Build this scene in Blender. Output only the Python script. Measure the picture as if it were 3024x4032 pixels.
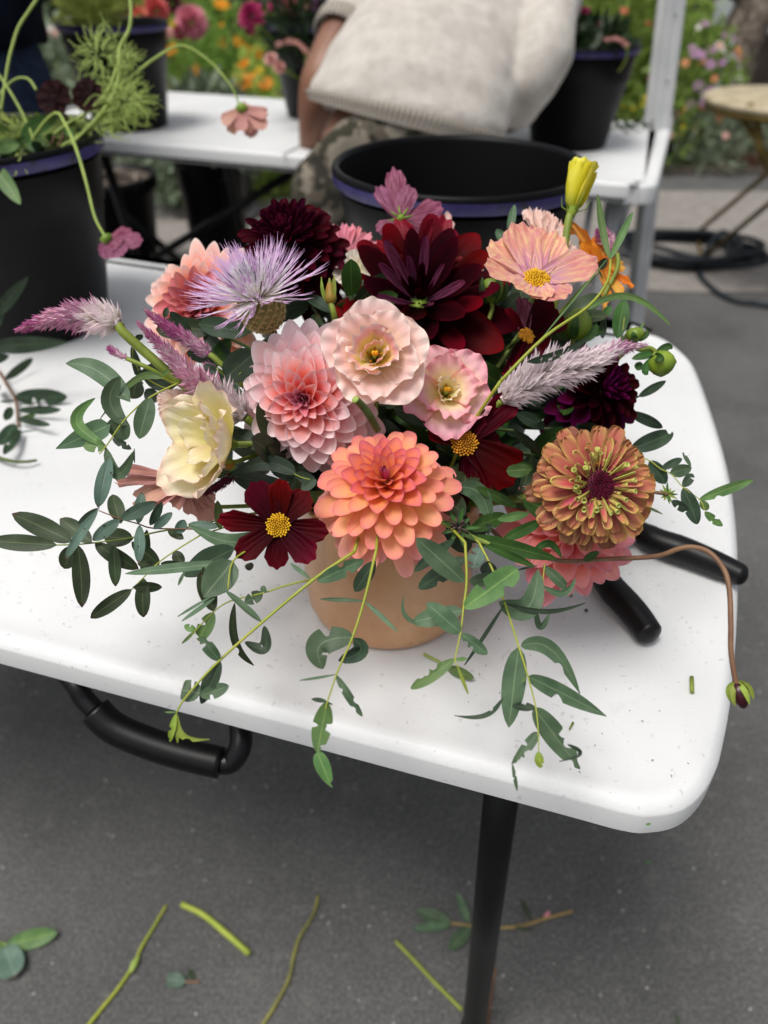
import bpy, math, random
import numpy as np
from mathutils import Vector, Matrix
PI = math.pi
for o in list(bpy.data.objects): bpy.data.objects.remove(o)
scn = bpy.context.scene
COL = scn.collection
random.seed(7)

# ------------------------------------------------------------------ camera
CAMZ, PITCH = 1.185, math.radians(38)
cam = bpy.data.objects.new('camera', bpy.data.cameras.new('camera')); COL.objects.link(cam)
cam.location = (0, 0, CAMZ); cam.rotation_euler = (PI/2 - PITCH, 0, 0)
cd = cam.data; cd.sensor_fit = 'VERTICAL'; cd.sensor_height = 36; cd.sensor_width = 27
cd.lens = 2900/4032*36; cd.clip_start = 0.02; cd.clip_end = 400
cd.dof.use_dof = True; cd.dof.focus_distance = 0.49; cd.dof.aperture_fstop = 4.6
scn.camera = cam
# ------------------------------------------------------------------ light
world = bpy.data.worlds.new('World'); scn.world = world; world.use_nodes = True
nt = world.node_tree; bg = nt.nodes['Background']
sky = nt.nodes.new('ShaderNodeTexSky'); sky.sky_type = 'NISHITA'; sky.sun_disc = False
SUN_EL, SUN_AZ = math.radians(70), math.radians(-125)
sky.sun_elevation = SUN_EL; sky.sun_rotation = SUN_AZ
sky.air_density = 1.0; sky.dust_density = 4.0; sky.ozone_density = 0.6
hs = nt.nodes.new('ShaderNodeHueSaturation'); hs.inputs['Saturation'].default_value = 0.28
nt.links.new(sky.outputs[0], hs.inputs['Color']); nt.links.new(hs.outputs[0], bg.inputs[0])
bg.inputs[1].default_value = 0.095
sun = bpy.data.objects.new('sun', bpy.data.lights.new('sun', 'SUN')); COL.objects.link(sun)
sun.data.energy = 1.75; sun.data.angle = math.radians(24); sun.data.color = (1, .97, .93)
sd = Vector((math.sin(SUN_AZ)*math.cos(SUN_EL), math.cos(SUN_AZ)*math.cos(SUN_EL), math.sin(SUN_EL)))
sun.rotation_euler = sd.to_track_quat('Z', 'Y').to_euler(); sun.location = (0, 0, 6)
scn.view_settings.view_transform = 'Standard'; scn.view_settings.look = 'None'
scn.view_settings.gamma = 1; scn.view_settings.use_curve_mapping = False
scn.view_settings.exposure = 0.40
try:
    scn.cycles.max_bounces = 8; scn.cycles.transparent_max_bounces = 8
except Exception: pass

# ------------------------------------------------------------------ measuring helpers
R_ = Vector((1, 0, 0)); F_ = Vector((0, math.cos(PITCH), -math.sin(PITCH))); U_ = Vector((0, math.sin(PITCH), math.cos(PITCH)))
CAM = Vector((0, 0, CAMZ)); FPX = 2900.0
ZN = dict(S=(0,0,1), D=(0,0,1659/3024), A=(0,0,1.659), B=(900,0,1.508), C=(2000,0,1.62), E=(550,750,1.843), F=(1200,600,2.074), G=(1800,600,1.746),
          H=(0,1100,1.659), I=(0,1700,1.659), J=(900,1100,2.074), K=(800,1600,1.508), L=(1550,1300,1.4426), M=(500,2100,1.508),
          N=(1500,2100,1.659), O=(2200,1700,1.8434), Q=(0,3400,1.185), R=(1300,3000,.9623))
def ray(z, x, y):
    ox, oy, k = ZN[z]; sx = ox+x/k; sy = oy+y/k
    return F_ + R_*((sx-1512)/FPX) + U_*(-(sy-2016)/FPX)
def P(z, x, y, d): return CAM + ray(z, x, y)*d
def G(z, x, y, h=0.0):
    r = ray(z, x, y); return CAM + r*((h-CAMZ)/r.z)
def px(z, n, d): return n/ZN[z][2]*d/FPX           # length in metres of n picture units at depth d
def V(a, b, c): return (R_*a + U_*b - F_*c).normalized()
def lin(h):
    h = h.lstrip('#'); c = [int(h[i:i+2], 16)/255 for i in (0, 2, 4)]
    return tuple((x/12.92 if x <= .04045 else ((x+.055)/1.055)**2.4) for x in c) + (1,)

# ------------------------------------------------------------------ materials
MATS = {}
class NB:
    def __init__(s, name):
        s.m = bpy.data.materials.new(name); s.m.use_nodes = True; s.t = s.m.node_tree
        s.b = s.t.nodes['Principled BSDF']; s.out = s.t.nodes['Material Output']
    def n(s, typ, **kw):
        x = s.t.nodes.new(typ)
        for k, v in kw.items(): setattr(x, k, v)
        return x
    def l(s, a, b): s.t.links.new(a, b)
    def math(s, op, a, b=0.0, c=None):
        x = s.n('ShaderNodeMath', operation=op)
        for i, q in enumerate((a, b, c)):
            if q is None: continue
            if isinstance(q, (int, float)): x.inputs[i].default_value = q
            else: s.l(q, x.inputs[i])
        return x.outputs[0]
    def ramp(s, fac, stops, interp='LINEAR'):
        r = s.n('ShaderNodeValToRGB'); r.color_ramp.interpolation = interp
        e = r.color_ramp.elements
        while len(e) < len(stops): e.new(.5)
        for q, (p, c) in zip(e, stops): q.position = p; q.color = lin(c) if isinstance(c, str) else c
        s.l(fac, r.inputs[0]); return r.outputs[0]
    def mix(s, fac, a, b, bt='MIX'):
        x = s.n('ShaderNodeMix', data_type='RGBA', blend_type=bt)
        for sock, q in ((x.inputs[0], fac), (x.inputs[6], a), (x.inputs[7], b)):
            if isinstance(q, (int, float)): sock.default_value = q
            elif isinstance(q, (tuple, list)): sock.default_value = q
            elif isinstance(q, str): sock.default_value = lin(q)
            else: s.l(q, sock)
        return x.outputs[2]
    def noise(s, vec, scale, detail=3, rough=.5):
        x = s.n('ShaderNodeTexNoise'); x.inputs['Scale'].default_value = scale; x.inputs['Detail'].default_value = detail
        x.inputs['Roughness'].default_value = rough
        if vec is not None: s.l(vec, x.inputs['Vector'])
        return x.outputs[0]
    def bump(s, h, strength, dist=.001):
        x = s.n('ShaderNodeBump'); x.inputs['Strength'].default_value = strength; x.inputs['Distance'].default_value = dist
        s.l(h, x.inputs['Height']); s.l(x.outputs[0], s.b.inputs['Normal'])
    def set(s, **kw):
        for k, v in kw.items():
            sock = s.b.inputs[k.replace('_', ' ')]
            if isinstance(v, str): sock.default_value = lin(v)
            elif isinstance(v, (int, float, tuple)): sock.default_value = v
            else: s.l(v, sock)

def thin(nb, col, amt):
    """let light through thin tissue"""
    tr = nb.n('ShaderNodeBsdfTranslucent'); mx = nb.n('ShaderNodeMixShader'); mx.inputs[0].default_value = amt
    nb.l(col, tr.inputs[0]); nb.l(nb.b.outputs[0], mx.inputs[1]); nb.l(tr.outputs[0], mx.inputs[2]); nb.l(mx.outputs[0], nb.out.inputs[0])

def petal_mat(name, stops, edge=None, vein=.18, edgew=.5, trans=.28, rough=.55, veincol=None, vfreq=9, spec=.25):
    if name in MATS: return MATS[name]
    nb = NB(name); uv = nb.n('ShaderNodeUVMap').outputs[0]
    sp = nb.n('ShaderNodeSeparateXYZ'); nb.l(uv, sp.inputs[0]); u, v = sp.outputs[0], sp.outputs[1]
    oi = nb.n('ShaderNodeObjectInfo')
    geo = nb.n('ShaderNodeTexCoord').outputs['Object']
    n1 = nb.noise(geo, 2.3, 3)
    vj = nb.math('ADD', v, nb.math('MULTIPLY', nb.math('SUBTRACT', n1, .5), .22))
    col = nb.ramp(vj, stops)
    au = nb.math('ABSOLUTE', nb.math('SUBTRACT', nb.math('MULTIPLY', u, 2), 1))
    if edge:
        e1 = nb.math('POWER', au, 3.0)
        col = nb.mix(nb.math('MULTIPLY', e1, edgew), col, edge)
    cmb = nb.n('ShaderNodeCombineXYZ'); nb.l(nb.math('MULTIPLY', u, vfreq), cmb.inputs[0]); nb.l(nb.math('MULTIPLY', v, 1.1), cmb.inputs[1]); nb.l(nb.math('MULTIPLY', oi.outputs['Random'], 9), cmb.inputs[2])
    vn = nb.noise(cmb.outputs[0], 3.0, 4, .6)
    vf = nb.math('MULTIPLY', nb.ramp(vn, [(.42, '#000000'), (.66, '#ffffff')]), vein)
    col = nb.mix(vf, col, veincol if veincol else nb.mix(1.0, col, '#b08a90', 'MULTIPLY'))
    h = nb.n('ShaderNodeHueSaturation'); nb.l(col, h.inputs['Color'])
    nb.l(nb.math('ADD', nb.math('MULTIPLY', oi.outputs['Random'], .022), .489), h.inputs['Hue'])
    nb.l(nb.math('ADD', nb.math('MULTIPLY', oi.outputs['Random'], .16), .92), h.inputs['Value'])
    col = h.outputs[0]
    nb.set(Base_Color=col, Roughness=rough, Specular_IOR_Level=spec)
    nb.bump(vn, .35, .0012)
    thin(nb, col, trans)
    MATS[name] = nb.m; return nb.m

def leaf_mat(name, base, light, rib='#8f9d6a', tip=None, rough=.5, trans=.18, spots=0.0, spec=.35):
    if name in MATS: return MATS[name]
    nb = NB(name); uv = nb.n('ShaderNodeUVMap').outputs[0]
    sp = nb.n('ShaderNodeSeparateXYZ'); nb.l(uv, sp.inputs[0]); u, v = sp.outputs[0], sp.outputs[1]
    oi = nb.n('ShaderNodeObjectInfo')
    tc = nb.n('ShaderNodeTexCoord').outputs['Object']
    n1 = nb.noise(tc, 60, 4, .6)
    col = nb.mix(nb.ramp(n1, [(.3, '#000000'), (.75, '#ffffff')]), base, light)
    au = nb.math('ABSOLUTE', nb.math('SUBTRACT', u, .5))
    rf = nb.ramp(au, [(0.0, '#ffffff'), (.028, '#a0a0a0'), (.05, '#000000')])
    col = nb.mix(nb.math('MULTIPLY', rf, .7), col, rib)
    # side veins slanting off the midrib
    w = nb.math('SINE', nb.math('MULTIPLY', nb.math('SUBTRACT', v, nb.math('MULTIPLY', au, .55)), 95))
    col = nb.mix(nb.math('MULTIPLY', nb.ramp(w, [(.88, '#000000'), (1, '#ffffff')]), .16), col, rib)
    if tip: col = nb.mix(nb.ramp(v, [(.9, '#000000'), (1, '#ffffff')]), col, tip)
    if spots:
        n2 = nb.noise(tc, 420, 1); col = nb.mix(nb.math('MULTIPLY', nb.ramp(n2, [(.70, '#000000'), (.73, '#ffffff')]), spots), col, '#2c2418')
    h = nb.n('ShaderNodeHueSaturation'); nb.l(col, h.inputs['Color'])
    nb.l(nb.math('ADD', nb.math('MULTIPLY', oi.outputs['Random'], .03), .485), h.inputs['Hue'])
    nb.l(nb.math('ADD', nb.math('MULTIPLY', oi.outputs['Random'], .45), .75), h.inputs['Value'])
    col = h.outputs[0]
    nb.set(Base_Color=col, Roughness=rough, Specular_IOR_Level=spec)
    nb.bump(nb.math('ADD', n1, nb.math('MULTIPLY', w, .25)), .25, .0006)
    thin(nb, col, trans)
    MATS[name] = nb.m; return nb.m

def plain(name, c1, c2=None, scale=40, rough=.6, bump=0, bdist=.001, metal=0, spec=.4, lo=.35, hi=.65, detail=3, coat=0):
    if name in MATS: return MATS[name]
    nb = NB(name); tc = nb.n('ShaderNodeTexCoord').outputs['Object']; n = nb.noise(tc, scale, detail)
    col = nb.ramp(n, [(lo, c1), (hi, c2 or c1)])
    nb.set(Base_Color=col, Roughness=rough, Metallic=metal, Specular_IOR_Level=spec)
    if coat: nb.set(Coat_Weight=coat)
    if bump: nb.bump(n, bump, bdist)
    MATS[name] = nb.m; return nb.m

# table plastic
nb = NB('table_plastic'); tc = nb.n('ShaderNodeTexCoord').outputs['Object']
fine = nb.noise(tc, 620, 2); sm = nb.noise(tc, 5, 3); sp1 = nb.noise(tc, 190, 2, .4)
c = nb.ramp(sm, [(.3, '#d3d4d4'), (.7, '#dedfde')])
c = nb.mix(nb.math('MULTIPLY', nb.ramp(sp1, [(.68, '#000000'), (.75, '#ffffff')]), .30), c, '#8f8f8a')
smg = nb.noise(tc, 28, 5, .7); c = nb.mix(nb.math('MULTIPLY', nb.ramp(smg, [(.60, '#000000'), (.75, '#ffffff')]), .22), c, '#a8a79e')
nb.set(Base_Color=c, Roughness=.48, Specular_IOR_Level=.35); nb.bump(fine, .25, .0008); M_TABLE = nb.m
# asphalt
nb = NB('asphalt'); tc = nb.n('ShaderNodeTexCoord').outputs['Object']
a = nb.noise(tc, 190, 3, .7); b = nb.noise(tc, 3.2, 5, .6); d = nb.noise(tc, 34, 4, .7); e = nb.noise(tc, 260, 1)
c = nb.ramp(b, [(.3, '#666665'), (.7, '#7e7d7b')])
c = nb.mix(.7, c, nb.ramp(a, [(.3, '#5a5a5a'), (.5, '#a8a8a8'), (.72, '#ffffff')]), 'MULTIPLY')
c = nb.mix(nb.math('MULTIPLY', nb.ramp(d, [(.55, '#000000'), (.75, '#ffffff')]), .35), c, '#86827d')
c = nb.mix(nb.math('MULTIPLY', nb.ramp(e, [(.76, '#000000'), (.80, '#ffffff')]), .8), c, '#b5b2ad')
nb.set(Base_Color=c, Roughness=.9, Specular_IOR_Level=.25); nb.bump(nb.math('ADD', a, nb.math('MULTIPLY', d, .6)), .55, .003); M_ASPH = nb.m
M_CONC_LIT = plain('daylit_concrete', '#7d7872', '#8f8983', 14, .9, .3, .002, detail=8)  # pale tone carries the open daylight, not just the paving's own colour
M_GRAV = plain('gravel_bed', '#5d554b', '#968b7e', 60, .95, .6, .01, detail=6)
M_SOIL = plain('soil', '#2e241c', '#54453a', 40, .95, .8, .01, detail=6)
M_BLK = plain('black_plastic', '#050506', '#08080a', 30, .42, .05, spec=.13)
M_BLKIN = plain('black_plastic_inside', '#050506', '#070708', 30, .55, spec=.12)
nb = NB('purple_rim'); tc = nb.n('ShaderNodeTexCoord').outputs['Object']; n = nb.noise(tc, 45, 5, .7)
nb.set(Base_Color=nb.ramp(n, [(.36, '#17161c'), (.43, '#29235a'), (.7, '#3c3578')]), Roughness=.4); M_PURP = nb.m
M_GRIP = plain('handle_grip', '#060607', '#0b0b0c', 90, .40, .15, .0005, spec=.3)
M_LEG = plain('black_steel', '#08080a', '#0e0e10', 20, .35, .05, spec=.3)
M_STEEL = plain('grey_steel', '#9b9ea0', '#b0b2b3', 12, .38, .03, metal=.4)
M_ALU = plain('canopy_white_steel', '#b5b6b7', '#c8c9c9', 8, .4)
M_BLADE = plain('blade_steel', '#4a4b4d', '#77787a', 50, .3, metal=.9)
M_ORANGE = plain('orange_plastic', '#d8641a', '#e07526', 30, .4)
nb = NB('terracotta'); tc = nb.n('ShaderNodeTexCoord').outputs['Object']; n = nb.noise(tc, 18, 6, .65); n2 = nb.noise(tc, 150, 3); n3 = nb.noise(tc, 75, 2)
c = nb.ramp(n, [(.3, '#bf8a5e'), (.55, '#cc9a6e'), (.75, '#d8ab82')])
c = nb.mix(nb.math('MULTIPLY', nb.ramp(n3, [(.70, '#000000'), (.76, '#ffffff')]), .35), c, '#8f5c3c')
nb.set(Base_Color=c, Roughness=.3, Specular_IOR_Level=.5); nb.bump(n2, .10, .0008); M_TERRA = nb.m
M_TERIN = plain('terracotta_inside', '#7a4d33', '#8a5a3d', 30, .8)
M_STEM = plain('stem_green', '#6a7a2a', '#849438', 60, .5, .1)
M_STEMY = plain('stem_yellow_green', '#8f9a30', '#a5a83e', 40, .5, .1)
M_STEMD = plain('stem_dark', '#3a4a22', '#52632c', 60, .5, .1)
M_STEMB = plain('stem_brown', '#6b4b38', '#86654a', 50, .5, .1)
M_STEMP = plain('stem_pale', '#8ba04a', '#9fb35a', 50, .5, .1)
M_YEL = plain('pollen_yellow', '#c89410', '#f0c428', 300, .7)
M_YELD = plain('pollen_orange', '#a56a12', '#d89a22', 300, .7)
M_LYEL = plain('stigma_yellow', '#eaa818', '#f2bd2c', 100, .5)
M_GRN = plain('bud_green', '#5e7a22', '#83992f', 70, .42, .1)
M_BUDY = plain('bud_rust', '#6b7a30', '#b87a22', 90, .5, .15)
M_BUDM = plain('bud_maroon', '#24090f', '#3c101a', 60, .3, .1)
M_CALYX = plain('calyx_tan', '#7c7440', '#a0965c', 120, .7)
M_HOOK = plain('calyx_hook', '#b8a268', '#d2be86', 60, .6)
M_SKIN = plain('skin', '#8a5a40', '#9c694c', 8, .5, .02)
nb = NB('skin_tone'); tc = nb.n('ShaderNodeTexCoord').outputs['Object']; n = nb.noise(tc, 9, 4)
nb.set(Base_Color=nb.ramp(n, [(.3, '#70493a'), (.7, '#8a6049')]), Roughness=.5, Subsurface_Weight=.1, Subsurface_Radius=(.01, .004, .002)); M_SKIN = nb.m
M_HAIR = plain('hair', '#1c120c', '#2c1d14', 80, .5, .5, .004)
M_EYE = plain('eye_white', '#dcd8d0', '#e6e2da', 20, .2)
M_LIP = plain('lips', '#8a4a40', '#9a5448', 20, .4)
# knit
nb = NB('beige_knit'); tc = nb.n('ShaderNodeTexCoord').outputs['Object']
n = nb.noise(tc, 26, 5, .65); n2 = nb.noise(tc, 130, 2); sx = nb.n('ShaderNodeSeparateXYZ'); nb.l(tc, sx.inputs[0])
c = nb.ramp(n, [(.32, '#b3aca3'), (.68, '#cbc5bc')])
w = nb.n('ShaderNodeTexWave', wave_type='BANDS', bands_direction='X'); w.inputs['Scale'].default_value = 55; w.inputs['Distortion'].default_value = 1.0; nb.l(tc, w.inputs['Vector'])
nb.set(Base_Color=c, Roughness=.95, Specular_IOR_Level=.1, Sheen_Weight=.2); nb.bump(nb.math('ADD', n2, nb.math('MULTIPLY', w.outputs[0], .3)), .6, .003); M_KNIT = nb.m
nb = NB('rib_knit'); uv = nb.n('ShaderNodeUVMap').outputs[0]; sx = nb.n('ShaderNodeSeparateXYZ'); nb.l(uv, sx.inputs[0])
w = nb.math('SINE', nb.math('MULTIPLY', sx.outputs[0], 780))
nb.set(Base_Color=nb.ramp(w, [(0, '#8f877c'), (.8, '#c4bcb1')]), Roughness=.95, Specular_IOR_Level=.1); nb.bump(w, .7, .003); M_RIB = nb.m
nb = NB('camouflage'); tc = nb.n('ShaderNodeTexCoord').outputs['Object']
n = nb.noise(tc, 13, 3, .55); m2 = nb.n('ShaderNodeMapping'); m2.inputs['Location'].default_value = (3, 5, 1); nb.l(tc, m2.inputs[0]); n2 = nb.noise(m2.outputs[0], 17, 3, .5)
c = nb.ramp(n, [(0, '#2f2d28'), (.46, '#565046'), (.53, '#7b7468')], 'CONSTANT')
c = nb.mix(nb.ramp(n2, [(.0, '#000000'), (.56, '#ffffff')], 'CONSTANT'), c, '#3a382f')
nb.set(Base_Color=c, Roughness=.9, Specular_IOR_Level=.1); nb.bump(nb.noise(tc, 20, 4), .5, .01); M_CAMO = nb.m
M_NAVY = plain('navy_cloth', '#070a14', '#0d111e', 20, .9, .4, .01, spec=.1)
M_JEAN = plain('blue_denim', '#1d2636', '#2b384c', 60, .9, .3, .004, spec=.1)
M_SHOE = plain('dark_shoe', '#1a1a1b', '#242425', 30, .6)
M_SIDE = plain('white_siding', '#c3cbd3', '#cfd6dc', 3, .6)
M_BROWN = plain('brown_board', '#3b332d', '#4d443c', 9, .8)
M_WOODT = plain('bistro_wood', '#a5977a', '#c0b294', 14, .5)
M_GOLD = plain('gold_metal', '#5f4f26', '#7d6a36', 20, .4, metal=.5)
M_HOSE = plain('dark_hose', '#10161b', '#1d262d', 60, .55, .2)
M_BARK = plain('weathered_wood', '#4e4239', '#8e8276', 22, .9, .8, .02, detail=6)
M_RED = plain('brick_red', '#6d3a30', '#84493b', 20, .8)
M_STONE = plain('grey_stone', '#77777a', '#8f8f90', 20, .8, .3)

# ------------------------------------------------------------------ object helpers
WM = {}
def tag(o, label=None, cat=None, group=None, kind=None):
    if label: o['label'] = label
    if cat: o['category'] = cat
    if group: o['group'] = group
    if kind: o['kind'] = kind
    return o
def wm(o): return WM.get(o.name, Matrix())
def thing(name, label, cat, loc=(0, 0, 0), rot=None, group=None):
    o = bpy.data.objects.new(name, None); COL.objects.link(o); o.empty_display_size = .02
    m = Matrix.Translation(Vector(loc)) @ (rot.to_4x4() if rot else Matrix())
    o.matrix_basis = m; WM[o.name] = m
    return tag(o, label, cat, group)
def link(me, name, parent=None, local=None):
    o = bpy.data.objects.new(name, me); COL.objects.link(o)
    if parent is not None: o.parent = parent
    if local is not None: o.matrix_basis = local
    WM[o.name] = (wm(parent) if parent is not None else Matrix()) @ (local if local is not None else Matrix())
    return o
class MB:
    """collects geometry in world space; build() moves it into the parent's frame"""
    def __init__(s): s.v = []; s.f = []; s.uv = []
    def grid(s, pts, uvs, closed=False):
        # pts[i][j] rows x columns
        b = len(s.v); r = len(pts); c = len(pts[0])
        for row in pts: s.v += [tuple(p) for p in row]
        cc = c if closed else c-1
        for i in range(r-1):
            for j in range(cc):
                j2 = (j+1) % c
                s.f.append((b+i*c+j, b+i*c+j2, b+(i+1)*c+j2, b+(i+1)*c+j))
                ju = j+1
                s.uv += [uvs(i/(r-1), j/cc), uvs(i/(r-1), ju/cc), uvs((i+1)/(r-1), ju/cc), uvs((i+1)/(r-1), j/cc)]
        return b
    def cap(s, idx):
        s.f.append(tuple(idx)); s.uv += [(0, 0)]*len(idx)
    def tube(s, pts, rad, n=8, caps=True, squash=None):
        pts = [Vector(p) for p in pts]; m = len(pts)
        if not isinstance(rad, (list, tuple)): rad = [rad]*m
        if len(rad) != m: rad = [rad[0]+(rad[-1]-rad[0])*i/(m-1) for i in range(m)]
        rows = []; nrm = None
        for i, p in enumerate(pts):
            t = (pts[min(i+1, m-1)]-pts[max(i-1, 0)]).normalized()
            if nrm is None:
                nrm = t.orthogonal().normalized() if squash is None else (squash - t*squash.dot(t)).normalized()
            else: nrm = (nrm - t*nrm.dot(t)).normalized()
            bn = t.cross(nrm)
            rows.append([p + (nrm*math.cos(2*PI*k/n) + bn*math.sin(2*PI*k/n))*rad[i] for k in range(n)])
        b = s.grid(rows, lambda a, c: (c, a), True)
        if caps:
            s.cap([b+k for k in range(n)][::-1]); s.cap([b+(m-1)*n+k for k in range(n)])
    def lathe(s, prof, c=(0, 0, 0), n=40, axis=Vector((0, 0, 1)), wob=None, caps=False):
        axis = axis.normalized(); x = axis.orthogonal().normalized(); y = axis.cross(x); c = Vector(c)
        rows = []
        for i, (r, h) in enumerate(prof):
            row = []
            for k in range(n):
                a = 2*PI*k/n; rr = r*(wob(a, i/(len(prof)-1)) if wob else 1)
                row.append(c + axis*h + (x*math.cos(a)+y*math.sin(a))*rr)
            rows.append(row)
        b = s.grid(rows, lambda a, q: (q, a), True)
        if caps:
            s.cap([b+k for k in range(n)][::-1]); s.cap([b+(len(prof)-1)*n+k for k in range(n)])
    def box(s, c, x, y, z):
        c = Vector(c); b = len(s.v)
        for i in (-1, 1):
            for j in (-1, 1):
                for k in (-1, 1): s.v.append(tuple(c + Vector(x)*i + Vector(y)*j + Vector(z)*k))
        for q in ((0, 1, 3, 2), (4, 6, 7, 5), (0, 4, 5, 1), (2, 3, 7, 6), (0, 2, 6, 4), (1, 5, 7, 3)):
            s.cap([b+i for i in q])
    def quad(s, a, b_, c, d, uv=((0, 0), (1, 0), (1, 1), (0, 1))):
        b = len(s.v); s.v += [tuple(a), tuple(b_), tuple(c), tuple(d)]; s.f.append((b, b+1, b+2, b+3)); s.uv += list(uv)
    def mesh(s, name, mat, inv=None, smooth=True):
        me = bpy.data.meshes.new(name)
        vv = s.v
        if inv is not None:
            A = np.array(inv)[:3]; a = np.array(vv, dtype=float); vv = (a @ A[:, :3].T + A[:, 3]).tolist()
        me.from_pydata(vv, [], s.f)
        ul = me.uv_layers.new(name='UVMap'); ul.data.foreach_set('uv', np.array(s.uv, dtype=np.float32).ravel())
        if smooth: me.shade_smooth()
        if mat: me.materials.append(mat)
        me.update(); return me
    def build(s, name, mat, parent=None, smooth=True):
        inv = wm(parent).inverted() if parent is not None else None
        o = link(s.mesh(name, mat, inv, smooth), name, parent)
        WM[o.name] = wm(parent) if parent is not None else Matrix()
        return o
def smoothpath(pts, n=5):
    pts = [Vector(p) for p in pts]
    if len(pts) < 3:
        return [pts[0].lerp(pts[1], i/n) for i in range(n+1)]
    out = []
    for i in range(len(pts)-1):
        p0 = pts[max(i-1, 0)]; p1 = pts[i]; p2 = pts[i+1]; p3 = pts[min(i+2, len(pts)-1)]
        for k in range(n):
            t = k/n
            out.append(.5*((2*p1)+(p2-p0)*t+(2*p0-5*p1+4*p2-p3)*t*t+(3*p1-p0-3*p2+p3)*t**3))
    out.append(pts[-1]); return out

# ------------------------------------------------------------------ petals and leaves
def petal_mesh(name, mat, W=.5, a=.55, b=.5, cup=.3, cup1=None, bend=0.0, bp=1.0, tip='point', ruffle=0.0, rf=5, ridge=0.0, rk=5, basew=.12, nu=8, nv=12, seed=0, drop=.15, fringe=0.0):
    """unit length petal: base at origin, along +Y, upper face +Z"""
    rnd = random.Random(seed); ph = [rnd.uniform(0, 6.28) for _ in range(6)]
    vm = a/(a+b) if a+b > 0 else .5; pk = (vm**a)*((1-vm)**b) if b > 0 else 1
    rows = []; y = z = 0.0; pv = 0
    for i in range(nv+1):
        v = 1-(1-i/nv)**1.7; phi = bend*v**bp
        y += (v-pv)*math.cos(phi); z += (v-pv)*math.sin(phi); pv = v
        if tip == 'point': w = (v**a)*((1-v)**b)/pk if v < 1 else .015
        elif tip == 'round': w = (v**a)*((1-v**3)**b)
        else: w = v**a*(1-.12*v**6)
        w = W/2*max(w, basew*(1-v)); c = cup + ((cup1 if cup1 is not None else cup)-cup)*v; c = c if abs(c) > .02 else .02
        ny, nz = -math.sin(phi), math.cos(phi); ty, tz = math.cos(phi), math.sin(phi)
        row = []
        for j in range(nu+1):
            u = j/nu*2-1
            x = w*math.sin(c*u)/c*1.0; h = w*(1-math.cos(c*u))/c*(1)
            if tip == 'notch' or tip == 'ruf':
                back = v**4*(drop*u*u + (.045*(1-math.cos(3*PI*u+ph[0]*.3))*.5 if tip == 'notch' else 0))
            else: back = 0
            if fringe: back += v**6*fringe*(.5+.5*math.sin(23*u+ph[1]) + .5*math.sin(37*u+ph[2]))
            h += ridge*math.cos(rk*PI*u+ph[3]*.4)*math.sin(PI*min(v*1.1, 1))*.5
            if ruffle:
                e = max(abs(u), v)**3*v
                h += ruffle*e*(math.sin(rf*(u*1.6+v)+ph[4]) + .6*math.sin(rf*2.1*(u-v*.6)+ph[5]))
                x += ruffle*.4*e*math.sin(rf*1.3*v+ph[2])
            row.append((x, y + ny*h - ty*back, z + nz*h - tz*back))
        rows.append(row)
    m = MB(); m.grid(rows, lambda aa, c: (c, aa)); return m.mesh(name, mat)

def frame(y, z):
    y = y.normalized(); z = (z - y*z.dot(y)).normalized(); x = y.cross(z)
    return Matrix((x, y, z)).transposed()
def flower_rot(fv):
    z = fv.normalized(); x = (R_ - z*R_.dot(z)); x.normalize(); y = z.cross(x)
    return Matrix((x, y, z)).transposed()
def put_petal(me, parent, th, az, L, base=(0, 0, 0), wscale=1.0, roll=0.0, name='petal'):
    r = Vector((math.cos(az), math.sin(az), 0)); zz = Vector((0, 0, 1))
    Y = r*math.sin(th) + zz*math.cos(th); Z = -r*math.cos(th) + zz*math.sin(th)
    M = frame(Y, Z) @ Matrix.Rotation(roll, 3, 'Y') @ Matrix.Diagonal((L*wscale, L, L))
    return link(me, name, parent, Matrix.Translation(Vector(base)) @ M.to_4x4())

VC = Vector((0, .466, .845))       # neck of the bouquet, inside the vase
def stem_to_vase(parent, start, r=.0022, mat=None, axis=None, spread=.035, rnd=random):
    s = Vector(start); d = s-VC
    foot = Vector((VC.x + max(-.045, min(.045, -d.x*.25)), VC.y + max(-.04, min(.04, -d.y*.25)), .775))
    neck = VC + Vector((max(-spread, min(spread, d.x*.35)), max(-spread, min(spread, d.y*.35)), 0))
    p1 = s + (axis*(-.03) if axis else (neck-s)*.2)
    m = MB(); m.tube(smoothpath([s, p1, neck.lerp(p1, .4), neck, foot], 5), r, 6); return m.build('stem', mat or M_STEM, parent)

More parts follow.
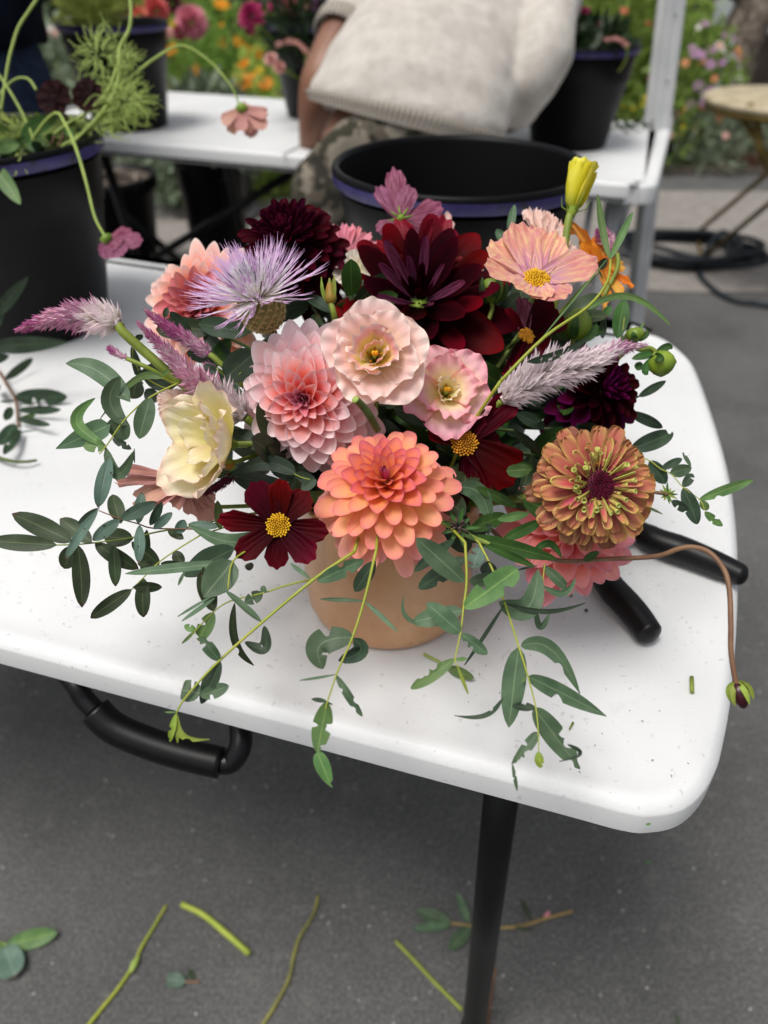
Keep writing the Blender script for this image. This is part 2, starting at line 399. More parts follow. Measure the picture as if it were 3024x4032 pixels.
def dahlia(name, label, z, cx, cy, d, Rpx, fv, N, bands, th=(8, 100), lp=(.25, .62), tex=.8, group=None, depthk=.3, stem=True, br=.1, jit=.10, offset=0, stemmat=None):
    fv = V(*fv); R = px(z, Rpx, d); loc = P(z, cx, cy, d) - fv*R*.05
    root = thing(name, label, 'flower', loc, flower_rot(fv), group)
    meshes = [petal_mesh('dahlia_petal', *[bd[0]], **bd[1]) for bd in bands]
    rnd = random.Random(int(cx*7+cy)); K = len(meshes)
    for i in range(N):
        t = (i+.5)/N; k = min(K-1, int(t**.75*K)); ang = i*2.39996+offset
        theta = math.radians(th[0]+(th[1]-th[0])*t**tex + rnd.uniform(-6, 6)*(.4+t))
        L = R*(lp[0]+(1-lp[0])*t**lp[1])*(1+rnd.uniform(-jit, jit))
        bb = R*br*math.sqrt(t)
        put_petal(meshes[k], root, theta, ang, L, (math.cos(ang)*bb, math.sin(ang)*bb, R*depthk*(.5-t)), 1+rnd.uniform(-.1, .1), rnd.uniform(-.22, .22))
    m = MB(); m.lathe([(.001, -R*.02), (R*.12, -R*.05), (R*.16, -R*.2), (R*.12, -R*.34), (.0025, -R*.42)], (0, 0, 0), 14)
    link(m.mesh('calyx', M_GRN), 'calyx', root)
    if stem: stem_to_vase(root, loc - fv*R*.38, .0032, stemmat or M_STEM, fv)
    return root

def tipdepth(z, tx, ty, C, n, lift):
    r = ray(z, tx, ty); den = r.dot(n)
    if abs(den) < .15: den = -.15 if den <= 0 else .15
    return max(.2, ((C-CAM).dot(n)+lift)/den)
def disc(root, r, mat, mat2=None, n=90, hz=.35, name='disc_florets'):
    m = MB()
    for i in range(n):
        t = (i+.5)/n; a = i*2.39996; rr = r*math.sqrt(t); h = r*hz*(1-t)+r*.05; s = r*.085*(1+.5*t)
        out = Vector((math.cos(a), math.sin(a), 0)); c = out*rr
        m.tube([c + Vector((0, 0, h-r*.1)), c + out*r*.05*t + Vector((0, 0, h+r*.12)), c + out*r*.12*t + Vector((0, 0, h+r*(.2+.12*(i % 3)/2)))], [s*.7, s, s*.5], 5)
    m.lathe([(.0001, r*hz*.8), (r*.6, r*hz*.5), (r, r*.02), (r*.8, -r*.1)], (0, 0, 0), 18)
    o = link(m.mesh(name, mat), name, root); o['kind'] = 'stuff'; return o
def cosmos(name, label, z, cx, cy, d, n, tips, meshes, disc_r=0, disc_mat=None, lift=.15, group=None, back=None, stem=True, flip=False, liftpx=None, cat='flower', stemto=None, stemmat=None, stemr=.0016):
    """open flower whose petals run from the centre to measured tips lying in the plane with normal n"""
    nn = V(*n); C = P(z, cx, cy, d); root = thing(name, label, cat, C, flower_rot(nn), group); inv = wm(root).inverted()
    rnd = random.Random(int(cx+cy)); 
    for i, tp in enumerate(tips):
        tx, ty, w = tp[:3]; lf = tp[3] if len(tp) > 3 else lift
        L0 = px(z, math.hypot(tx-cx, ty-cy), d)
        T = P(z, tx, ty, tipdepth(z, tx, ty, C, nn, L0*lf)) if back is None else P(z, tx, ty, d + L0*(back + (tp[4] if len(tp) > 4 else 0)))
        yv = T-C; L = yv.length; zv = nn if abs(yv.normalized().dot(nn)) < .93 else U_
        base = C + yv.normalized()*px(z, 1, d)*0 - nn*.0006*(i % 2)
        Mw = frame(yv, zv*(-1 if flip else 1)) @ Matrix.Rotation(rnd.uniform(-.15, .15), 3, 'Y') @ Matrix.Diagonal((px(z, w, d), L, L))
        link(meshes[i % len(meshes)], 'petal', root, inv @ (Matrix.Translation(base) @ Mw.to_4x4()))
    if disc_r: disc(root, px(z, disc_r, d), disc_mat or M_YEL)
    m = MB(); r = px(z, max(disc_r, 14)*.8, d); m.lathe([(.0004, -.001), (r, -.0012), (r*.9, -r*.5), (r*.3, -r*1.1), (.001, -r*1.4)], (0, 0, 0), 12)
    sg = 1 if not flip else -1
    o = link(m.mesh('calyx', M_GRN), 'calyx', root)
    if stem:
        if stemto is None: stem_to_vase(root, C - nn*r, stemr, stemmat or M_STEM, nn)
    return root

def leafrib(base, tip, w, mid=None, prof=(.7, .8), roll=0.0, fold=.25, bites=0, seed=0, mat=None, parent=None, name='leaf', sag=0.0, nv=None, twist=0.0, trunc=0):
    rnd = random.Random(seed); base = Vector(base); tip = Vector(tip); L = (tip-base).length
    if mid is None: mid = base.lerp(tip, .5) - F_*sag*L + U_*0
    nv = nv or (34 if bites else 12); a, b = prof; vm = a/(a+b); pk = vm**a*(1-vm)**b
    bl = [(rnd.uniform(.25, .93), rnd.choice((0, 1)), rnd.uniform(.45, 1.05), rnd.uniform(.035, .085)) for _ in range(bites)]
    path = []
    for i in range(nv+1):
        t = i/nv; path.append(base*(1-t)**2 + mid*2*t*(1-t) + tip*t*t)
    # keep the curve through mid
    dm = mid - (base+tip)*.5
    path = [p + dm*.5*math.sin(PI*i/nv) for i, p in enumerate(path)]
    rows = []
    us = (-1, -.55, 0, .55, 1)
    for i, p in enumerate(path):
        v = i/nv; t = (path[min(i+1, nv)]-path[max(i-1, 0)]).normalized()
        toc = (CAM-p).normalized(); nrm = (toc - t*toc.dot(t)).normalized()
        nrm = Matrix.Rotation(roll+twist*v, 3, t) @ nrm; bn = t.cross(nrm)
        vv = v*(1-.12*trunc)
        hw = w/2*(vv**a*(max(1-vv, 0))**b/pk); hw = max(hw, .0003 if v < .98 or not trunc else hw)
        row = []
        for u in us:
            sd = 0 if u < 0 else 1; q = 1.0
            for (v0, s_, dp, rr) in bl:
                if s_ == sd and abs(v-v0) < rr: q = min(q, 1-dp*math.sqrt(max(0, 1-((v-v0)/rr)**2))*.95)
            q = max(q, .06)
            x = u*hw*q; row.append(p + bn*x + nrm*(fold*abs(x) + .06*hw*math.sin(9*v+u*2+seed)))
        rows.append(row)
    m = MB(); m.grid(rows, lambda aa, c: ((us[min(4, int(round(c*4)))]+1)/2, aa)); return m.build(name, mat, parent)

def sprig(name, label, z, stem, d0, d1, leaves, mat, smat=None, r=(8, 4), group=None, to_vase=False, side=None, cat='foliage', rscale=1.0, tov_r=.0018):
    """a branch: stem through measured points with depth running d0..d1; leaves (bx,by,tx,ty,w[,bites[,roll[,dd[,mat]]]])"""
    pts = [P(z, x, y, d0+(d1-d0)*i/(len(stem)-1)) for i, (x, y) in enumerate(stem)]
    root = thing(name, label, cat, pts[0], None, group)
    m = MB(); sp = smoothpath(pts, 4); m.tube(sp, [px(z, r[0], d0)/2*.74, px(z, r[1], d1)/2*.74], 6)
    if to_vase:
        s = pts[0]; foot = Vector((VC.x+(s.x-VC.x)*-.2, VC.y, .78)); nk = VC + Vector((max(-.04, min(.04, (s.x)*.5)), max(-.045, min(.03, (s.y-VC.y)*.6)), .012))
        m.tube(smoothpath([s, s.lerp(nk, .5)+Vector((0, 0, .006)), nk, foot], 4), px(z, r[0], d0)/2*.74, 6)
    m.build('stem', smat or M_STEMY, root)
    if side:
        for st, e0, e1 in side:
            ps = [P(z, x, y, e0+(e1-e0)*i/(len(st)-1)) for i, (x, y) in enumerate(st)]; mm = MB(); mm.tube(smoothpath(ps, 4), [px(z, r[0], e0)/2*.7, px(z, r[1], e1)/2], 6); mm.build('side_stem', smat or M_STEMY, root)
    for k, lf in enumerate(leaves):
        bx, by, tx, ty, w = lf[:5]; bites = lf[5] if len(lf) > 5 else 0
        rnd = random.Random(int(bx*3+ty)); roll = lf[6] if len(lf) > 6 and lf[6] is not None else rnd.uniform(-.45, .45)
        dd = lf[7] if len(lf) > 7 and lf[7] is not None else rnd.uniform(-.012, .012); mt = lf[8] if len(lf) > 8 and lf[8] else mat
        i = min(range(len(stem)), key=lambda q: (stem[q][0]-bx)**2+(stem[q][1]-by)**2); db = d0+(d1-d0)*i/(len(stem)-1)
        if math.hypot(stem[i][0]-bx, stem[i][1]-by) > 60 and side:
            for st, e0, e1 in side:
                j = min(range(len(st)), key=lambda q: (st[q][0]-bx)**2+(st[q][1]-by)**2)
                if math.hypot(st[j][0]-bx, st[j][1]-by) < math.hypot(stem[i][0]-bx, stem[i][1]-by): db = e0+(e1-e0)*j/(len(st)-1); break
        pf = lf[9] if len(lf) > 9 else (.62, .62)
        mid = None
        if len(lf) > 10: mid = P(z, lf[10][0], lf[10][1], db+dd*.5)
        leafrib(P(z, bx, by, db), P(z, tx, ty, db+dd), px(z, w, db)/max(.6, math.cos(roll)), mid, pf, roll, .22, bites, k+int(bx), mt, root, sag=rnd.uniform(-.06, .08), twist=rnd.uniform(-.3, .3))
    return root

# ================================================================== ground
def sheet(name, pts, z, mat):
    m = MB(); b = len(m.v); m.v += [(x, y, z) for x, y in pts]; m.cap(list(range(len(pts))))
    o = m.build(name, mat, None, False); return tag(o, kind='structure')
sheet('asphalt_ground', [(-60, -60), (60, -60), (60, 60), (-60, 60)], 0, M_ASPH)
sheet('daylit_concrete_path', [(-3.4, 3.35), (.2, 3.25), (1.2, 3.02), (6, 3.0), (6, 4.45), (-3.4, 4.75)], .004, M_CONC_LIT)  # paving painted paler for the brighter daylight beyond the canopy's shade
def slab(name, x0, x1, y0, y1, z0, z1, mat):
    m = MB(); m.box(((x0+x1)/2, (y0+y1)/2, (z0+z1)/2), ((x1-x0)/2, 0, 0), (0, (y1-y0)/2, 0), (0, 0, (z1-z0)/2)); return tag(m.build(name, mat, None, False), kind='structure')
slab('garden_bed', -9, 7, 5.25, 16, 0, .05, M_SOIL)
slab('gravel_edge', -9, 7, 5.0, 5.25, 0, .03, M_GRAV)

# ================================================================== front table
def lerp_outline(pts, n=6):
    out = []; k = len(pts)
    for i in range(k):
        p0, p1, p2, p3 = (Vector(pts[(i+j-1) % k]) for j in range(4))
        for s in range(n):
            t = s/n; out.append(.5*((2*p1)+(p2-p0)*t+(2*p0-5*p1+4*p2-p3)*t*t+(3*p1-p0-3*p2+p3)*t**3))
    return out
def table_top(root, outline, ztop, thick, mat, name='table_top'):
    """outline: list of 2D points counter clockwise at the widest line"""
    k = len(outline); c = sum(outline, Vector((0, 0)))/k
    nrm = []
    for i in range(k):
        t = (outline[(i+1) % k]-outline[i-1]).normalized(); nrm.append(Vector((t.y, -t.x)))
    rows = []
    for off, z in ((-.03, ztop-.001), (-.0185, ztop-.001), (-.0150, ztop), (-.0085, ztop), (-.0062, ztop-.0008), (-.0008, ztop-.0052), (0, ztop-.0075), (.0005, ztop-thick), (-.004, ztop-thick-.002), (-.03, ztop-thick-.002), (-.032, ztop-thick+.01)):
        rows.append([Vector((*(outline[i]+nrm[i]*off), z)) for i in range(k)])
    m = MB(); b = m.grid(rows[::-1], lambda a, q: (q, a), True)
    kk = len(rows); m.cap([b+(kk-1)*k+i for i in range(k)]); m.cap([b+i for i in range(k)][::-1])
    o = m.build(name, mat, root)
    mod = o.modifiers.new('es', 'EDGE_SPLIT'); mod.split_angle = math.radians(50)
    return o
ft = thing('folding_table', 'white plastic folding table in front carrying the bouquet, its rounded corner near', 'table', (0, .5, 0))
z1 = .714
E1 = [G('S', 0, 2610, z1), G('S', 2450, 3268, z1)]
E2 = [G('S', 550, 1022, .74), G('S', 2385, 1285, .74)]
d1 = (E1[0]-E1[1]).normalized(); d2 = (E2[0]-E2[1]).normalized()
L = [E1[0]+d1*.75, E1[0], E1[0].lerp(E1[1], .5), E1[0].lerp(E1[1], .9), E1[1]]
L += [G('S', 2560, 3275, z1), G('S', 2660, 3252, z1), G('S', 2735, 3190, z1), G('S', 2790, 3095, z1+.005), G('S', 2838, 2960, .73), G('S', 2886, 2700, .735), G('S', 2912, 2300, .738), G('S', 2900, 2000, .74), G('S', 2850, 1750, .74),
      G('S', 2750, 1459, .74), G('S', 2690, 1378, .74), G('S', 2600, 1320, .74), G('S', 2480, 1296, .74), E2[1], E2[1].lerp(E2[0], .5), E2[0], E2[0]+d2*.5]
L += [E2[0]+d2*.62+Vector((0, -.05, 0)), E1[0]+d1*.83+Vector((0, .05, 0))]
out2 = lerp_outline([(p.x, p.y) for p in L], 4)
table_top(ft, out2, .74, .026, M_TABLE)
# fixing frame below, leg, handle
def ftube(root, name, pts, r, mat, n=12):
    m = MB(); m.tube([Vector(p) for p in pts], r, n); return m.build(name, mat, root)
lg = MB(); lg.tube([(.098, .352, .705), (.121, .352, .012)], .0155, 16); LG = lg.build('leg', M_LEG, ft)
ftube(ft, 'leg', [(.30, .95, .705), (.315, .95, .012)], .0155, M_LEG)
for p in ((.121, .352), (.315, .95)):
    m = MB(); m.tube([(p[0], p[1], 0), (p[0], p[1], .03)], .019, 14); m.build('leg_foot', M_GRIP, ft)
ftube(ft, 'leg', [(-.85, .62, .705), (-.85, .62, 0)], .0155, M_LEG); ftube(ft, 'leg', [(-.72, 1.2, .705), (-.72, 1.2, 0)], .0155, M_LEG)
ftube(ft, 'cross_bar', [(.098, .352, .62), (.30, .95, .62)], .011, M_LEG)
hp = [P('D', 163, 1478, .60), P('D', 180, 1508, .60), P('D', 212, 1545, .60)]
g0, g1, g2, g3, g4 = P('D', 205, 1535, .60), P('D', 245, 1572, .60), P('D', 320, 1605, .60), P('D', 400, 1630, .60), P('D', 478, 1648, .60)
m = MB(); m.tube(smoothpath([g0, g1, g2, g3, g4], 5), .0128, 18); hg = m.build('handle_grip', M_GRIP, ft)
m = MB(); m.tube(smoothpath([P('D', 130, 1440, .61), hp[0], hp[1], g0], 4), .0085, 12); m.build('handle_bracket', M_LEG, ft)
m = MB(); m.tube(smoothpath([g4, P('D', 500, 1645, .60), P('D', 519, 1612, .60), P('D', 519, 1570, .605), P('D', 512, 1520, .61)], 4), .0095, 12); m.build('handle_bracket', M_LEG, ft)

# ================================================================== rear table
rt = thing('folding_table', 'white plastic folding table behind, loaded with black flower buckets', 'table', (0, 2.2, 0))
a0 = Vector((.618, 1.765)); ux = Vector((-.942, .336)); uy = Vector((.336, .942))
def RT(s, t): return a0 + ux*s + uy*t
Lr = [RT(1.86, 0), RT(1.3, 0), RT(.7, 0), RT(.1, 0), RT(.04, .002), RT(.008, .02), RT(0, .07), RT(0, .35), RT(0, .67), RT(.008, .72), RT(.04, .745), RT(.1, .75), RT(.7, .75), RT(1.3, .75), RT(1.86, .75), RT(1.89, .72), RT(1.9, .37), RT(1.89, .03)]
Lr = Lr[::-1]
out3 = lerp_outline(Lr, 3)
area = sum(out3[i].x*out3[(i+1) % len(out3)].y-out3[(i+1) % len(out3)].x*out3[i].y for i in range(len(out3)))
if area < 0: out3 = out3[::-1]
area2 = sum(out2[i].x*out2[(i+1) % len(out2)].y-out2[(i+1) % len(out2)].x*out2[i].y for i in range(len(out2)))
table_top(rt, out3, .74, .042, M_TABLE)
def v3(p, z): return Vector((p.x, p.y, z))
for s, t in ((.09, .07), (.09, .68)):
    ftube(rt, 'leg', [v3(RT(s, t), .70), v3(RT(s, t), .02)], .0175, M_STEEL); mm = MB(); mm.lathe([(.0001, .03), (.02, .03), (.03, .008), (.031, 0), (.0001, 0)], v3(RT(s, t), 0), 16); mm.build('leg_foot', M_TABLE, rt)
    ftube(rt, 'leg', [v3(RT(s+.055, t), .70), v3(RT(s+.055, t), .25)], .008, M_STEEL)
ftube(rt, 'cross_bar', [v3(RT(.09, .07), .3), v3(RT(.09, .68), .3)], .012, M_STEEL)
for t in (.06, .70): ftube(rt, 'leg', [v3(RT(1.55, t), .70), v3(RT(1.45, t), 0)], .014, M_LEG)
ftube(rt, 'leg_brace', [v3(RT(1.5, .1), .36), v3(RT(.98, .14), .66)], .012, M_LEG)
ftube(rt, 'leg_brace', [v3(RT(1.52, .08), .5), v3(RT(1.42, .5), .04)], .012, M_LEG)
m = MB(); s0, s1 = RT(.93, -.001), RT(.93, .7); m.box(v3(RT(.93, .36), .7412), ((.002*ux.x), .002*ux.y, 0), (uy.x*.37, uy.y*.37, 0), (0, 0, .0006)); m.build('fold_seam', M_STONE, rt, False)
m = MB(); m.lathe([(.0001, .003), (.012, .003), (.013, 0)], v3(RT(.22, .17), .7385), 14); m.build('fixing_cap', M_STONE, rt)

# ================================================================== buckets
def bucket(x, y, z0, label, rr=.15, rb=.105, h=.245, group='black flower buckets with purple rims', rim=True, name='flower_bucket', rimmat=None):
    t = thing(name, label, 'bucket', (x, y, z0), None, group)
    m = MB(); m.lathe([(.0001, .004), (rb-.006, .004), (rb-.004, .012), (rr-.009, h-.003)][::-1], (x, y, z0), 64)
    m.build('bucket_inside', M_BLKIN, t)
    m = MB(); m.lathe([(.0001, 0), (rb-.003, 0), (rb, .004), (rb+(rr-rb)*.62, h*.66), (rb+(rr-rb)*.62+.002, h*.665), (rr-.0075, h-.024)], (x, y, z0), 64)
    m.build('bucket_wall', M_BLK, t)
    m = MB(); m.lathe([(rr-.0075, h-.017), (rr-.002, h-.018), (rr, h-.016), (rr+.0008, h-.0045)], (x, y, z0), 72)
    m.build('rim_band', rimmat or (M_PURP if rim else M_BLK), t)
    m = MB(); m.lathe([(rr+.0008, h-.004), (rr, h), (rr-.003, h+.0025), (rr-.007, h+.0015), (rr-.009, h-.004)], (x, y, z0), 72)
    m.build('rim_lip', M_BLK, t)
    return t
bucket(.094, .975, .7375, 'empty black bucket with scuffed purple rim right behind the bouquet', .158, .108, .228)
bucket(-.522, 1.03, .7375, 'large black bucket at the left edge holding chocolate cosmos and ferny greens', .157, .112, .247)
bucket(-.755, 2.45, .7375, 'black bucket on the far left of the rear table with feathery foliage', .15, .105, .262)
bucket(.500, 2.20, .7375, 'tall black bucket on the right of the rear table beside the bent over person', .147, .10, .235)
bucket(-.20, 2.62, .7375, 'black bucket of mixed pink flowers left of the bent over person', .15, .105, .25)
def pot(x, y, r, h, label, name='plant_pot', saucer=False):
    t = thing(name, label, 'plant pot', (x, y, 0)); z = .03 if saucer else 0
    m = MB(); m.lathe([(.0001, 0), (r*.74, 0), (r*.96, h*.86), (r*1.04, h*.87), (r*1.05, h), (r*.98, h), (r*.95, h*.9), (.0001, h*.9)], (x, y, z), 40); m.build('pot_wall', M_BLK, t)
    if saucer:
        m = MB(); m.lathe([(.0001, 0), (r*.8, 0), (r*.98, .028), (r*.94, .03), (.0001, .02)], (x, y, .004), 36); m.build('saucer', M_STONE, t)
    else:
        m = MB(); rnd = random.Random(3)
        for i in range(160):
            a = rnd.uniform(0, 6.28); q = r*.92*math.sqrt(rnd.random()); c = Vector((x+q*math.cos(a), y+q*math.sin(a), h*.91+rnd.uniform(0, .02)))
            m.box(c, Vector((rnd.uniform(-1, 1), rnd.uniform(-1, 1), 0)).normalized()*.02, (0, 0, .004), (.006, .006, 0))
        m.build('bark_mulch', M_BARK, t, False)['kind'] = 'stuff'
    return t
pot(-1.17, 3.3, .2, .40, 'black pot filled with bark mulch standing under the left of the rear table')
pot(-.86, 4.1, .19, .34, 'black pot on a grey saucer standing under the middle of the rear table', saucer=True)

# ================================================================== vase and pruners
vz = thing('terracotta_vase', 'smooth tan terracotta cylinder vase holding the bouquet on the front table', 'vase', (0, .466, .74))
vy = (.004, .457, .7378)
m = MB(); m.lathe([(.0001, .0), (.056, .0), (.0625, .0012), (.0662, .0045), (.0682, .010), (.0692, .020), (.0697, .05), (.0705, .118), (.0700, .1205), (.0675, .1205), (.0665, .118)], vy, 72); m.build('vase_wall', M_TERRA, vz)
m = MB(); m.lathe([(.0665, .118), (.0655, .03), (.05, .008), (.0001, .006)], vy, 48); m.build('vase_inside', M_TERIN, vz)

pr = thing('pruning_shears', 'open garden pruners with thick black handles on the table right of the vase', 'pruners', G('S', 2440, 2120, .74))
def Gz(z, x, y, h): return G(z, x, y, h)
hA = [Gz('O', 560, 700, .752), Gz('O', 700, 790, .753), Gz('O', 950, 880, .753), Gz('O', 1180, 975, .752), Gz('O', 1330, 1045, .751), Gz('O', 1372, 1062, .751)]
hB = [Gz('O', 270, 960, .752), Gz('O', 380, 1130, .753), Gz('O', 500, 1260, .753), Gz('O', 590, 1370, .752), Gz('O', 660, 1470, .751), Gz('O', 685, 1500, .751)]
pv = Gz('L', 1270, 1120, .751)
def handle(pts, name, ws):
    m = MB(); sp = smoothpath(pts, 22); k = len(sp); tot = sum((sp[q+1]-sp[q]).length for q in range(k-1)); rad = []
    for i in range(k):
        t = sum((sp[q+1]-sp[q]).length for q in range(i))/tot; r = np.interp(t, [0, .15, .4, .7, .93, 1], ws); r = r*math.sqrt(max(.02, 1-max(0, (t-.93)/.07)**2)) if t > .93 else r; rad.append(float(r))
    m.tube(sp, rad, 18); o = m.build(name, M_GRIP, pr); return o
handle(hA, 'handle', [.0085, .012, .0130, .0115, .0100, .0096]); handle(hB, 'handle', [.0085, .0112, .0120, .0118, .0110, .0104])
for q, hh in ((hA[0], 0), (hB[0], 1)):
    m = MB(); m.tube([q+Vector((0, 0, -.001)), pv], [.006, .007], 10); m.build('tang', M_BLADE, pr)
m = MB(); m.lathe([(.0001, .009), (.008, .009), (.009, .006), (.009, -.006), (.0001, -.006)], pv, 20); m.build('pivot_bolt', M_BLADE, pr)
m = MB(); m.box(G('L', 1335, 1165, .756), (.004, 0, 0), (0, .004, 0), (0, 0, .004)); m.build('safety_catch', M_ORANGE, pr)
dv = (pv-(hA[0]+hB[0])*.5).normalized(); sv = Vector((-dv.y, dv.x, 0))
m = MB()
for sgn, ln in ((1, .05), (-1, .042)):
    bs = pv + sv*.004*sgn + Vector((0, 0, .003*sgn)); m.tube(smoothpath([bs, bs+dv*ln*.5+sv*.01*sgn, bs+dv*ln], 4), [.0055, .0012], 8)
m.build('blade', M_BLADE, pr)

# ================================================================== canopy pole
cp = thing('canopy_pole', 'pale grey steel canopy leg standing behind the corner of the rear table', 'pole', (.86, 2.56, 0))
pt = P('S', 2645, 0, 2.05); pb = P('S', 2588, 480, 2.17); dr = (pt-pb).normalized()
foot = pb + (pb-pt)/(pt.z-pb.z)*pb.z; head = pt + dr*1.0; mid = pb - dr*.02
sx_ = Vector((.97, .24, 0)); sy_ = dr.cross(sx_).normalized(); sx_ = sy_.cross(dr).normalized()
def sqtube(a, b, w, name, par, mat):
    m = MB(); rows = []
    prof = []
    for (qx, qy) in ((-1, -1), (-.35, -1), (-.3, -.88), (.3, -.88), (.35, -1), (1, -1), (1, -.35), (.88, -.3), (.88, .3), (1, .35), (1, 1), (-1, 1), (-1, .35), (-.88, .3), (-.88, -.3), (-1, -.35)): prof.append(sx_*qx*w + sy_*qy*w)
    for p in (a, b): rows.append([p+q for q in prof])
    bb = m.grid(rows, lambda q, c: (c, q), True); k = len(prof); m.cap([bb+i for i in range(k)][::-1]); m.cap([bb+k+i for i in range(k)])
    return m.build(name, mat, par, False)
sqtube(mid, head, .027, 'outer_tube', cp, M_ALU); sqtube(foot, mid, .0215, 'inner_tube', cp, M_ALU)
sqtube(mid-dr*.015, mid+dr*.03, .031, 'collar', cp, M_ALU)
m = MB(); m.box(mid-dr*.05+sx_*.03, sx_*.02, sy_*.02, dr*.018); m.build('push_button', M_BLK, cp, False)
for k in (.12, .28):
    m = MB(); q = mid+dr*k-sy_*.0275; m.tube([q, q-sy_*.002], .003, 8); m.build('pin_hole', M_BLK, cp)
m = MB(); m.box(foot+Vector((0, 0, .004)), (.05, 0, 0), (0, .05, 0), (0, 0, .004)); m.build('foot_plate', M_ALU, cp, False)

# ================================================================== bistro table
bt = thing('bistro_table', 'small round bistro table with pale wooden top and crossed gold legs at right', 'table', (1.53, 3.13, 0))
m = MB(); m.lathe([(.0001, .685), (.292, .685), (.300, .690), (.303, .699), (.300, .707), (.294, .710), (.0001, .710)], (1.52, 3.13, 0), 64); m.build('table_top', M_WOODT, bt)
m = MB(); m.lathe([(.28, .663), (.296, .663), (.296, .685), (.28, .685)], (1.52, 3.13, 0), 64); m.build('apron_ring', M_GOLD, bt)
F1, F2 = G('C', 1200, 1490, .012), G('C', 1240, 1650, .012)
for fpt, tp in ((F1, (1.80, 3.22, .665)), (F2, (1.80, 3.02, .665))): ftube(bt, 'leg', [fpt, tp], .011, M_GOLD)
ftube(bt, 'leg', smoothpath([P('C', 1535, 670, 2.62), P('C', 1590, 800, 2.66), P('C', 1650, 1060, 2.74), (1.86, 3.45, .3), (1.98, 3.4, .012)], 4), .014, M_GOLD)
ftube(bt, 'leg', [(1.30, 2.98, .665), (1.98, 3.0, .012)], .011, M_GOLD)
ftube(bt, 'foot_bar', [F1, F2], .009, M_GOLD); ftube(bt, 'foot_bar', [(1.98, 3.4, .012), (1.98, 3.0, .012)], .009, M_GOLD)

# ================================================================== hose coil
hs_ = MB(); pts = []; c0 = G('C', 1180, 1640, .012)
rnd = random.Random(5)
for i in range(150):
    a = i/150*2*PI*5.2; r = .30+.045*math.sin(i*.21)+.03*math.sin(i*.7+1)
    pts.append(Vector((c0.x-.02+.06*math.sin(i*.05)+r*math.cos(a), c0.y+.02+.62*r*math.sin(a)*1.1, .012+.012*(i//30)+.006*math.sin(a*2))))
pts += [G('C', 1215, 1700, .016), G('C', 1290, 1830, .012), G('C', 1450, 1920, .012), G('C', 1660, 1950, .012), Vector((1.9, 2.55, .012)), Vector((2.6, 2.4, .012))]
hs_.tube(smoothpath(pts, 3), .0125, 8)
pts = [G('C', 880, 1560, .04), G('C', 1000, 1590, .04), G('C', 1180, 1640, .05), G('C', 1400, 1660, .03), G('C', 1660, 1650, .012), Vector((2.4, 3.2, .012))]
hs_.tube(smoothpath(pts, 6), .0125, 8)
tag(hs_.build('garden_hose', M_HOSE), 'dark garden hose lying in a loose coil on the ground at right', 'hose')

# ================================================================== people
def remeshed(o, vox, smooth=4, disp=None):
    r = o.modifiers.new('r', 'REMESH'); r.mode = 'VOXEL'; r.voxel_size = vox; r.use_smooth_shade = True
    s = o.modifiers.new('s', 'SMOOTH'); s.iterations = smooth; s.factor = .6
    if disp:
        t = bpy.data.textures.new('folds', 'CLOUDS'); t.noise_scale = disp[1]; t.noise_depth = 2
        d = o.modifiers.new('d', 'DISPLACE'); d.texture = t; d.strength = disp[0]; d.mid_level = .5; d.texture_coords = 'GLOBAL'
    return o
def ellring(c, a, b, n=28):
    return [Vector(c) + Vector(a)*math.cos(2*PI*k/n) + Vector(b)*math.sin(2*PI*k/n) for k in range(n)]
def loft(m, rings):
    k = len(rings[0]); b = m.grid(rings, lambda a, c: (c, a), True); m.cap([b+i for i in range(k)][::-1]); m.cap([b+(len(rings)-1)*k+i for i in range(k)])
def body(root, J, edges, rad, name='body', mat=None):
    """continuous skin over a skeleton"""
    names = list(J); inv = wm(root).inverted()
    me = bpy.data.meshes.new(name); me.from_pydata([inv @ Vector(J[n]) for n in names], [(names.index(a), names.index(b)) for a, b in edges], [])
    o = link(me, name, root); me.materials.append(mat or M_SKIN)
    sk = o.modifiers.new('skin', 'SKIN'); sk.use_smooth_shade = True
    lay = me.skin_vertices[0] if me.skin_vertices else None
    if lay is None:
        bpy.context.view_layer.objects.active = o; lay = me.skin_vertices[0]
    for i, n in enumerate(names):
        r = rad[n]; lay.data[i].radius = (r, r) if not isinstance(r, tuple) else r; lay.data[i].use_root = (i == 0)
    sb = o.modifiers.new('sub', 'SUBSURF'); sb.levels = 2; sb.render_levels = 2
    return o
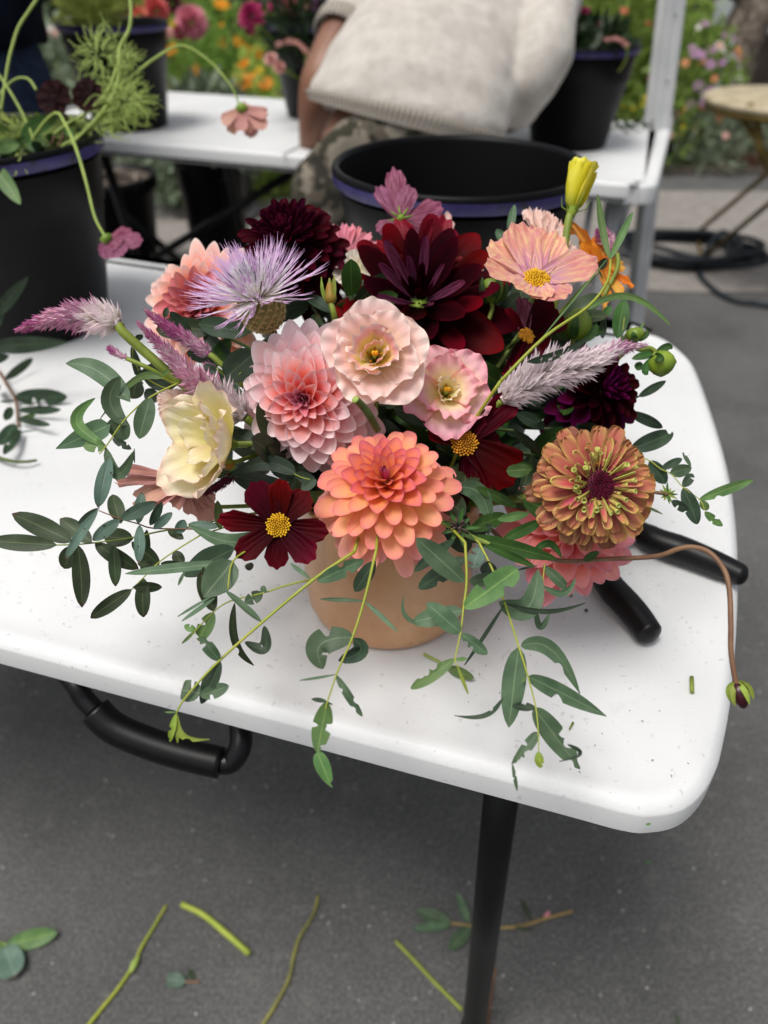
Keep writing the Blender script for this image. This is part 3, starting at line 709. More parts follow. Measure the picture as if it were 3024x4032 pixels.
def hand(J, E, Rd, pre, wrist, dirv, side, curl):
    """palm and five fingers from a wrist; dirv = pointing direction, side = towards the thumb, curl = palm side direction"""
    d = Vector(dirv).normalized(); s = Vector(side); s = (s-d*s.dot(d)).normalized(); c = Vector(curl).normalized()
    w = Vector(wrist); J[pre+'palm'] = w+d*.05; Rd[pre+'palm'] = (.030, .016); E.append((pre+'wrist', pre+'palm'))
    for i, (off, ln) in enumerate(((.028, .075), (.010, .085), (-.010, .080), (-.027, .062))):
        k = w+d*.09+s*off; J[f'{pre}k{i}'] = k; Rd[f'{pre}k{i}'] = .0105; E.append((pre+'palm', f'{pre}k{i}'))
        p = k+d*ln*.45+c*.012; J[f'{pre}m{i}'] = p; Rd[f'{pre}m{i}'] = .0088; E.append((f'{pre}k{i}', f'{pre}m{i}'))
        q = p+d*ln*.3+c*.025; J[f'{pre}t{i}'] = q; Rd[f'{pre}t{i}'] = .0072; E.append((f'{pre}m{i}', f'{pre}t{i}'))
    a = w+d*.03+s*.032; J[pre+'th0'] = a; Rd[pre+'th0'] = .012; E.append((pre+'palm', pre+'th0'))
    b = a+d*.03+s*.022+c*.01; J[pre+'th1'] = b; Rd[pre+'th1'] = .0098; E.append((pre+'th0', pre+'th1'))
    b2 = b+d*.028+s*.004+c*.012; J[pre+'th2'] = b2; Rd[pre+'th2'] = .008; E.append((pre+'th1', pre+'th2'))
def head(root, c, fwd, up, hair_len=.0):
    f = Vector(fwd).normalized(); u = Vector(up); u = (u-f*u.dot(f)).normalized(); s = f.cross(u)
    m = MB(); rows = []
    for i in range(15):
        t = i/14; a = PI*t; h = -math.cos(a)*.125; r = math.sin(a)**.85
        wd = .078*(1 if t > .45 else .72+.62*t); row = []
        for k in range(24):
            q = 2*PI*k/24; ff = math.cos(q); x = math.sin(q)*wd*r; y = ff*(.098 if ff < 0 else .09)*r
            if ff > .93 and .36 < t < .52: y += .022*(1-abs(t-.42)/.1)
            row.append(Vector(c)+f*y+s*x+u*h)
        rows.append(row)
    loft(m, rows); o = m.build('head', M_SKIN, root)
    for sg in (-1, 1):
        e = MB(); e.lathe([(.0001, .011), (.008, .008), (.011, 0), (.0001, -.01)], Vector(c)+f*.078+s*.032*sg+u*.01, 12, f); e.build('eye', M_EYE, o)
        e = MB(); e.tube(smoothpath([Vector(c)+s*.076*sg+u*.03, Vector(c)+s*.09*sg+u*.02-f*.012, Vector(c)+s*.088*sg-u*.02-f*.01, Vector(c)+s*.074*sg-u*.035], 4), .007, 8); e.build('ear', M_SKIN, o)
    e = MB(); e.tube([Vector(c)+f*.084-s*.024-u*.055, Vector(c)+f*.093-u*.055, Vector(c)+f*.084+s*.024-u*.055], [.003, .006, .003], 8); e.build('mouth', M_LIP, o)
    m = MB(); rows = []
    for i in range(10):
        a = PI*(.36+.64*i/9); rows.append([Vector(c)+f*(math.cos(2*PI*k/24)*.108*math.sin(a)*(1 if math.cos(2*PI*k/24) < .3 else .95)-.012)+s*math.sin(2*PI*k/24)*.09*math.sin(a)+u*(-math.cos(a)*.137) for k in range(24)])
    loft(m, rows); h = m.build('hair', M_HAIR, root); return o

pA = thing('person', 'person in beige knit jumper and camouflage trousers bending over the rear table', 'person', (-.12, 1.72, 0))
hip = P('D', 812, 330, 1.702); chest = P('D', 985, 40, 1.879); shc = P('D', 1010, -120, 2.027)
hip_l = P('D', 735, 390, 1.674); hip_r = P('D', 925, 390, 1.711)
footl = Vector((-.22, 1.66, .05)); footr = Vector((.10, 1.72, .05)); knl = Vector((-.20, 1.70, .47)); knr = Vector((.08, 1.76, .47))
shl = P('D', 800, -60, 1.953); elb = P('D', 693, 170, 1.860); wrl = P('D', 668, 300, 1.953)
shr = P('D', 1205, -20, 1.916); ebr = P('D', 1190, 180, 1.897); wrr = P('D', 1120, 262, 1.972)
J = {'pelvis': hip, 'belly': hip.lerp(chest, .4), 'chest': chest, 'neck': shc + Vector((.02, .06, .04)), 'shl': shl, 'elb': elb, 'lwrist': wrl, 'shr': shr, 'ebr': ebr, 'rwrist': wrr,
     'hl': hip_l, 'hr': hip_r, 'knl': knl, 'knr': knr, 'anl': footl+Vector((0, -.03, .04)), 'anr': footr+Vector((0, -.03, .04)), 'tol': footl+Vector((-.01, .15, -.01)), 'tor': footr+Vector((.01, .15, -.01)), 'fal': elb.lerp(wrl, .4), 'far': ebr.lerp(wrr, .4), 'nk2': shc + Vector((.03, .13, .07))}
E = [('pelvis', 'belly'), ('belly', 'chest'), ('chest', 'neck'), ('neck', 'nk2'), ('chest', 'shl'), ('shl', 'elb'), ('elb', 'fal'), ('fal', 'lwrist'), ('chest', 'shr'), ('shr', 'ebr'), ('ebr', 'far'), ('far', 'rwrist'), ('pelvis', 'hl'), ('pelvis', 'hr'), ('hl', 'knl'), ('hr', 'knr'), ('knl', 'anl'), ('knr', 'anr'), ('anl', 'tol'), ('anr', 'tor')]
Rd = {'pelvis': .11, 'belly': .12, 'chest': .13, 'neck': .06, 'nk2': .052, 'shl': .058, 'elb': .056, 'fal': .052, 'lwrist': .029, 'shr': .055, 'ebr': .042, 'far': .04, 'rwrist': .028, 'hl': .085, 'hr': .085, 'knl': .06, 'knr': .06, 'anl': .04, 'anr': .04, 'tol': .03, 'tor': .03}
hand(J, E, Rd, 'l', wrl, Vector((.1, .5, -.55)), Vector((.8, .3, 0)), Vector((.1, -.1, -.6)))
hand(J, E, Rd, 'r', wrr, Vector((-.5, .5, -.25)), Vector((-.3, .6, .3)), Vector((0, -.1, -.8)))
body(pA, J, E, Rd)
head(pA, shc + Vector((.05, .23, .10)), (.15, .75, -.55), (.05, .6, .75))
# jumper
m = MB()
axd = (chest-hip).normalized()
def ring(zx, zy, d, hw, dep, tilt=0, n=30, hz=0.0):
    c = P('D', zx, zy, d); a = (R_*math.cos(tilt)-U_*math.sin(tilt))*(hw/1591*d); bvec = a.normalized().cross(axd).normalized(); hb = Vector((0, 1, -.12)).normalized(); hb = hb if hb.dot(bvec) > 0 else -hb; bvec = bvec.lerp(hb, hz).normalized(); return ellring(c, a, bvec*dep, n)
rings = [ring(872, 258, 1.674, 214, .135, .25, hz=1), ring(882, 240, 1.674, 220, .145, .24, hz=.8), ring(888, 225, 1.702, 222, .16, .14, hz=.4), ring(910, 180, 1.739, 215, .165, .10), ring(948, 120, 1.786, 217, .165, .05), ring(975, 60, 1.841, 210, .16, 0), ring(992, 0, 1.888, 200, .15, -.02), ring(1000, -60, 1.944, 212, .13, -.02), ring(1008, -110, 1.990, 180, .10, 0), ring(1012, -150, 2.046, 90, .07, 0)]
loft(m, rings)
m.tube(smoothpath([shc, shl+Vector((.05, 0, .01)), shl, shl.lerp(elb, .33), shl.lerp(elb, .56)], 4), [.09, .095, .092, .078, .070], 18)
m.tube(smoothpath([shc, shr+Vector((-.04, 0, 0)), P('D', 1178, 40, 1.76), P('D', 1174, 110, 1.70), P('D', 1135, 190, 1.72), P('D', 1108, 240, 1.80)], 4), [.09, .095, .088, .080, .062, .052], 18)
o = m.build('jumper', M_KNIT, pA); remeshed(o, .011, 4, (.022, .16)); o.data.materials.clear(); o.data.materials.append(M_KNIT)
m = MB()
r0, r1 = ring(872, 264, 1.669, 215, .137, .25, 60, 1), ring(880, 246, 1.669, 222, .147, .24, 60, .85)
m.grid([[r1[k].lerp(r0[k], t) + (r0[k]-hip).normalized()*(.006*math.sin(PI*min(1, t*1.5))) for k in range(60)] for t in (0, .25, .5, .75, 1)], lambda a, c: (c, a), True)
m.build('ribbed_hem', M_RIB, o)
m = MB(); c0 = shl.lerp(elb, .60); ad = (elb-shl).normalized(); xa = ad.orthogonal().normalized(); xb = ad.cross(xa)
m.grid([ellring(c0+ad*t, xa*r, xb*r, 40) for t, r in ((-.03, .0715), (-.015, .074), (.008, .073), (.012, .068))], lambda a, c: (c*.3, a), True); m.build('sleeve_cuff', M_RIB, o)
# trousers
m = MB()
loft(m, [ring(890, 318, 1.665, 160, .09, .22), ring(872, 345, 1.665, 182, .112, .20), ring(840, 385, 1.674, 192, .125, .08), ring(830, 420, 1.693, 185, .125, 0), ring(824, 455, 1.711, 160, .10, 0)])
m.tube(smoothpath([hip_l, hip_l.lerp(knl, .3), knl, knl.lerp(footl, .6), footl+Vector((0, -.03, .06))], 4), [.105, .108, .092, .085, .08], 20)
m.tube(smoothpath([hip_r, hip_r.lerp(knr, .3), knr, knr.lerp(footr, .6), footr+Vector((0, -.03, .06))], 4), [.10, .104, .092, .085, .08], 20)
remeshed(m.build('trousers', M_CAMO, pA), .015, 6, (.018, .09))
for f_ in (footl, footr):
    m = MB(); loft(m, [ellring(f_+Vector((0, y, z)), (w, 0, 0), (0, 0, h), 16) for y, z, w, h in ((-.10, 0, .02, .03), (-.07, .0, .038, .045), (0, 0, .042, .048), (.1, -.01, .045, .038), (.17, -.015, .038, .03), (.2, -.02, .015, .02))]); m.build('shoe', M_SHOE, pA)

# second person at the far left
pB = thing('person', 'person in dark navy jacket and blue jeans standing at the upper left', 'person', (-1.12, 2.06, 0))
bx, by = -1.0, 2.06
J = {'pelvis': (bx, by, .93), 'belly': (bx, by, 1.1), 'chest': (bx, by, 1.32), 'neck': (bx, by+.02, 1.48), 'nk2': (bx, by+.03, 1.56), 'shl': (bx-.17, by, 1.42), 'elb': (bx-.25, by+.04, 1.14), 'lwrist': (bx-.15, by+.24, 1.02), 'shr': (bx+.17, by, 1.42), 'ebr': (bx+.20, by+.05, 1.15), 'rwrist': (bx-.04, by+.26, 1.08),
     'hl': (bx-.09, by, .88), 'hr': (bx+.09, by, .88), 'knl': (bx-.1, by+.02, .48), 'knr': (bx+.11, by+.03, .48), 'anl': (bx-.11, by, .09), 'anr': (bx+.12, by, .09), 'tol': (bx-.13, by+.16, .035), 'tor': (bx+.14, by+.16, .035)}
E = [('pelvis', 'belly'), ('belly', 'chest'), ('chest', 'neck'), ('neck', 'nk2'), ('chest', 'shl'), ('shl', 'elb'), ('elb', 'lwrist'), ('chest', 'shr'), ('shr', 'ebr'), ('ebr', 'rwrist'), ('pelvis', 'hl'), ('pelvis', 'hr'), ('hl', 'knl'), ('hr', 'knr'), ('knl', 'anl'), ('knr', 'anr'), ('anl', 'tol'), ('anr', 'tor')]
Rd = {'pelvis': .12, 'belly': .11, 'chest': .125, 'neck': .055, 'nk2': .05, 'shl': .055, 'elb': .042, 'lwrist': .028, 'shr': .055, 'ebr': .042, 'rwrist': .028, 'hl': .085, 'hr': .085, 'knl': .06, 'knr': .06, 'anl': .04, 'anr': .04, 'tol': .03, 'tor': .03}
hand(J, E, Rd, 'l', J['lwrist'], (.3, .6, -.3), (.6, 0, .4), (.1, -.1, -.8)); hand(J, E, Rd, 'r', J['rwrist'], (-.3, .6, -.3), (-.6, 0, .4), (0, -.1, -.8))
body(pB, J, E, Rd); head(pB, (bx, by+.05, 1.66), (.1, .9, -.35), (0, .35, .9))
m = MB(); loft(m, [ellring((bx, by, z), (w, 0, 0), (0, dd, 0)) for z, w, dd in ((.98, .20, .15), (1.06, .205, .155), (1.2, .2, .15), (1.35, .215, .15), (1.44, .19, .12), (1.5, .08, .08))])
for sg, a, b in ((-1, 'shl', 'elb'), (1, 'shr', 'ebr')):
    w = 'lwrist' if sg < 0 else 'rwrist'; m.tube(smoothpath([J[a], J[b], Vector(J[b]).lerp(Vector(J[w]), .75)], 5), [.078, .048], 16)
remeshed(m.build('jacket', M_NAVY, pB), .014, 5, (.02, .1))
m = MB(); loft(m, [ellring((bx, by, z), (w, 0, 0), (0, dd, 0)) for z, w, dd in ((1.02, .165, .125), (.93, .185, .14), (.83, .185, .14), (.76, .15, .11))])
for k, f_ in (('l', 'anl'), ('r', 'anr')): m.tube(smoothpath([J['h'+k], J['kn'+k], Vector(J[f_])+Vector((0, 0, -.02))], 5), [.105, .078], 18)
remeshed(m.build('jeans', M_JEAN, pB), .014, 5, (.015, .08))
for k in ('anl', 'anr'):
    f_ = Vector(J[k])-Vector((0, -.02, .045)); m = MB(); loft(m, [ellring(f_+Vector((0, y, z)), (w, 0, 0), (0, 0, h), 16) for y, z, w, h in ((-.10, 0, .02, .03), (-.07, .0, .038, .045), (0, 0, .042, .048), (.1, -.01, .045, .038), (.17, -.015, .038, .03), (.2, -.02, .015, .02))]); m.build('shoe', M_SHOE, pB)

# ================================================================== garden behind
LG1 = leaf_mat('garden_leaf', '#648a34', '#9cb45a', '#b0c86c', trans=.38); LG2 = leaf_mat('garden_leaf_light', '#98b24a', '#c4d478', '#d0dc88', trans=.4); LG3 = leaf_mat('garden_leaf_grey', '#667a62', '#a4b094', '#b8c0a0', trans=.15)
LG4 = leaf_mat('garden_leaf_dark', '#1c2c18', '#34482a', '#4a5c38')
def blossom_mats():
    d = {}
    for n, c, c2 in (('coral', '#c8443c', '#e08070'), ('pinkball', '#d0607a', '#eba0ac'), ('magenta', '#8c1448', '#b03068'), ('orange', '#d8800c', '#f0a020'), ('yellow', '#d0a810', '#e8cc30'), ('blush', '#d89a90', '#ecc0b4'), ('wine', '#3c0816', '#5c1024'), ('mauve', '#a878a0', '#c8a0c4'), ('white', '#d8d4cc', '#f0ece6'), ('salmon', '#c86a4a', '#e09a78')):
        d[n] = petal_mat('blossom_'+n, [(0, c), (1, c2)], vein=.1)
    return d
BM = blossom_mats()
def leafcloud(m, rnd, c, rad, n, size, up=.3, aspect=.45):
    c = Vector(c)
    for i in range(n):
        q = Vector((rnd.gauss(0, 1), rnd.gauss(0, 1), rnd.gauss(0, 1))); q.normalize(); q *= rnd.random()**.4
        p = c + Vector((q.x*rad[0], q.y*rad[1], q.z*rad[2]))
        d = (Vector((rnd.uniform(-1, 1), rnd.uniform(-1, 1), rnd.uniform(-.6, 1)+up)) + q*.6).normalized(); s = d.orthogonal().normalized(); s = (Matrix.Rotation(rnd.uniform(0, 6.28), 3, d) @ s)
        l = size*rnd.uniform(.6, 1.4); w = l*aspect*.5; nn = d.cross(s)
        m.quad(p, p+d*l*.5+s*w+nn*l*.05, p+d*l-nn*l*.08, p+d*l*.5-s*w+nn*l*.05, ((.5, 0), (1, .5), (.5, 1), (0, .5)))
def pompon(name, label, c, r, mat, rnd, group='', stem_to=None, n=90, cat='flower', flat=False):
    t = thing(name, label, cat, c, None, group or None); ax = Vector((rnd.uniform(-.4, .4), -.7, rnd.uniform(.3, .9))).normalized(); rot = frame(ax.orthogonal(), ax)
    m = MB()
    for i in range(n):
        k = (i+.5)/n; a = i*2.39996; th = math.radians(10+(95 if flat else 135)*k); dr = rot @ Vector((math.cos(a)*math.sin(th), math.sin(a)*math.sin(th), math.cos(th))); side = dr.cross(ax).normalized()
        l = r*(.35+.65*k if flat else rnd.uniform(.85, 1.05)); w = r*(.2 if flat else .16)
        b = Vector(c)+dr*l*.3; tip = Vector(c)+dr*l
        up = side.cross(dr)*w*.5
        m.quad(b, b.lerp(tip, .6)+side*w-up*.2, tip+up*.4, b.lerp(tip, .6)-side*w-up*.2, ((.5, 0), (1, .6), (.5, 1), (0, .6)))
    m.build('bloom', mat, t)
    m = MB(); e = Vector(stem_to) if stem_to is not None else Vector(c)+Vector((0, .02, -.2)); m.tube(smoothpath([Vector(c)-ax*r*.2, Vector(c).lerp(e, .4)+Vector((0, .01, 0)), e], 4), .0025, 5); m.build('stem', M_STEM, t)
    return t
def garden(name, label, c, rad, n, size, mat, blooms=(), nb=0, bs=.03, seed=0, aspect=.45, cat='plant'):
    rnd = random.Random(seed); t = thing(name, label, cat, (c[0], c[1], 0)); m = MB(); leafcloud(m, rnd, c, rad, n, size, aspect=aspect); f_ = m.build('foliage', mat, t); f_['kind'] = 'stuff'
    m = MB()
    for i in range(9):
        a = rnd.uniform(0, 6.28); m.tube(smoothpath([(c[0]+.1*math.cos(a), c[1]+.1*math.sin(a), 0), (c[0]+rad[0]*.4*math.cos(a), c[1]+rad[1]*.4*math.sin(a), c[2]*.6), (c[0]+rad[0]*.7*math.cos(a), c[1]+rad[1]*.7*math.sin(a), c[2]+rad[2]*.5)], 4), [.008, .003], 5)
    m.build('stems', M_STEM, t)['kind'] = 'stuff'
    for bmt in blooms:
        m = MB()
        for i in range(nb):
            q = Vector((rnd.gauss(0, 1), -abs(rnd.gauss(0, 1)), abs(rnd.gauss(0, 1)))).normalized(); p = Vector(c)+Vector((q.x*rad[0], q.y*rad[1], q.z*rad[2]*1.05-rad[2]*.1*rnd.random()*4))
            ax = (q+Vector((0, -.5, .4))).normalized(); x = ax.orthogonal().normalized(); y = ax.cross(x); s = bs*rnd.uniform(.6, 1.2)
            for k in range(7):
                a = k/7*6.283; dr = x*math.cos(a)+y*math.sin(a); sd_ = ax.cross(dr)
                m.quad(p, p+dr*s*.6+sd_*s*.3+ax*s*.1, p+dr*s, p+dr*s*.6-sd_*s*.3+ax*s*.1, ((.5, 0), (1, .6), (.5, 1), (0, .6)))
        m.build('blossoms', BM[bmt], t)['kind'] = 'stuff'
    return t
garden('garden_plant', 'bright green leafy plant directly left of the canopy pole', (1.40, 5.6, .50), (.5, .4, .50), 2600, .09, LG1, ('magenta', 'coral'), 10, .035, 1)
garden('garden_plant', 'tall yellow green shrub behind the right hand bucket', (1.0, 6.3, .75), (.7, .5, .7), 2600, .10, LG2, ('salmon',), 12, .03, 2)
garden('flowering_shrub', 'loose shrub with small orange and pink flowers right of the canopy pole', (1.98, 5.45, .38), (.30, .33, .42), 2400, .06, LG1, ('salmon', 'mauve', 'white'), 17, .035, 3, .3)
garden('flowering_shrub', 'low dry grassy plant trailing over the path edge right of the pole', (2.1, 5.2, .14), (.55, .3, .2), 2200, .09, LG3, ('blush', 'salmon'), 10, .022, 4, .16)
garden('garden_plant', 'green weedy plant at the foot of the canopy pole', (1.65, 5.2, .2), (.4, .3, .25), 1500, .07, LG1, ('yellow',), 10, .02, 5, .3)
garden('garden_plant', 'green grassy clump behind the driftwood at upper right', (1.95, 6.9, .75), (.6, .5, .65), 2200, .10, LG2, ('mauve',), 14, .03, 6)
garden('garden_plant', 'dark leafy bush far behind between the buckets', (-2.0, 6.6, .8), (1.3, .6, .85), 4200, .11, LG4, (), 0, .03, 7)
garden('marigold_plant', 'orange flowered plant in the bed left of the magenta dahlia', (-.98, 4.9, .50), (.32, .3, .46), 2200, .06, LG1, ('orange',), 24, .042, 8, .3)
garden('marigold_plant', 'yellow and orange flowered plant behind the rear table middle', (-.62, 4.6, .32), (.3, .3, .40), 1900, .07, LG2, ('yellow', 'orange'), 16, .045, 9)
garden('garden_plant', 'yellow green flower clump above the pink dahlia ball', (-1.38, 5.8, .85), (.4, .4, .4), 1400, .07, LG2, ('yellow',), 30, .05, 10)
garden('garden_plant', 'grey green plant with pale leaves between the left buckets', (-1.95, 4.9, .42), (.45, .4, .45), 1900, .06, LG3, ('blush', 'white'), 25, .03, 11)
garden('garden_plant', 'grey green foliage under the pink dahlia ball', (-1.05, 4.3, .26), (.35, .3, .26), 1500, .08, LG3, (), 0, .03, 12)
garden('garden_plant', 'leafy bush far behind the bent over person', (.1, 6.6, .8), (1.2, .6, .85), 3200, .11, LG1, ('coral',), 12, .04, 13)
garden('garden_plant', 'green shrub behind the person in navy at far left', (-4.1, 6.4, .8), (1.1, .6, .85), 2600, .11, LG4, ('wine',), 12, .04, 14)
# driftwood stump
dwt = thing('driftwood_stump', 'weathered driftwood root standing among the flowers beside the white siding', 'stump', (2.42, 5.95, .05))
rnd = random.Random(11)
m = MB(); m.tube(smoothpath([(2.42, 5.95, .0), (2.39, 5.9, .5), (2.47, 5.92, .9), (2.32, 5.95, 1.25)], 6), [.20, .09], 14); m.build('trunk', M_BARK, dwt)
for k in range(10):
    a = rnd.uniform(0, 6.28); h = rnd.uniform(.6, 1.0); m = MB(); p0 = Vector((2.42, 5.92, h)); e = Vector((math.cos(a)*rnd.uniform(.2, .4), -.1+.15*math.sin(a), rnd.uniform(-.1, .25)))
    m.tube(smoothpath([p0, p0+e*.5+Vector((0, 0, .05)), p0+e], 4), [.045, .008], 8); m.build('root', M_BARK, dwt)
# shed with white siding
sh = thing('garden_shed', 'shed with white vertical siding over a brown skirt at the upper right corner', 'shed', (5.4, 6.4, 0))
p0 = G('C', 1465, 200, 0); A0 = P('C', 1462, 214, 5.9)
zb = A0.z
m = MB(); m.box((A0.x+1.75, A0.y+.33, .05+(zb-.05)/2), (1.70, 0, 0), (0, .3, 0), (0, 0, (zb-.05)/2)); m.build('skirt_wall', M_BROWN, sh, False)
for k in range(7):
    m = MB(); x0 = A0.x+k*.5; m.box((x0+.245, A0.y+.02, zb+.9), (.242, 0, 0), (0, .015, 0), (0, 0, .9)); m.build('siding_board', M_SIDE, sh, False)
m = MB(); m.box((A0.x+1.75, A0.y+.36, zb+.9), (1.74, 0, 0), (0, .3, 0), (0, 0, .895)); m.build('wall', M_SIDE, sh, False)
m = MB(); m.box((A0.x-.03, A0.y+.0, zb+.85), (.03, 0, 0), (0, .05, 0), (0, 0, .95)); m.build('corner_trim', M_SIDE, sh, False)
m = MB(); m.box((A0.x+1.75, A0.y+.3, zb+1.83), (1.9, 0, 0), (0, .5, 0), (0, 0, .03)); m.build('roof', M_STONE, sh, False)
# white stake
wk = MB(); wk.tube([P('C', 1270, 780, 4.6), P('C', 1430, 230, 4.9)], .018, 8); tag(wk.build('garden_stake', M_SIDE), 'white leaning garden stake rising out of the flowering shrub', 'stake')
for i in range(9):
    c_ = G('C', 1150+60*i, 745-3*i, .07) if False else Vector((2.35+i*.23, 5.12, .03+.035))
    m = MB(); m.box(c_, (.105, 0, 0), (0, .05, 0), (0, 0, .035)); o = m.build('edging_brick', M_RED, None, False); o.location = (0, 0, 0)
    tag(o, 'red edging brick in the row along the garden bed under the bistro table', 'brick', 'red edging bricks')
# fence closing the far end
fc = thing('board_fence', 'dark board fence far behind the garden plants', 'fence', (0, 9, 0))
for k in range(60):
    m = MB(); m.box((-9+k*.3, 9, .95), (.145, 0, 0), (0, .012, 0), (0, 0, .9)); m.build('board', M_BROWN, fc, False)
for z_ in (.4, 1.5):
    m = MB(); m.box((0, 9.03, z_), (9.2, 0, 0), (0, .02, 0), (0, 0, .04)); m.build('rail', M_BROWN, fc, False)

# flowers standing in the rear buckets
rnd = random.Random(21)
BK = {'left': Vector((-.755, 2.45, .80)), 'right': Vector((.50, 2.20, .82)), 'mid': Vector((-.20, 2.62, .8)), 'back': Vector((-.75, 3.42, .4))}
bucket(-.75, 3.42, .0, 'tall black bucket standing on the ground behind the rear table with pompon dahlias', .16, .12, .5)
def pf(z, x, y, d, rp, mat, label, bk, **kw):
    if kw.pop('tall', 0): d = d
    return pompon(kw.pop('name', 'dahlia'), label, P(z, x, y, d), px(z, rp, d), BM[mat], rnd, 'flowers standing in the rear buckets', BK[bk], **kw)
pf('A', 1020, 70, 2.9, 92, 'coral', 'coral pompon dahlia behind the far left bucket, larger of two', 'back', n=130)
pf('A', 905, 100, 2.85, 62, 'coral', 'small coral pompon dahlia just above the far left bucket rim', 'back')
pf('A', 1250, 145, 2.9, 112, 'pinkball', 'big pink pompon dahlia ball left of the orange marigolds', 'back', n=170)
pf('A', 1170, 215, 2.9, 50, 'magenta', 'dark magenta flower below the pink dahlia ball', 'back')
pf('A', 1080, 210, 2.85, 60, 'blush', 'blush flower hanging behind the right side of the far left bucket', 'back', flat=True)
pf('A', 810, 40, 2.7, 80, 'wine', 'dark wine flower above the far left bucket', 'back', flat=True)
pf('A', 1120, 20, 2.95, 70, 'wine', 'dark wine bloom between the coral and pink pompons', 'back')
pf('B', 130, 90, 2.05, 100, 'magenta', 'magenta dahlia with yellow eye left of the bucket of pink flowers', 'mid', flat=True, n=60)
pf('B', 130, 180, 2.08, 42, 'magenta', 'drooping magenta dahlia just below the larger magenta one', 'mid', flat=True, n=40)
for i, (x, y, r, mt, lb) in enumerate([(280, 25, 60, 'magenta', 'dark pink bloom at the left of the pink bunch'), (370, 35, 70, 'pinkball', 'pink fluffy bloom in the middle of the bunch'), (440, 45, 60, 'blush', 'blush bloom in the middle of the pink bunch'), (530, 25, 60, 'mauve', 'lilac bloom right of the pink bunch beside the sleeve'), (250, 350, 50, 'blush', 'blush flower low on the front of the middle bucket'), (300, 400, 40, 'blush', 'small blush flower hanging lowest on the middle bucket')]):
    pf('B', x, y, 2.12 if y < 100 else 2.03, r, mt, lb, 'mid', flat=i % 2 == 0)
for i, (x, y, r, mt, lb) in enumerate([(430, 190, 50, 'coral', 'coral bloom peeking over the right hand bucket rim'), (490, 90, 55, 'magenta', 'magenta bloom highest in the right hand bucket'), (550, 160, 40, 'magenta', 'dark magenta bloom in the right hand bucket'), (620, 195, 55, 'blush', 'blush bloom leaning right in the right hand bucket'), (380, 30, 60, 'blush', 'blush bloom beside the shoulder of the bent over person'), (520, 225, 40, 'salmon', 'small salmon bloom low in the right hand bucket')]):
    pf('C', x, y, 1.86, r, mt, lb, 'right', flat=i % 2 == 1)
for (z, pts, w, lb) in (('B', [(290, 265), (370, 245), (430, 270), (460, 310)], 30, 'arching pink celosia plume over the middle bucket'), ('C', [(620, 255), (680, 245), (730, 265), (760, 290)], 26, 'pinkish brown celosia plume leaning over the right hand bucket rim')):
    t = thing('celosia_plume', lb, 'flower', P(z, *pts[0], 2.0)); m = MB(); sp = smoothpath([P(z, x, y, 2.02 if z == 'B' else 1.75) for x, y in pts], 5); rr = px(z, w/2, 2.0)
    for i in range(260):
        k = rnd.random(); p = sp[min(len(sp)-1, int(k*len(sp)))]; dr = Vector((rnd.uniform(-1, 1), rnd.uniform(-1, 1), rnd.uniform(-1, 1))).normalized(); s_ = dr.orthogonal().normalized()*rr*.25
        m.quad(p+dr*rr*.3, p+dr*rr*.8+s_, p+dr*rr*1.25, p+dr*rr*.8-s_)
    m.build('bracts', BM['blush'], t)['kind'] = 'stuff'
    m = MB(); m.tube(smoothpath([sp[-1], sp[-1]+Vector((0, .02, -.05)), BK['mid' if z == 'B' else 'right']], 4), .003, 5); m.build('stem', M_STEM, t)
def bunch(label, c, rad, n, size, mat, asp, cat='foliage', seed=1):
    t = thing('foliage_bunch', label, cat, c); m = MB(); leafcloud(m, random.Random(seed), c, rad, n, size, .5, asp); m.build('leaves', mat, t)['kind'] = 'stuff'; return t
bunch('feathery green foliage standing in the far left bucket', (-.80, 2.43, 1.04), (.085, .09, .08), 1000, .045, LG2, .12, seed=31)
bunch('dark green foliage spilling down the front of the middle bucket', (-.20, 2.56, .95), (.14, .12, .13), 1300, .05, LG4, .2, seed=32)
bunch('dark green leaves under the blooms in the right hand bucket', (.50, 2.21, .975), (.10, .10, .03), 260, .05, LG4, .35, seed=33)
bunch('grey green foliage under the pompon dahlias behind the far left bucket', (-.72, 3.42, .52), (.22, .12, .20), 1100, .07, LG3, .35, seed=34)
bunch('bits of cut greenery lying on the back corner of the rear table', (.70, 2.36, .745), (.08, .06, .004), 60, .035, LG4, .2, seed=35)

# ================================================================== bouquet: materials
PK1 = petal_mat('dahlia_pink_in', [(0, '#e84a34'), (.42, '#f67c6c'), (.9, '#fcd4d8')], '#ffe4e6', edgew=.75, vein=.07, trans=.34)
PK2 = petal_mat('dahlia_pink', [(0, '#f0583a'), (.3, '#f8907c'), (.6, '#fcd0d4'), (1, '#fff4f5')], '#fff6f7', edgew=.8, vein=.07, trans=.34)
PK3 = petal_mat('dahlia_pink_out', [(0, '#f07c64'), (.3, '#fab4b4'), (.65, '#fde0e4'), (1, '#fff6f7')], '#fff4f5', edgew=.6, vein=.07, trans=.34)
PK0 = petal_mat('dahlia_pink_bud', [(0, '#b83c50'), (.5, '#d8748a'), (1, '#eeb0c0')], '#f4c8d2', edgew=.6)
CO0 = petal_mat('dahlia_coral_bud', [(0, '#9c1c40'), (.5, '#c84468'), (1, '#e07890')], '#c8406c', edgew=.5)
CO1 = petal_mat('dahlia_coral_in', [(0, '#ffa840'), (.5, '#fa9468'), (1, '#ec7490')], '#e06c98', edgew=.7, vein=.1)
CO2 = petal_mat('dahlia_coral', [(0, '#ffc658'), (.45, '#ffbc80'), (.82, '#ffa490'), (1, '#f48c9c')], '#f88c88', edgew=.6, vein=.1, trans=.32)
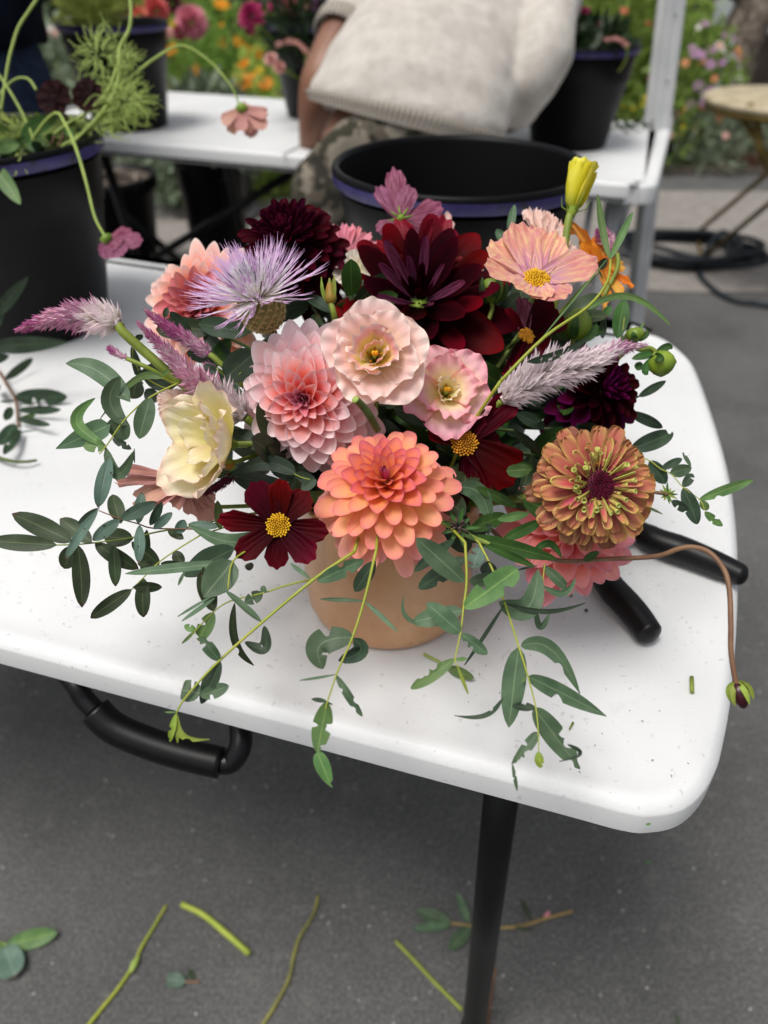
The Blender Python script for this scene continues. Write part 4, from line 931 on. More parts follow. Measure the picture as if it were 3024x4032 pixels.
CO3 = petal_mat('dahlia_coral_out', [(0, '#ffb058'), (.5, '#ffb298'), (.85, '#fcaca8'), (1, '#f89cac')], '#ffbcb0', edgew=.5, vein=.1, trans=.32)
BG1 = petal_mat('dahlia_wine', [(0, '#0e0003'), (.6, '#260008'), (1, '#46000e')], '#560418', vein=.25, trans=.12, edgew=.3, spec=.06)
BG2 = petal_mat('dahlia_wine_bright', [(0, '#180004'), (.5, '#40000b'), (1, '#7a001a')], None, vein=.25, trans=.16, spec=.06)
BG0 = petal_mat('dahlia_wine_purple', [(0, '#1c0008'), (.6, '#460a20'), (1, '#6c1a40')], '#7c2850', vein=.3, trans=.12, edgew=.4, veincol='#c878a8', spec=.06)
DK1 = petal_mat('dahlia_dark', [(0, '#120004'), (.6, '#2e000a'), (1, '#4c0014')], '#560420', vein=.2, trans=.1, edgew=.5, spec=.06)
DK0 = petal_mat('dahlia_dark_in', [(0, '#140008'), (.6, '#340018'), (1, '#500826')], '#84284c', vein=.2, trans=.1, spec=.06)
PU1 = petal_mat('dahlia_purple', [(0, '#1a000e'), (.5, '#42001e'), (1, '#640a48')], '#701064', vein=.25, trans=.12, edgew=.6, spec=.06)
PE1 = petal_mat('dahlia_peach', [(0, '#f4763a'), (.4, '#fa9468'), (.75, '#fdd0c0'), (1, '#fff4ee')], '#ffeeea', edgew=.6, vein=.07, trans=.32)
PE0 = petal_mat('dahlia_peach_in', [(0, '#c84840'), (.5, '#dc7478'), (1, '#eca0a0')], '#f0b4b0', edgew=.5)
PC1 = petal_mat('dahlia_salmon_pink', [(0, '#f47850'), (.5, '#f68c84'), (1, '#f8aeb6')], '#f4b4c0', edgew=.6)
LI1 = petal_mat('lisianthus_outer', [(0, '#ecdf7c'), (.25, '#f8dcb8'), (.6, '#fad2c8'), (.92, '#fdeae2'), (1, '#f2dcae')], '#fdecdf', vein=.06, trans=.3, edgew=.5)
LI2 = petal_mat('lisianthus_inner', [(0, '#dcc830'), (.35, '#f2e07c'), (.55, '#f8b4ac'), (.85, '#fde2dc'), (1, '#fdeccc')], '#fff2ea', vein=.06, trans=.3, edgew=.6)
LP1 = petal_mat('lisianthus_pink', [(0, '#e0d048'), (.3, '#fae4b8'), (.6, '#fac4ca'), (1, '#f6a4b4')], '#f48ca4', vein=.08, trans=.3, edgew=.6)
LC1 = petal_mat('lisianthus_cream', [(0, '#e0d860'), (.35, '#f2e8a8'), (.7, '#faf2d6'), (1, '#fad2c2')], '#fad0c0', vein=.06, trans=.3, edgew=.35)
LC2 = petal_mat('lisianthus_cream_inner', [(0, '#dccf50'), (.5, '#f4ecc0'), (1, '#fbf2e6')], '#f4d4c8', vein=.1, edgew=.5)
LY = petal_mat('lisianthus_yellow_bud', [(0, '#98a420'), (.25, '#dcd41c'), (.8, '#f4ec3c'), (1, '#faf68c')], '#f6f088', vein=.15, edgew=.3)
CR = petal_mat('lisianthus_white', [(0, '#e0d89c'), (.5, '#f0e4d0'), (1, '#f4ece0')], None, vein=.12)
BL = petal_mat('lisianthus_blush', [(0, '#e8c4a0'), (.5, '#f0d0c4'), (1, '#f4d8d0')], '#e8a8a4', vein=.12, edgew=.4)
CM1 = petal_mat('cosmos_red', [(0, '#1c0004'), (.4, '#3c0008'), (1, '#56000e')], None, vein=.4, trans=.1, vfreq=5, spec=.06)
CM2 = petal_mat('cosmos_red_bright', [(0, '#200006'), (.5, '#48000c'), (1, '#700820')], None, vein=.4, trans=.14, vfreq=5, spec=.06)
CMU = petal_mat('cosmos_mauve', [(0, '#74304c'), (.4, '#6c2844'), (1, '#7a3656')], None, vein=.8, veincol='#aa6c88', trans=.2, vfreq=4.5)
CPE = petal_mat('cosmos_peach', [(0, '#b878bc'), (.2, '#d090ac'), (.45, '#dc9088'), (.8, '#dc8c80'), (1, '#cc8094')], '#d898a8', vein=.85, veincol='#eecb94', trans=.22, vfreq=4.5, edgew=.5)
CBL = petal_mat('cosmos_blush', [(0, '#b88474'), (.4, '#cf9c8a'), (.85, '#d8a894'), (1, '#d8a070')], '#d0989a', vein=.45, veincol='#b87c80', trans=.22, vfreq=4.5)
CDP = petal_mat('daisy_pink', [(0, '#d8a888'), (.3, '#d87c90'), (1, '#e48c9c')], None, vein=.4, veincol='#f0b8b8', trans=.2)
COR = petal_mat('zinnia_orange', [(0, '#b86c18'), (.3, '#d89c3c'), (.8, '#dfa850'), (1, '#e07c1c')], '#e0761c', vein=.45, veincol='#b4702c', trans=.2, edgew=.8)
COD = petal_mat('zinnia_orange_deep', [(0, '#c85c14'), (.5, '#e07a20'), (1, '#ea8c2c')], None, vein=.25, trans=.2)
CHO = petal_mat('cosmos_chocolate', [(0, '#120204'), (1, '#260608')], None, vein=.2, trans=.05, spec=.06)
ZN1 = petal_mat('zinnia_rust', [(0, '#b03a56'), (.45, '#c4605c'), (.8, '#c07c5a'), (1, '#c89458')], '#dcc46c', vein=.35, veincol='#8c4838', edgew=.7, trans=.15)
ZN2 = petal_mat('zinnia_rust_in', [(0, '#b82c56'), (.5, '#d0606a'), (.78, '#cc9460'), (1, '#e0d86c')], '#e6e27a', vein=.35, veincol='#a0443c', edgew=.85, trans=.15)
ZNU = petal_mat('zinnia_under', [(0, '#8c3c40'), (.5, '#96584a'), (1, '#9a6a4e')], '#a87e5a', vein=.35, veincol='#7c4034', trans=.12)
ZLM = petal_mat('zinnia_lime', [(0, '#c89c60'), (.4, '#c8c468'), (1, '#ccd478')], None, vein=.2, trans=.15)
M_ZC = plain('zinnia_cone', '#3c0418', '#640a2c', 400, .7, .5, .001)
FIL = petal_mat('cornflower_floret', [(0, '#fffbee'), (.42, '#fff8ff'), (.64, '#f0d0ee'), (1, '#e0b4e4')], None, vein=.0, trans=.25)
FIW = petal_mat('cornflower_inner', [(0, '#f0ecd4'), (.8, '#f6f2f6'), (1, '#d8c8e8')], None, vein=.1, trans=.25)
M_STAM = plain('stamen_dark', '#1e1430', '#2c2040', 60, .6)
CE = petal_mat('celosia', [(0, '#c09c98'), (.4, '#ecd4dc'), (.75, '#e0a8c4'), (1, '#b85a98')], None, vein=.1, trans=.2)
CE2 = petal_mat('celosia_tip', [(0, '#b07088'), (.5, '#d080b0'), (1, '#a8408c')], None, vein=.1, trans=.15)
CEW = petal_mat('celosia_white', [(0, '#c4b4a4'), (.5, '#faf2f0'), (1, '#f8e6ee')], None, vein=.0, trans=.38)
CED = petal_mat('celosia_dark', [(0, '#5c2438'), (1, '#7c3a54')], None, vein=.1, trans=.1)
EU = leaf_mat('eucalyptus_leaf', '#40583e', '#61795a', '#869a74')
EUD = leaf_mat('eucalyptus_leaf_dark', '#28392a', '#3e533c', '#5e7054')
EUG = leaf_mat('eucalyptus_leaf_green', '#4c6c3c', '#6c8c4e', '#98ae64')
EUO = leaf_mat('olive_leaf', '#29351f', '#405034', '#68744a', tip='#4c2c24')
EUS = leaf_mat('spotted_grey_leaf', '#4c6656', '#6a8472', '#84988a', spots=.9, tip='#5c3a34')
EUY = leaf_mat('young_leaf', '#7c9430', '#9cb048', '#b8c468')
DL = leaf_mat('dahlia_leaf', '#2c4c20', '#446c2c', '#6c8c40')

# ================================================================== bouquet: dahlias
pt_ = dict(tip='point', a=.55, b=.6)
dahlia('dahlia', 'big pale pink dahlia with pointed white edged petals and a coral heart', 'J', 630, 970, .494, 630, (-.14, -.22, .96), 118,
       [(PK0, dict(W=.52, cup=1.1, bend=-.1, seed=1, **pt_)), (PK1, dict(W=.60, cup=1.2, bend=-.25, seed=2, **pt_)), (PK1, dict(W=.62, cup=1.0, cup1=.5, bend=-.35, seed=3, **pt_)),
        (PK2, dict(W=.60, cup=1.0, cup1=.7, bend=-.1, seed=4, **pt_)), (PK2, dict(W=.54, cup=1.0, cup1=.7, bend=.0, seed=5, **pt_)), (PK3, dict(W=.50, cup=.9, cup1=.6, bend=.05, seed=6, **pt_))],
       th=(6, 104), lp=(.18, .75), tex=.58, depthk=.42)
rd = dict(tip='round', a=.5, b=.42)
dahlia('dahlia', 'coral and orange dahlia with rounded spoon petals hanging low over the vase front', 'K', 1085, 470, .468, 468, (-.05, .44, .90), 116,
       [(CO0, dict(W=.5, cup=1.5, bend=.5, seed=1, **rd)), (CO1, dict(W=.50, cup=1.5, cup1=.8, bend=-.1, seed=2, **pt_)), (CO1, dict(W=.52, cup=1.2, cup1=.6, bend=-.1, seed=3, **pt_)),
        (CO2, dict(W=.50, cup=1.0, cup1=.5, bend=-.2, seed=4, **rd)), (CO2, dict(W=.47, cup=.9, cup1=.4, bend=-.2, seed=5, **rd)), (CO3, dict(W=.42, cup=.8, cup1=.3, bend=-.3, seed=6, **rd))],
       th=(2, 112), lp=(.18, .72), tex=.72, depthk=.5, offset=.4)
dahlia('dahlia', 'large dark wine dahlia with long ribbed petals at the centre back of the bouquet', 'F', 930, 1205, .58, 740, (-.12, .30, .95), 50,
       [(BG1, dict(W=.34, cup=1.2, bend=.5, seed=1, **pt_)), (BG0, dict(W=.30, cup=1.0, bend=.25, seed=2, ridge=.02, **rd)), (BG1, dict(W=.42, cup=.7, cup1=.3, bend=.2, seed=3, ridge=.03, **pt_)),
        (BG2, dict(W=.44, cup=.7, cup1=.3, bend=.15, seed=4, ridge=.03, **rd)), (BG2, dict(W=.46, cup=.5, cup1=.2, bend=-.1, seed=5, ridge=.03, **pt_))],
       th=(14, 94), lp=(.30, .6), tex=.6, depthk=.2, br=.16)
dahlia('dahlia', 'dark maroon ball dahlia at the upper left back of the bouquet', 'E', 1085, 395, .60, 445, (-.12, .42, .90), 170,
       [(DK0, dict(W=.5, cup=1.8, bend=.7, seed=1, **rd)), (DK0, dict(W=.55, cup=1.7, bend=.3, seed=2, **rd)), (DK1, dict(W=.50, cup=1.6, cup1=1.0, bend=.0, seed=3, **rd)),
        (DK1, dict(W=.48, cup=1.4, cup1=.8, bend=-.1, seed=4, **rd))], th=(4, 128), lp=(.34, .7), tex=.72, depthk=.5)
dahlia('dahlia', 'peach and white dahlia at the far left back behind the lavender cornflower', 'E', 440, 840, .60, 480, (-.30, -.05, .95), 100,
       [(PE0, dict(W=.5, cup=1.2, bend=.1, seed=1, **pt_)), (PE0, dict(W=.5, cup=1.1, bend=-.1, seed=2, **pt_)), (PE1, dict(W=.44, cup=.8, cup1=.3, bend=-.1, seed=3, **pt_)),
        (PE1, dict(W=.36, cup=.6, cup1=.2, bend=.1, seed=4, **pt_))], th=(6, 98), lp=(.18, .72), tex=.6, depthk=.3)
dahlia('dahlia', 'small deep purple dahlia low at the right behind the white celosia spike', 'L', 1175, 350, .565, 310, (.40, .10, .90), 90,
       [(PU1, dict(W=.5, cup=1.4, bend=.3, seed=1, **rd)), (BG1, dict(W=.52, cup=1.2, bend=0, seed=2, **rd)), (PU1, dict(W=.46, cup=1.0, cup1=.5, bend=-.1, seed=3, **pt_))],
       th=(8, 115), lp=(.3, .7), tex=.7, depthk=.4)
dahlia('dahlia', 'salmon pink dahlia half hidden underneath the rusty zinnia', 'L', 1000, 1120, .535, 385, (.05, .25, .96), 84,
       [(PC1, dict(W=.5, cup=1.2, bend=.1, seed=1, ruffle=.02, **rd)), (PC1, dict(W=.5, cup=.9, bend=-.1, seed=2, ruffle=.02, **rd)), (PC1, dict(W=.46, cup=.6, cup1=.2, bend=-.1, seed=3, ruffle=.015, **pt_))],
       th=(6, 96), lp=(.2, .7), tex=.6, depthk=.3)

# ================================================================== lisianthus
def lisi(label, z, cx, cy, d, Rp, fv, whorls, pa=.48, throat=True, group='lisianthus blooms', pist=True, off=0):
    fvv = V(*fv); R = px(z, Rp, d); C = P(z, cx, cy, d) - fvv*R*.45
    root = thing('lisianthus', label, 'flower', C, flower_rot(fvv), group); rnd = random.Random(int(cx))
    for wi, (n, mat, L, th, bend, W, cup, ruf, o2) in enumerate(whorls):
        mss = [petal_mesh('lisianthus_petal', mat, W=W, a=pa, b=0, cup=cup, cup1=cup*.5, bend=bend, bp=1.4, tip='ruf', ruffle=ruf, rf=7, drop=.34, basew=.25, nu=18, nv=18, seed=wi*5+q+int(cx)) for q in range(min(n, 3))]
        for i in range(n):
            az = 2*PI*(i+o2)/n+off+rnd.uniform(-.12, .12)
            put_petal(mss[i % len(mss)], root, math.radians(th+rnd.uniform(-5, 5)), az, R*L*(1+rnd.uniform(-.06, .06)), (math.cos(az)*R*.06, math.sin(az)*R*.06, -wi*.0*R), 1, rnd.uniform(-.18, .18))
    if pist:
        m = MB(); m.tube([(0, 0, R*.02), (0, 0, R*.34)], [R*.05, R*.04], 8); link(m.mesh('style', M_STEMP), 'style', root)
        m = MB()
        for sg in (-1, 1): m.lathe([(.0001, R*.12), (R*.038, R*.09), (R*.042, 0), (R*.022, -R*.06), (.0001, -R*.08)], (sg*R*.03, 0, R*.40), 10)
        link(m.mesh('stigma', M_LYEL), 'stigma', root)
        for k in range(5):
            a = k*1.257+.3; m = MB(); m.tube([(0, 0, R*.03), (math.cos(a)*R*.13, math.sin(a)*R*.13, R*.2), (math.cos(a)*R*.15, math.sin(a)*R*.15, R*.27)], [R*.012, R*.012, R*.028], 6); link(m.mesh('stamen', M_YELD), 'stamen', root)
    m = MB(); m.lathe([(R*.1, .0), (R*.14, -R*.06), (R*.1, -R*.16), (.0025, -R*.24)], (0, 0, 0), 12); 
    o = link(m.mesh('calyx', M_GRN), 'calyx', root)
    for k in range(5):
        a = k*1.257; m = MB(); m.tube([(math.cos(a)*R*.1, math.sin(a)*R*.1, -R*.12), (math.cos(a)*R*.2, math.sin(a)*R*.2, R*.02), (math.cos(a)*R*.24, math.sin(a)*R*.24, R*.2)], [R*.025, R*.02, .0002], 5); link(m.mesh('sepal', M_GRN), 'sepal', o)
    stem_to_vase(root, C - fvv*R*.22, .0022, M_STEMP, fvv)
    return root
lisi('large open blush and cream lisianthus with a yellow stigma in the centre of the bouquet', 'J', 1195, 600, .462, 410, (.04, .05, 1),
     [(5, LI1, 1.14, 62, -.45, 1.2, .7, .05, 0), (5, LI1, 1.0, 48, -.25, 1.15, .9, .05, .5), (4, LI2, .86, 34, .25, 1.25, 1.1, .045, .2), (2, LI2, .62, 26, .45, 1.2, 1.3, .04, .6)], off=.35)
for o in bpy.data.objects: pass
lisi('smaller pink edged lisianthus to the right of the large blush one', 'L', 305, 335, .495, 255, (.05, .12, 1),
     [(5, LP1, 1.12, 56, -.4, 1.15, .7, .06, 0), (4, LP1, .95, 42, .0, 1.15, 1.0, .06, .5), (3, LC2, .62, 28, .4, 1.0, 1.1, .05, .2)], off=.9)
cl = lisi('cream yellow lisianthus cup opening to the left on the left side of the bouquet', 'H', 1375, 1060, .475, 310, (-.62, .02, .78),
     [(5, LC1, 1.62, 66, .80, .92, 1.1, .03, 0), (4, LC1, 1.42, 52, .55, .9, 1.2, .04, .5), (3, LC2, 1.1, 34, .35, .9, 1.3, .04, .2)], pist=False, pa=.3)

RM = [petal_mesh('ruffled_petal', BL, W=1, a=.5, b=0, cup=.5, bend=.15, tip='ruf', ruffle=.06, rf=9, drop=.2, nu=16, nv=14, fringe=.05, seed=s) for s in (1, 2, 3)]
cosmos('lisianthus', 'pale blush lisianthus with frilled edge behind the striped peach cosmos', 'G', 640, 740, .60, (.1, .25, .95), [(450, 420, 120, -.3), (530, 395, 130, -.1), (600, 415, 130, 0), (680, 470, 150, 0), (730, 560, 180), (860, 720, 220), (800, 850, 160), (590, 640, 160)], RM, lift=.1, stemmat=M_STEMP, cat='flower')
RM2 = [petal_mesh('ruffled_petal', CR, W=1, a=.5, b=0, cup=.6, bend=.3, tip='ruf', ruffle=.05, rf=7, drop=.2, nu=14, nv=12, seed=s) for s in (4, 5)]
cosmos('lisianthus', 'cream white lisianthus peeking out between the two dark dahlias', 'F', 420, 990, .60, (0, .2, .97), [(225, 1030, 190), (300, 905, 190), (410, 800, 190), (530, 830, 170), (560, 950, 160), (300, 1100, 160)], RM2, lift=.15, stemmat=M_STEMP)
cosmos('lisianthus', 'small white and mauve lisianthus half hidden left of the striped peach cosmos', 'F', 1410, 1010, .60, (0, .2, .97), [(1315, 985, 110), (1345, 1060, 90), (1420, 940, 110), (1480, 1040, 100), (1400, 1150, 60)], RM2, lift=.1, stemmat=M_STEMP)
cosmos('lisianthus', 'blush lisianthus hidden behind the cream yellow cup on the left', 'H', 1150, 830, .52, (-.1, .2, .97), [(1040, 740, 130), (1150, 710, 140), (1240, 740, 130), (1030, 850, 150), (1060, 930, 110)], RM, lift=.1, stemmat=M_STEMP)
cosmos('lisianthus', 'tiny blush lisianthus tip behind the mauve cosmos', 'F', 1180, 700, .66, (0, .2, .97), [(1110, 520, 60), (1160, 480, 70), (1200, 560, 60)], RM, lift=.1, stemmat=M_STEMP)

# ================================================================== cosmos and daisies
CP = [petal_mesh('cosmos_petal', m_, W=1, a=.42, b=0, cup=.5, cup1=.15, bend=bd, tip='notch', ruffle=.012, rf=6, ridge=.03, rk=5, drop=.22, basew=.2, nu=16, nv=12, seed=s) for s, m_, bd in ((1, CM1, .1), (2, CM2, .2), (3, CM1, -.1))]
cosmos('cosmos', 'dark red cosmos with a yellow button centre, open flat at the lower left front', 'K', 447, 707, .462, (-.02, .08, 1),
       [(285, 450, 215), (465, 425, 165), (630, 505, 195), (752, 750, 170), (672, 920, 195), (430, 972, 165), (195, 900, 180), (82, 665, 150)], CP, 68, M_YEL, .06, stemmat=M_STEMD)
CPd = [petal_mesh('cosmos_petal', m_, W=1, a=.42, b=0, cup=.7, cup1=.4, bend=bd, tip='notch', ruffle=.03, rf=6, ridge=.03, rk=5, drop=.18, basew=.2, nu=16, nv=12, seed=s) for s, m_, bd in ((1, CM2, .35), (2, CM1, -.3), (3, CM2, .3))]
cosmos('cosmos', 'deep red cosmos with folded petals between the coral dahlia and the zinnia', 'L', 400, 645, .500, (.0, .12, 1),
       [(690, 372, 190, -.1), (725, 830, 300, .15), (540, 1040, 150, -.05), (395, 1040, 90, -.1), (200, 555, 150, .25), (250, 480, 130, 0), (480, 470, 160, -.1), (620, 600, 150, -.15)], CPd, 72, M_YELD, .1, stemmat=M_STEMD)
cosmos('cosmos', 'dark red cosmos turned sideways below the striped peach cosmos', 'G', 470, 1265, .545, (.35, .2, .9),
       [(600, 1000, 210, -.1), (420, 1000, 170, -.1), (310, 1080, 90), (720, 1150, 230, -.1), (330, 1500, 120), (420, 1190, 110), (280, 1560, 80), (640, 1350, 190, -.1), (560, 1480, 150)], [petal_mesh('cosmos_petal', m_, W=1, a=.42, b=0, cup=.6, bend=.2, tip='notch', ridge=.03, ruffle=.02, drop=.18, nu=14, nv=10, seed=s) for s, m_ in ((1, CM1), (2, CMU), (3, CM2), (4, CM1))], 55, M_YELD, .1, stemmat=M_STEMD)
CRB = [petal_mesh('cosmos_petal', petal_mat('cosmos_red_tall', [(0, '#38000a'), (.5, '#7a0018'), (1, '#9c0828')], None, vein=.4, trans=.25, vfreq=4), W=1, a=.5, b=0, cup=.6, cup1=.4, bend=.1, tip='notch', ridge=.04, rk=4, ruffle=.02, drop=.2, nu=16, nv=12, seed=s) for s in (1, 2)]
cosmos('cosmos', 'bright crimson cosmos with two upright petals behind the wine dahlia', 'F', 950, 1000, .585, (0, .1, 1), [(745, 555, 230, -.1), (1150, 528, 270, -.1), (585, 722, 130, 0), (1330, 745, 220, -.1), (850, 640, 150, .05)], CRB, 0, None, 0, stemmat=M_STEMD)
CMm = [petal_mesh('cosmos_petal', CMU, W=1, a=.5, b=0, cup=-.5, cup1=-.1, bend=-.15, tip='notch', ridge=.03, rk=6, ruffle=.015, drop=.2, basew=.16, nu=16, nv=12, seed=s) for s in (1, 2)]
cosmos('cosmos', 'mauve pink cosmos seen from behind, highest against the empty black bucket', 'F', 785, 555, .66, (0, .1, 1),
       [(725, 92, 200, -.1), (590, 245, 175, -.1), (850, 250, 210, .05), (1130, 400, 230, -.1), (1140, 560, 190, -.05), (575, 620, 150, -.1), (980, 830, 170, -.1), (1080, 690, 130, -.1)], CMm, 0, None, 0, stemmat=M_STEM)
mr = [o for o in bpy.data.objects if o.get('label', '').startswith('mauve pink cosmos seen')][0]
m = MB(); m.lathe([(.0001, .006), (.0025, .0055), (.0038, .002), (.0042, -.001)], (0, 0, .001), 14); link(m.mesh('calyx', M_GRN), 'calyx', mr)
for k in range(8):
    a = k*.785+.2; m = MB(); m.tube([(math.cos(a)*.002, math.sin(a)*.002, .004), (math.cos(a)*.007, math.sin(a)*.007, .0035), (math.cos(a)*.012, math.sin(a)*.012, .0045)], [.0009, .0011, .0002], 6); link(m.mesh('sepal', M_GRN), 'sepal', mr)
CPp = [petal_mesh('cosmos_petal', CPE, W=1, a=.4, b=0, cup=.45, cup1=.2, bend=bd, tip='notch', ruffle=.02, rf=6, ridge=.05, rk=6, drop=.22, basew=.22, nu=18, nv=14, seed=s) for s, bd in ((1, .2), (2, .35), (3, .1))]
cosmos('cosmos', 'striped peach and lilac cosmos, wide open at the upper right of the bouquet', 'G', 540, 880, .535, (0, .55, .83),
       [(215, 640, 340, .1), (380, 535, 300, .12), (525, 520, 270, .08), (675, 575, 290, .12), (965, 800, 330, .05), (745, 1015, 290, .15), (420, 975, 330, .35), (160, 810, 280, .1), (600, 1025, 200, .25)], CPp, 88, M_YEL, .1, stemmat=M_STEMP)
CBp = [petal_mesh('cosmos_petal', CBL, W=1, a=.45, b=0, cup=.5, cup1=.2, bend=-.2, tip='notch', ruffle=.03, ridge=.05, rk=5, drop=.15, fringe=.03, basew=.2, nu=14, nv=12, seed=s) for s in (1, 2, 3)]
cosmos('cosmos', 'faded blush cosmos drooping face down below the cream lisianthus cup', 'I', 1235, 330, .50, (.1, .5, .85),
       [(725, 212, 90), (715, 300, 110), (835, 450, 230), (960, 430, 240), (1100, 480, 200), (1210, 470, 210), (1275, 555, 160), (1395, 590, 180), (1400, 480, 140)], CBp, 0, None, 0, back=.1, stemmat=M_STEM)
CDd = [petal_mesh('daisy_petal', CDP, W=1, a=.5, b=0, cup=.4, bend=.1, tip='notch', ruffle=.02, ridge=.03, drop=.2, nu=12, nv=10, seed=s) for s in (1, 2)]
cosmos('cosmos', 'small pink cosmos behind the cream white lisianthus at the back', 'F', 320, 890, .635, (0, .45, .9),
       [(240, 600, 110), (320, 585, 110), (400, 600, 110), (460, 615, 90), (545, 670, 130), (620, 740, 100), (280, 950, 80)], CDd, 0, None, .1, stemmat=M_STEMP)
COo = [petal_mesh('zinnia_petal', m_, W=1, a=.4, b=0, cup=.5, bend=b_, tip='ruf', ruffle=.04, rf=5, drop=.35, nu=14, nv=12, seed=s) for s, m_, b_ in ((1, COR, .3), (2, COR, -.2), (3, COD, .2))]
cosmos('zinnia', 'orange and amber flower with rounded petals at the upper right edge of the bouquet', 'G', 1010, 800, .605, (.3, .2, .93),
       [(720, 490, 80, -.1), (860, 570, 170, .05), (930, 590, 180), (990, 660, 130, .1), (1155, 760, 150, .1), (1205, 940, 90, .1), (1110, 1030, 120), (1030, 1075, 80), (830, 640, 170), (900, 760, 140, .1), (1010, 900, 100, .2)], COo, 0, None, .05, stemmat=M_STEM)
cosmos('zinnia', 'small orange flower tip just left of the amber one behind the yellow bud stem', 'G', 770, 560, .615, (.1, .3, .93), [(715, 500, 60), (765, 480, 50), (800, 540, 70), (740, 560, 70)], [COo[2]], 0, None, .05, stemmat=M_STEM)

# ================================================================== rusty zinnia
zf = (.12, .06, 1); fvv = V(*zf); zd = .462; Rz = px('L', 335, zd); Cz = P('L', 1150, 885, zd)
zr = thing('zinnia', 'rust and lime zinnia with a maroon cone at the right of the bouquet', 'flower', Cz, flower_rot(fvv)); rnd = random.Random(9)
zm = [petal_mesh('zinnia_petal', ZNU, W=.44, a=.32, b=.2, cup=.3, bend=-.1, tip='round', ridge=.04, ruffle=.03, seed=1, nu=10), petal_mesh('zinnia_petal', ZN1, W=.42, a=.32, b=.2, cup=.4, bend=-.1, tip='round', ridge=.05, ruffle=.03, seed=2, nu=10),
      petal_mesh('zinnia_petal', ZN2, W=.42, a=.35, b=.25, cup=1.1, bend=.05, tip='round', ridge=.03, ruffle=.02, seed=3, nu=10), petal_mesh('zinnia_petal', ZN2, W=.34, a=.35, b=.25, cup=1.7, bend=.1, tip='round', ruffle=.02, seed=4, nu=10), petal_mesh('zinnia_petal', ZLM, W=.26, a=.3, b=.15, cup=2.6, bend=.0, tip='round', seed=5, nu=10)]
for ringi, (n, L, th, mi, zo) in enumerate(((19, 1.0, 98, 0, -.13), (19, .97, 91, 1, -.07), (17, .86, 83, 1, 0), (15, .74, 75, 2, .06), (12, .64, 68, 3, .09), (11, .50, 60, 4, .1))):
    for i in range(n):
        az = 2*PI*(i+.5*(ringi % 2)+rnd.uniform(-.2, .2))/n; q = zm[mi] if ringi != 3 or i % 2 else zm[3]
        put_petal(q, zr, math.radians(th+rnd.uniform(-6, 6)), az, Rz*L*rnd.uniform(.86, 1.07), (math.cos(az)*Rz*.12, math.sin(az)*Rz*.12, Rz*zo), 1, rnd.uniform(-.3, .3))
m = MB(); m.lathe([(.0001, Rz*.16), (Rz*.12, Rz*.20), (Rz*.25, Rz*.17), (Rz*.32, Rz*.04), (Rz*.25, -Rz*.05)], (0, 0, 0), 24); link(m.mesh('cone', M_ZC), 'cone', zr)
m = MB()
for i in range(230):
    t = (i+.5)/230; a = i*2.39996; r = Rz*.33*math.sqrt(t); h = Rz*(.18-.10*t*t+.04*math.sin(t*9)); o_ = Vector((math.cos(a), math.sin(a), 0)); p_ = o_*r+Vector((0, 0, h)); m.tube([p_, p_+o_*Rz*.02+Vector((0, 0, Rz*.05)), p_+o_*Rz*.04+Vector((rnd.uniform(-1, 1)*Rz*.02, rnd.uniform(-1, 1)*Rz*.02, Rz*.07))], [Rz*.013, Rz*.010, Rz*.004], 4, caps=False)
link(m.mesh('cone_bracts', petal_mat('zinnia_bract', [(0, '#4c0620'), (1, '#7c1038')], None, vein=.1, trans=.05)), 'cone_bracts', zr)['kind'] = 'stuff'
for i in range(42):
    a = i*2.39996; r = Rz*(.24+.16*rnd.random()); o_ = Vector((math.cos(a), math.sin(a), 0)); b0 = o_*r+Vector((0, 0, Rz*.12)); ln = Rz*rnd.choice((.08, .14, .2, .3, .34)); dr = (o_*rnd.uniform(.4, 1.1)+Vector((0, 0, .8))).normalized()
    m = MB(); m.lathe([(Rz*.028, -.001), (Rz*.036, ln*.8), (Rz*.048, ln), (Rz*.036, ln*.98), (Rz*.015, ln*.7)], b0, 8, dr); link(m.mesh('floret', MATS['zinnia_lime']), 'floret', zr)
m = MB()
for i in range(26):
    a = rnd.uniform(.3, 2.4); r = Rz*rnd.uniform(.30, .42); p_ = Vector((math.cos(a)*r, math.sin(a)*r, Rz*.16)); m.lathe([(.0001, Rz*.05), (Rz*.016, Rz*.02), (.0001, -Rz*.03)], p_, 5, Vector((rnd.uniform(-1, 1), rnd.uniform(-1, 1), 1)))
link(m.mesh('pollen', M_YELD), 'pollen', zr)['kind'] = 'stuff'
m = MB(); m.lathe([(Rz*.2, -Rz*.1), (Rz*.26, -Rz*.2), (Rz*.16, -Rz*.34), (.002, -Rz*.4)], (0, 0, 0), 14); link(m.mesh('calyx', M_GRN), 'calyx', zr)
stem_to_vase(zr, Cz-fvv*Rz*.4, .0030, M_STEM, fvv)

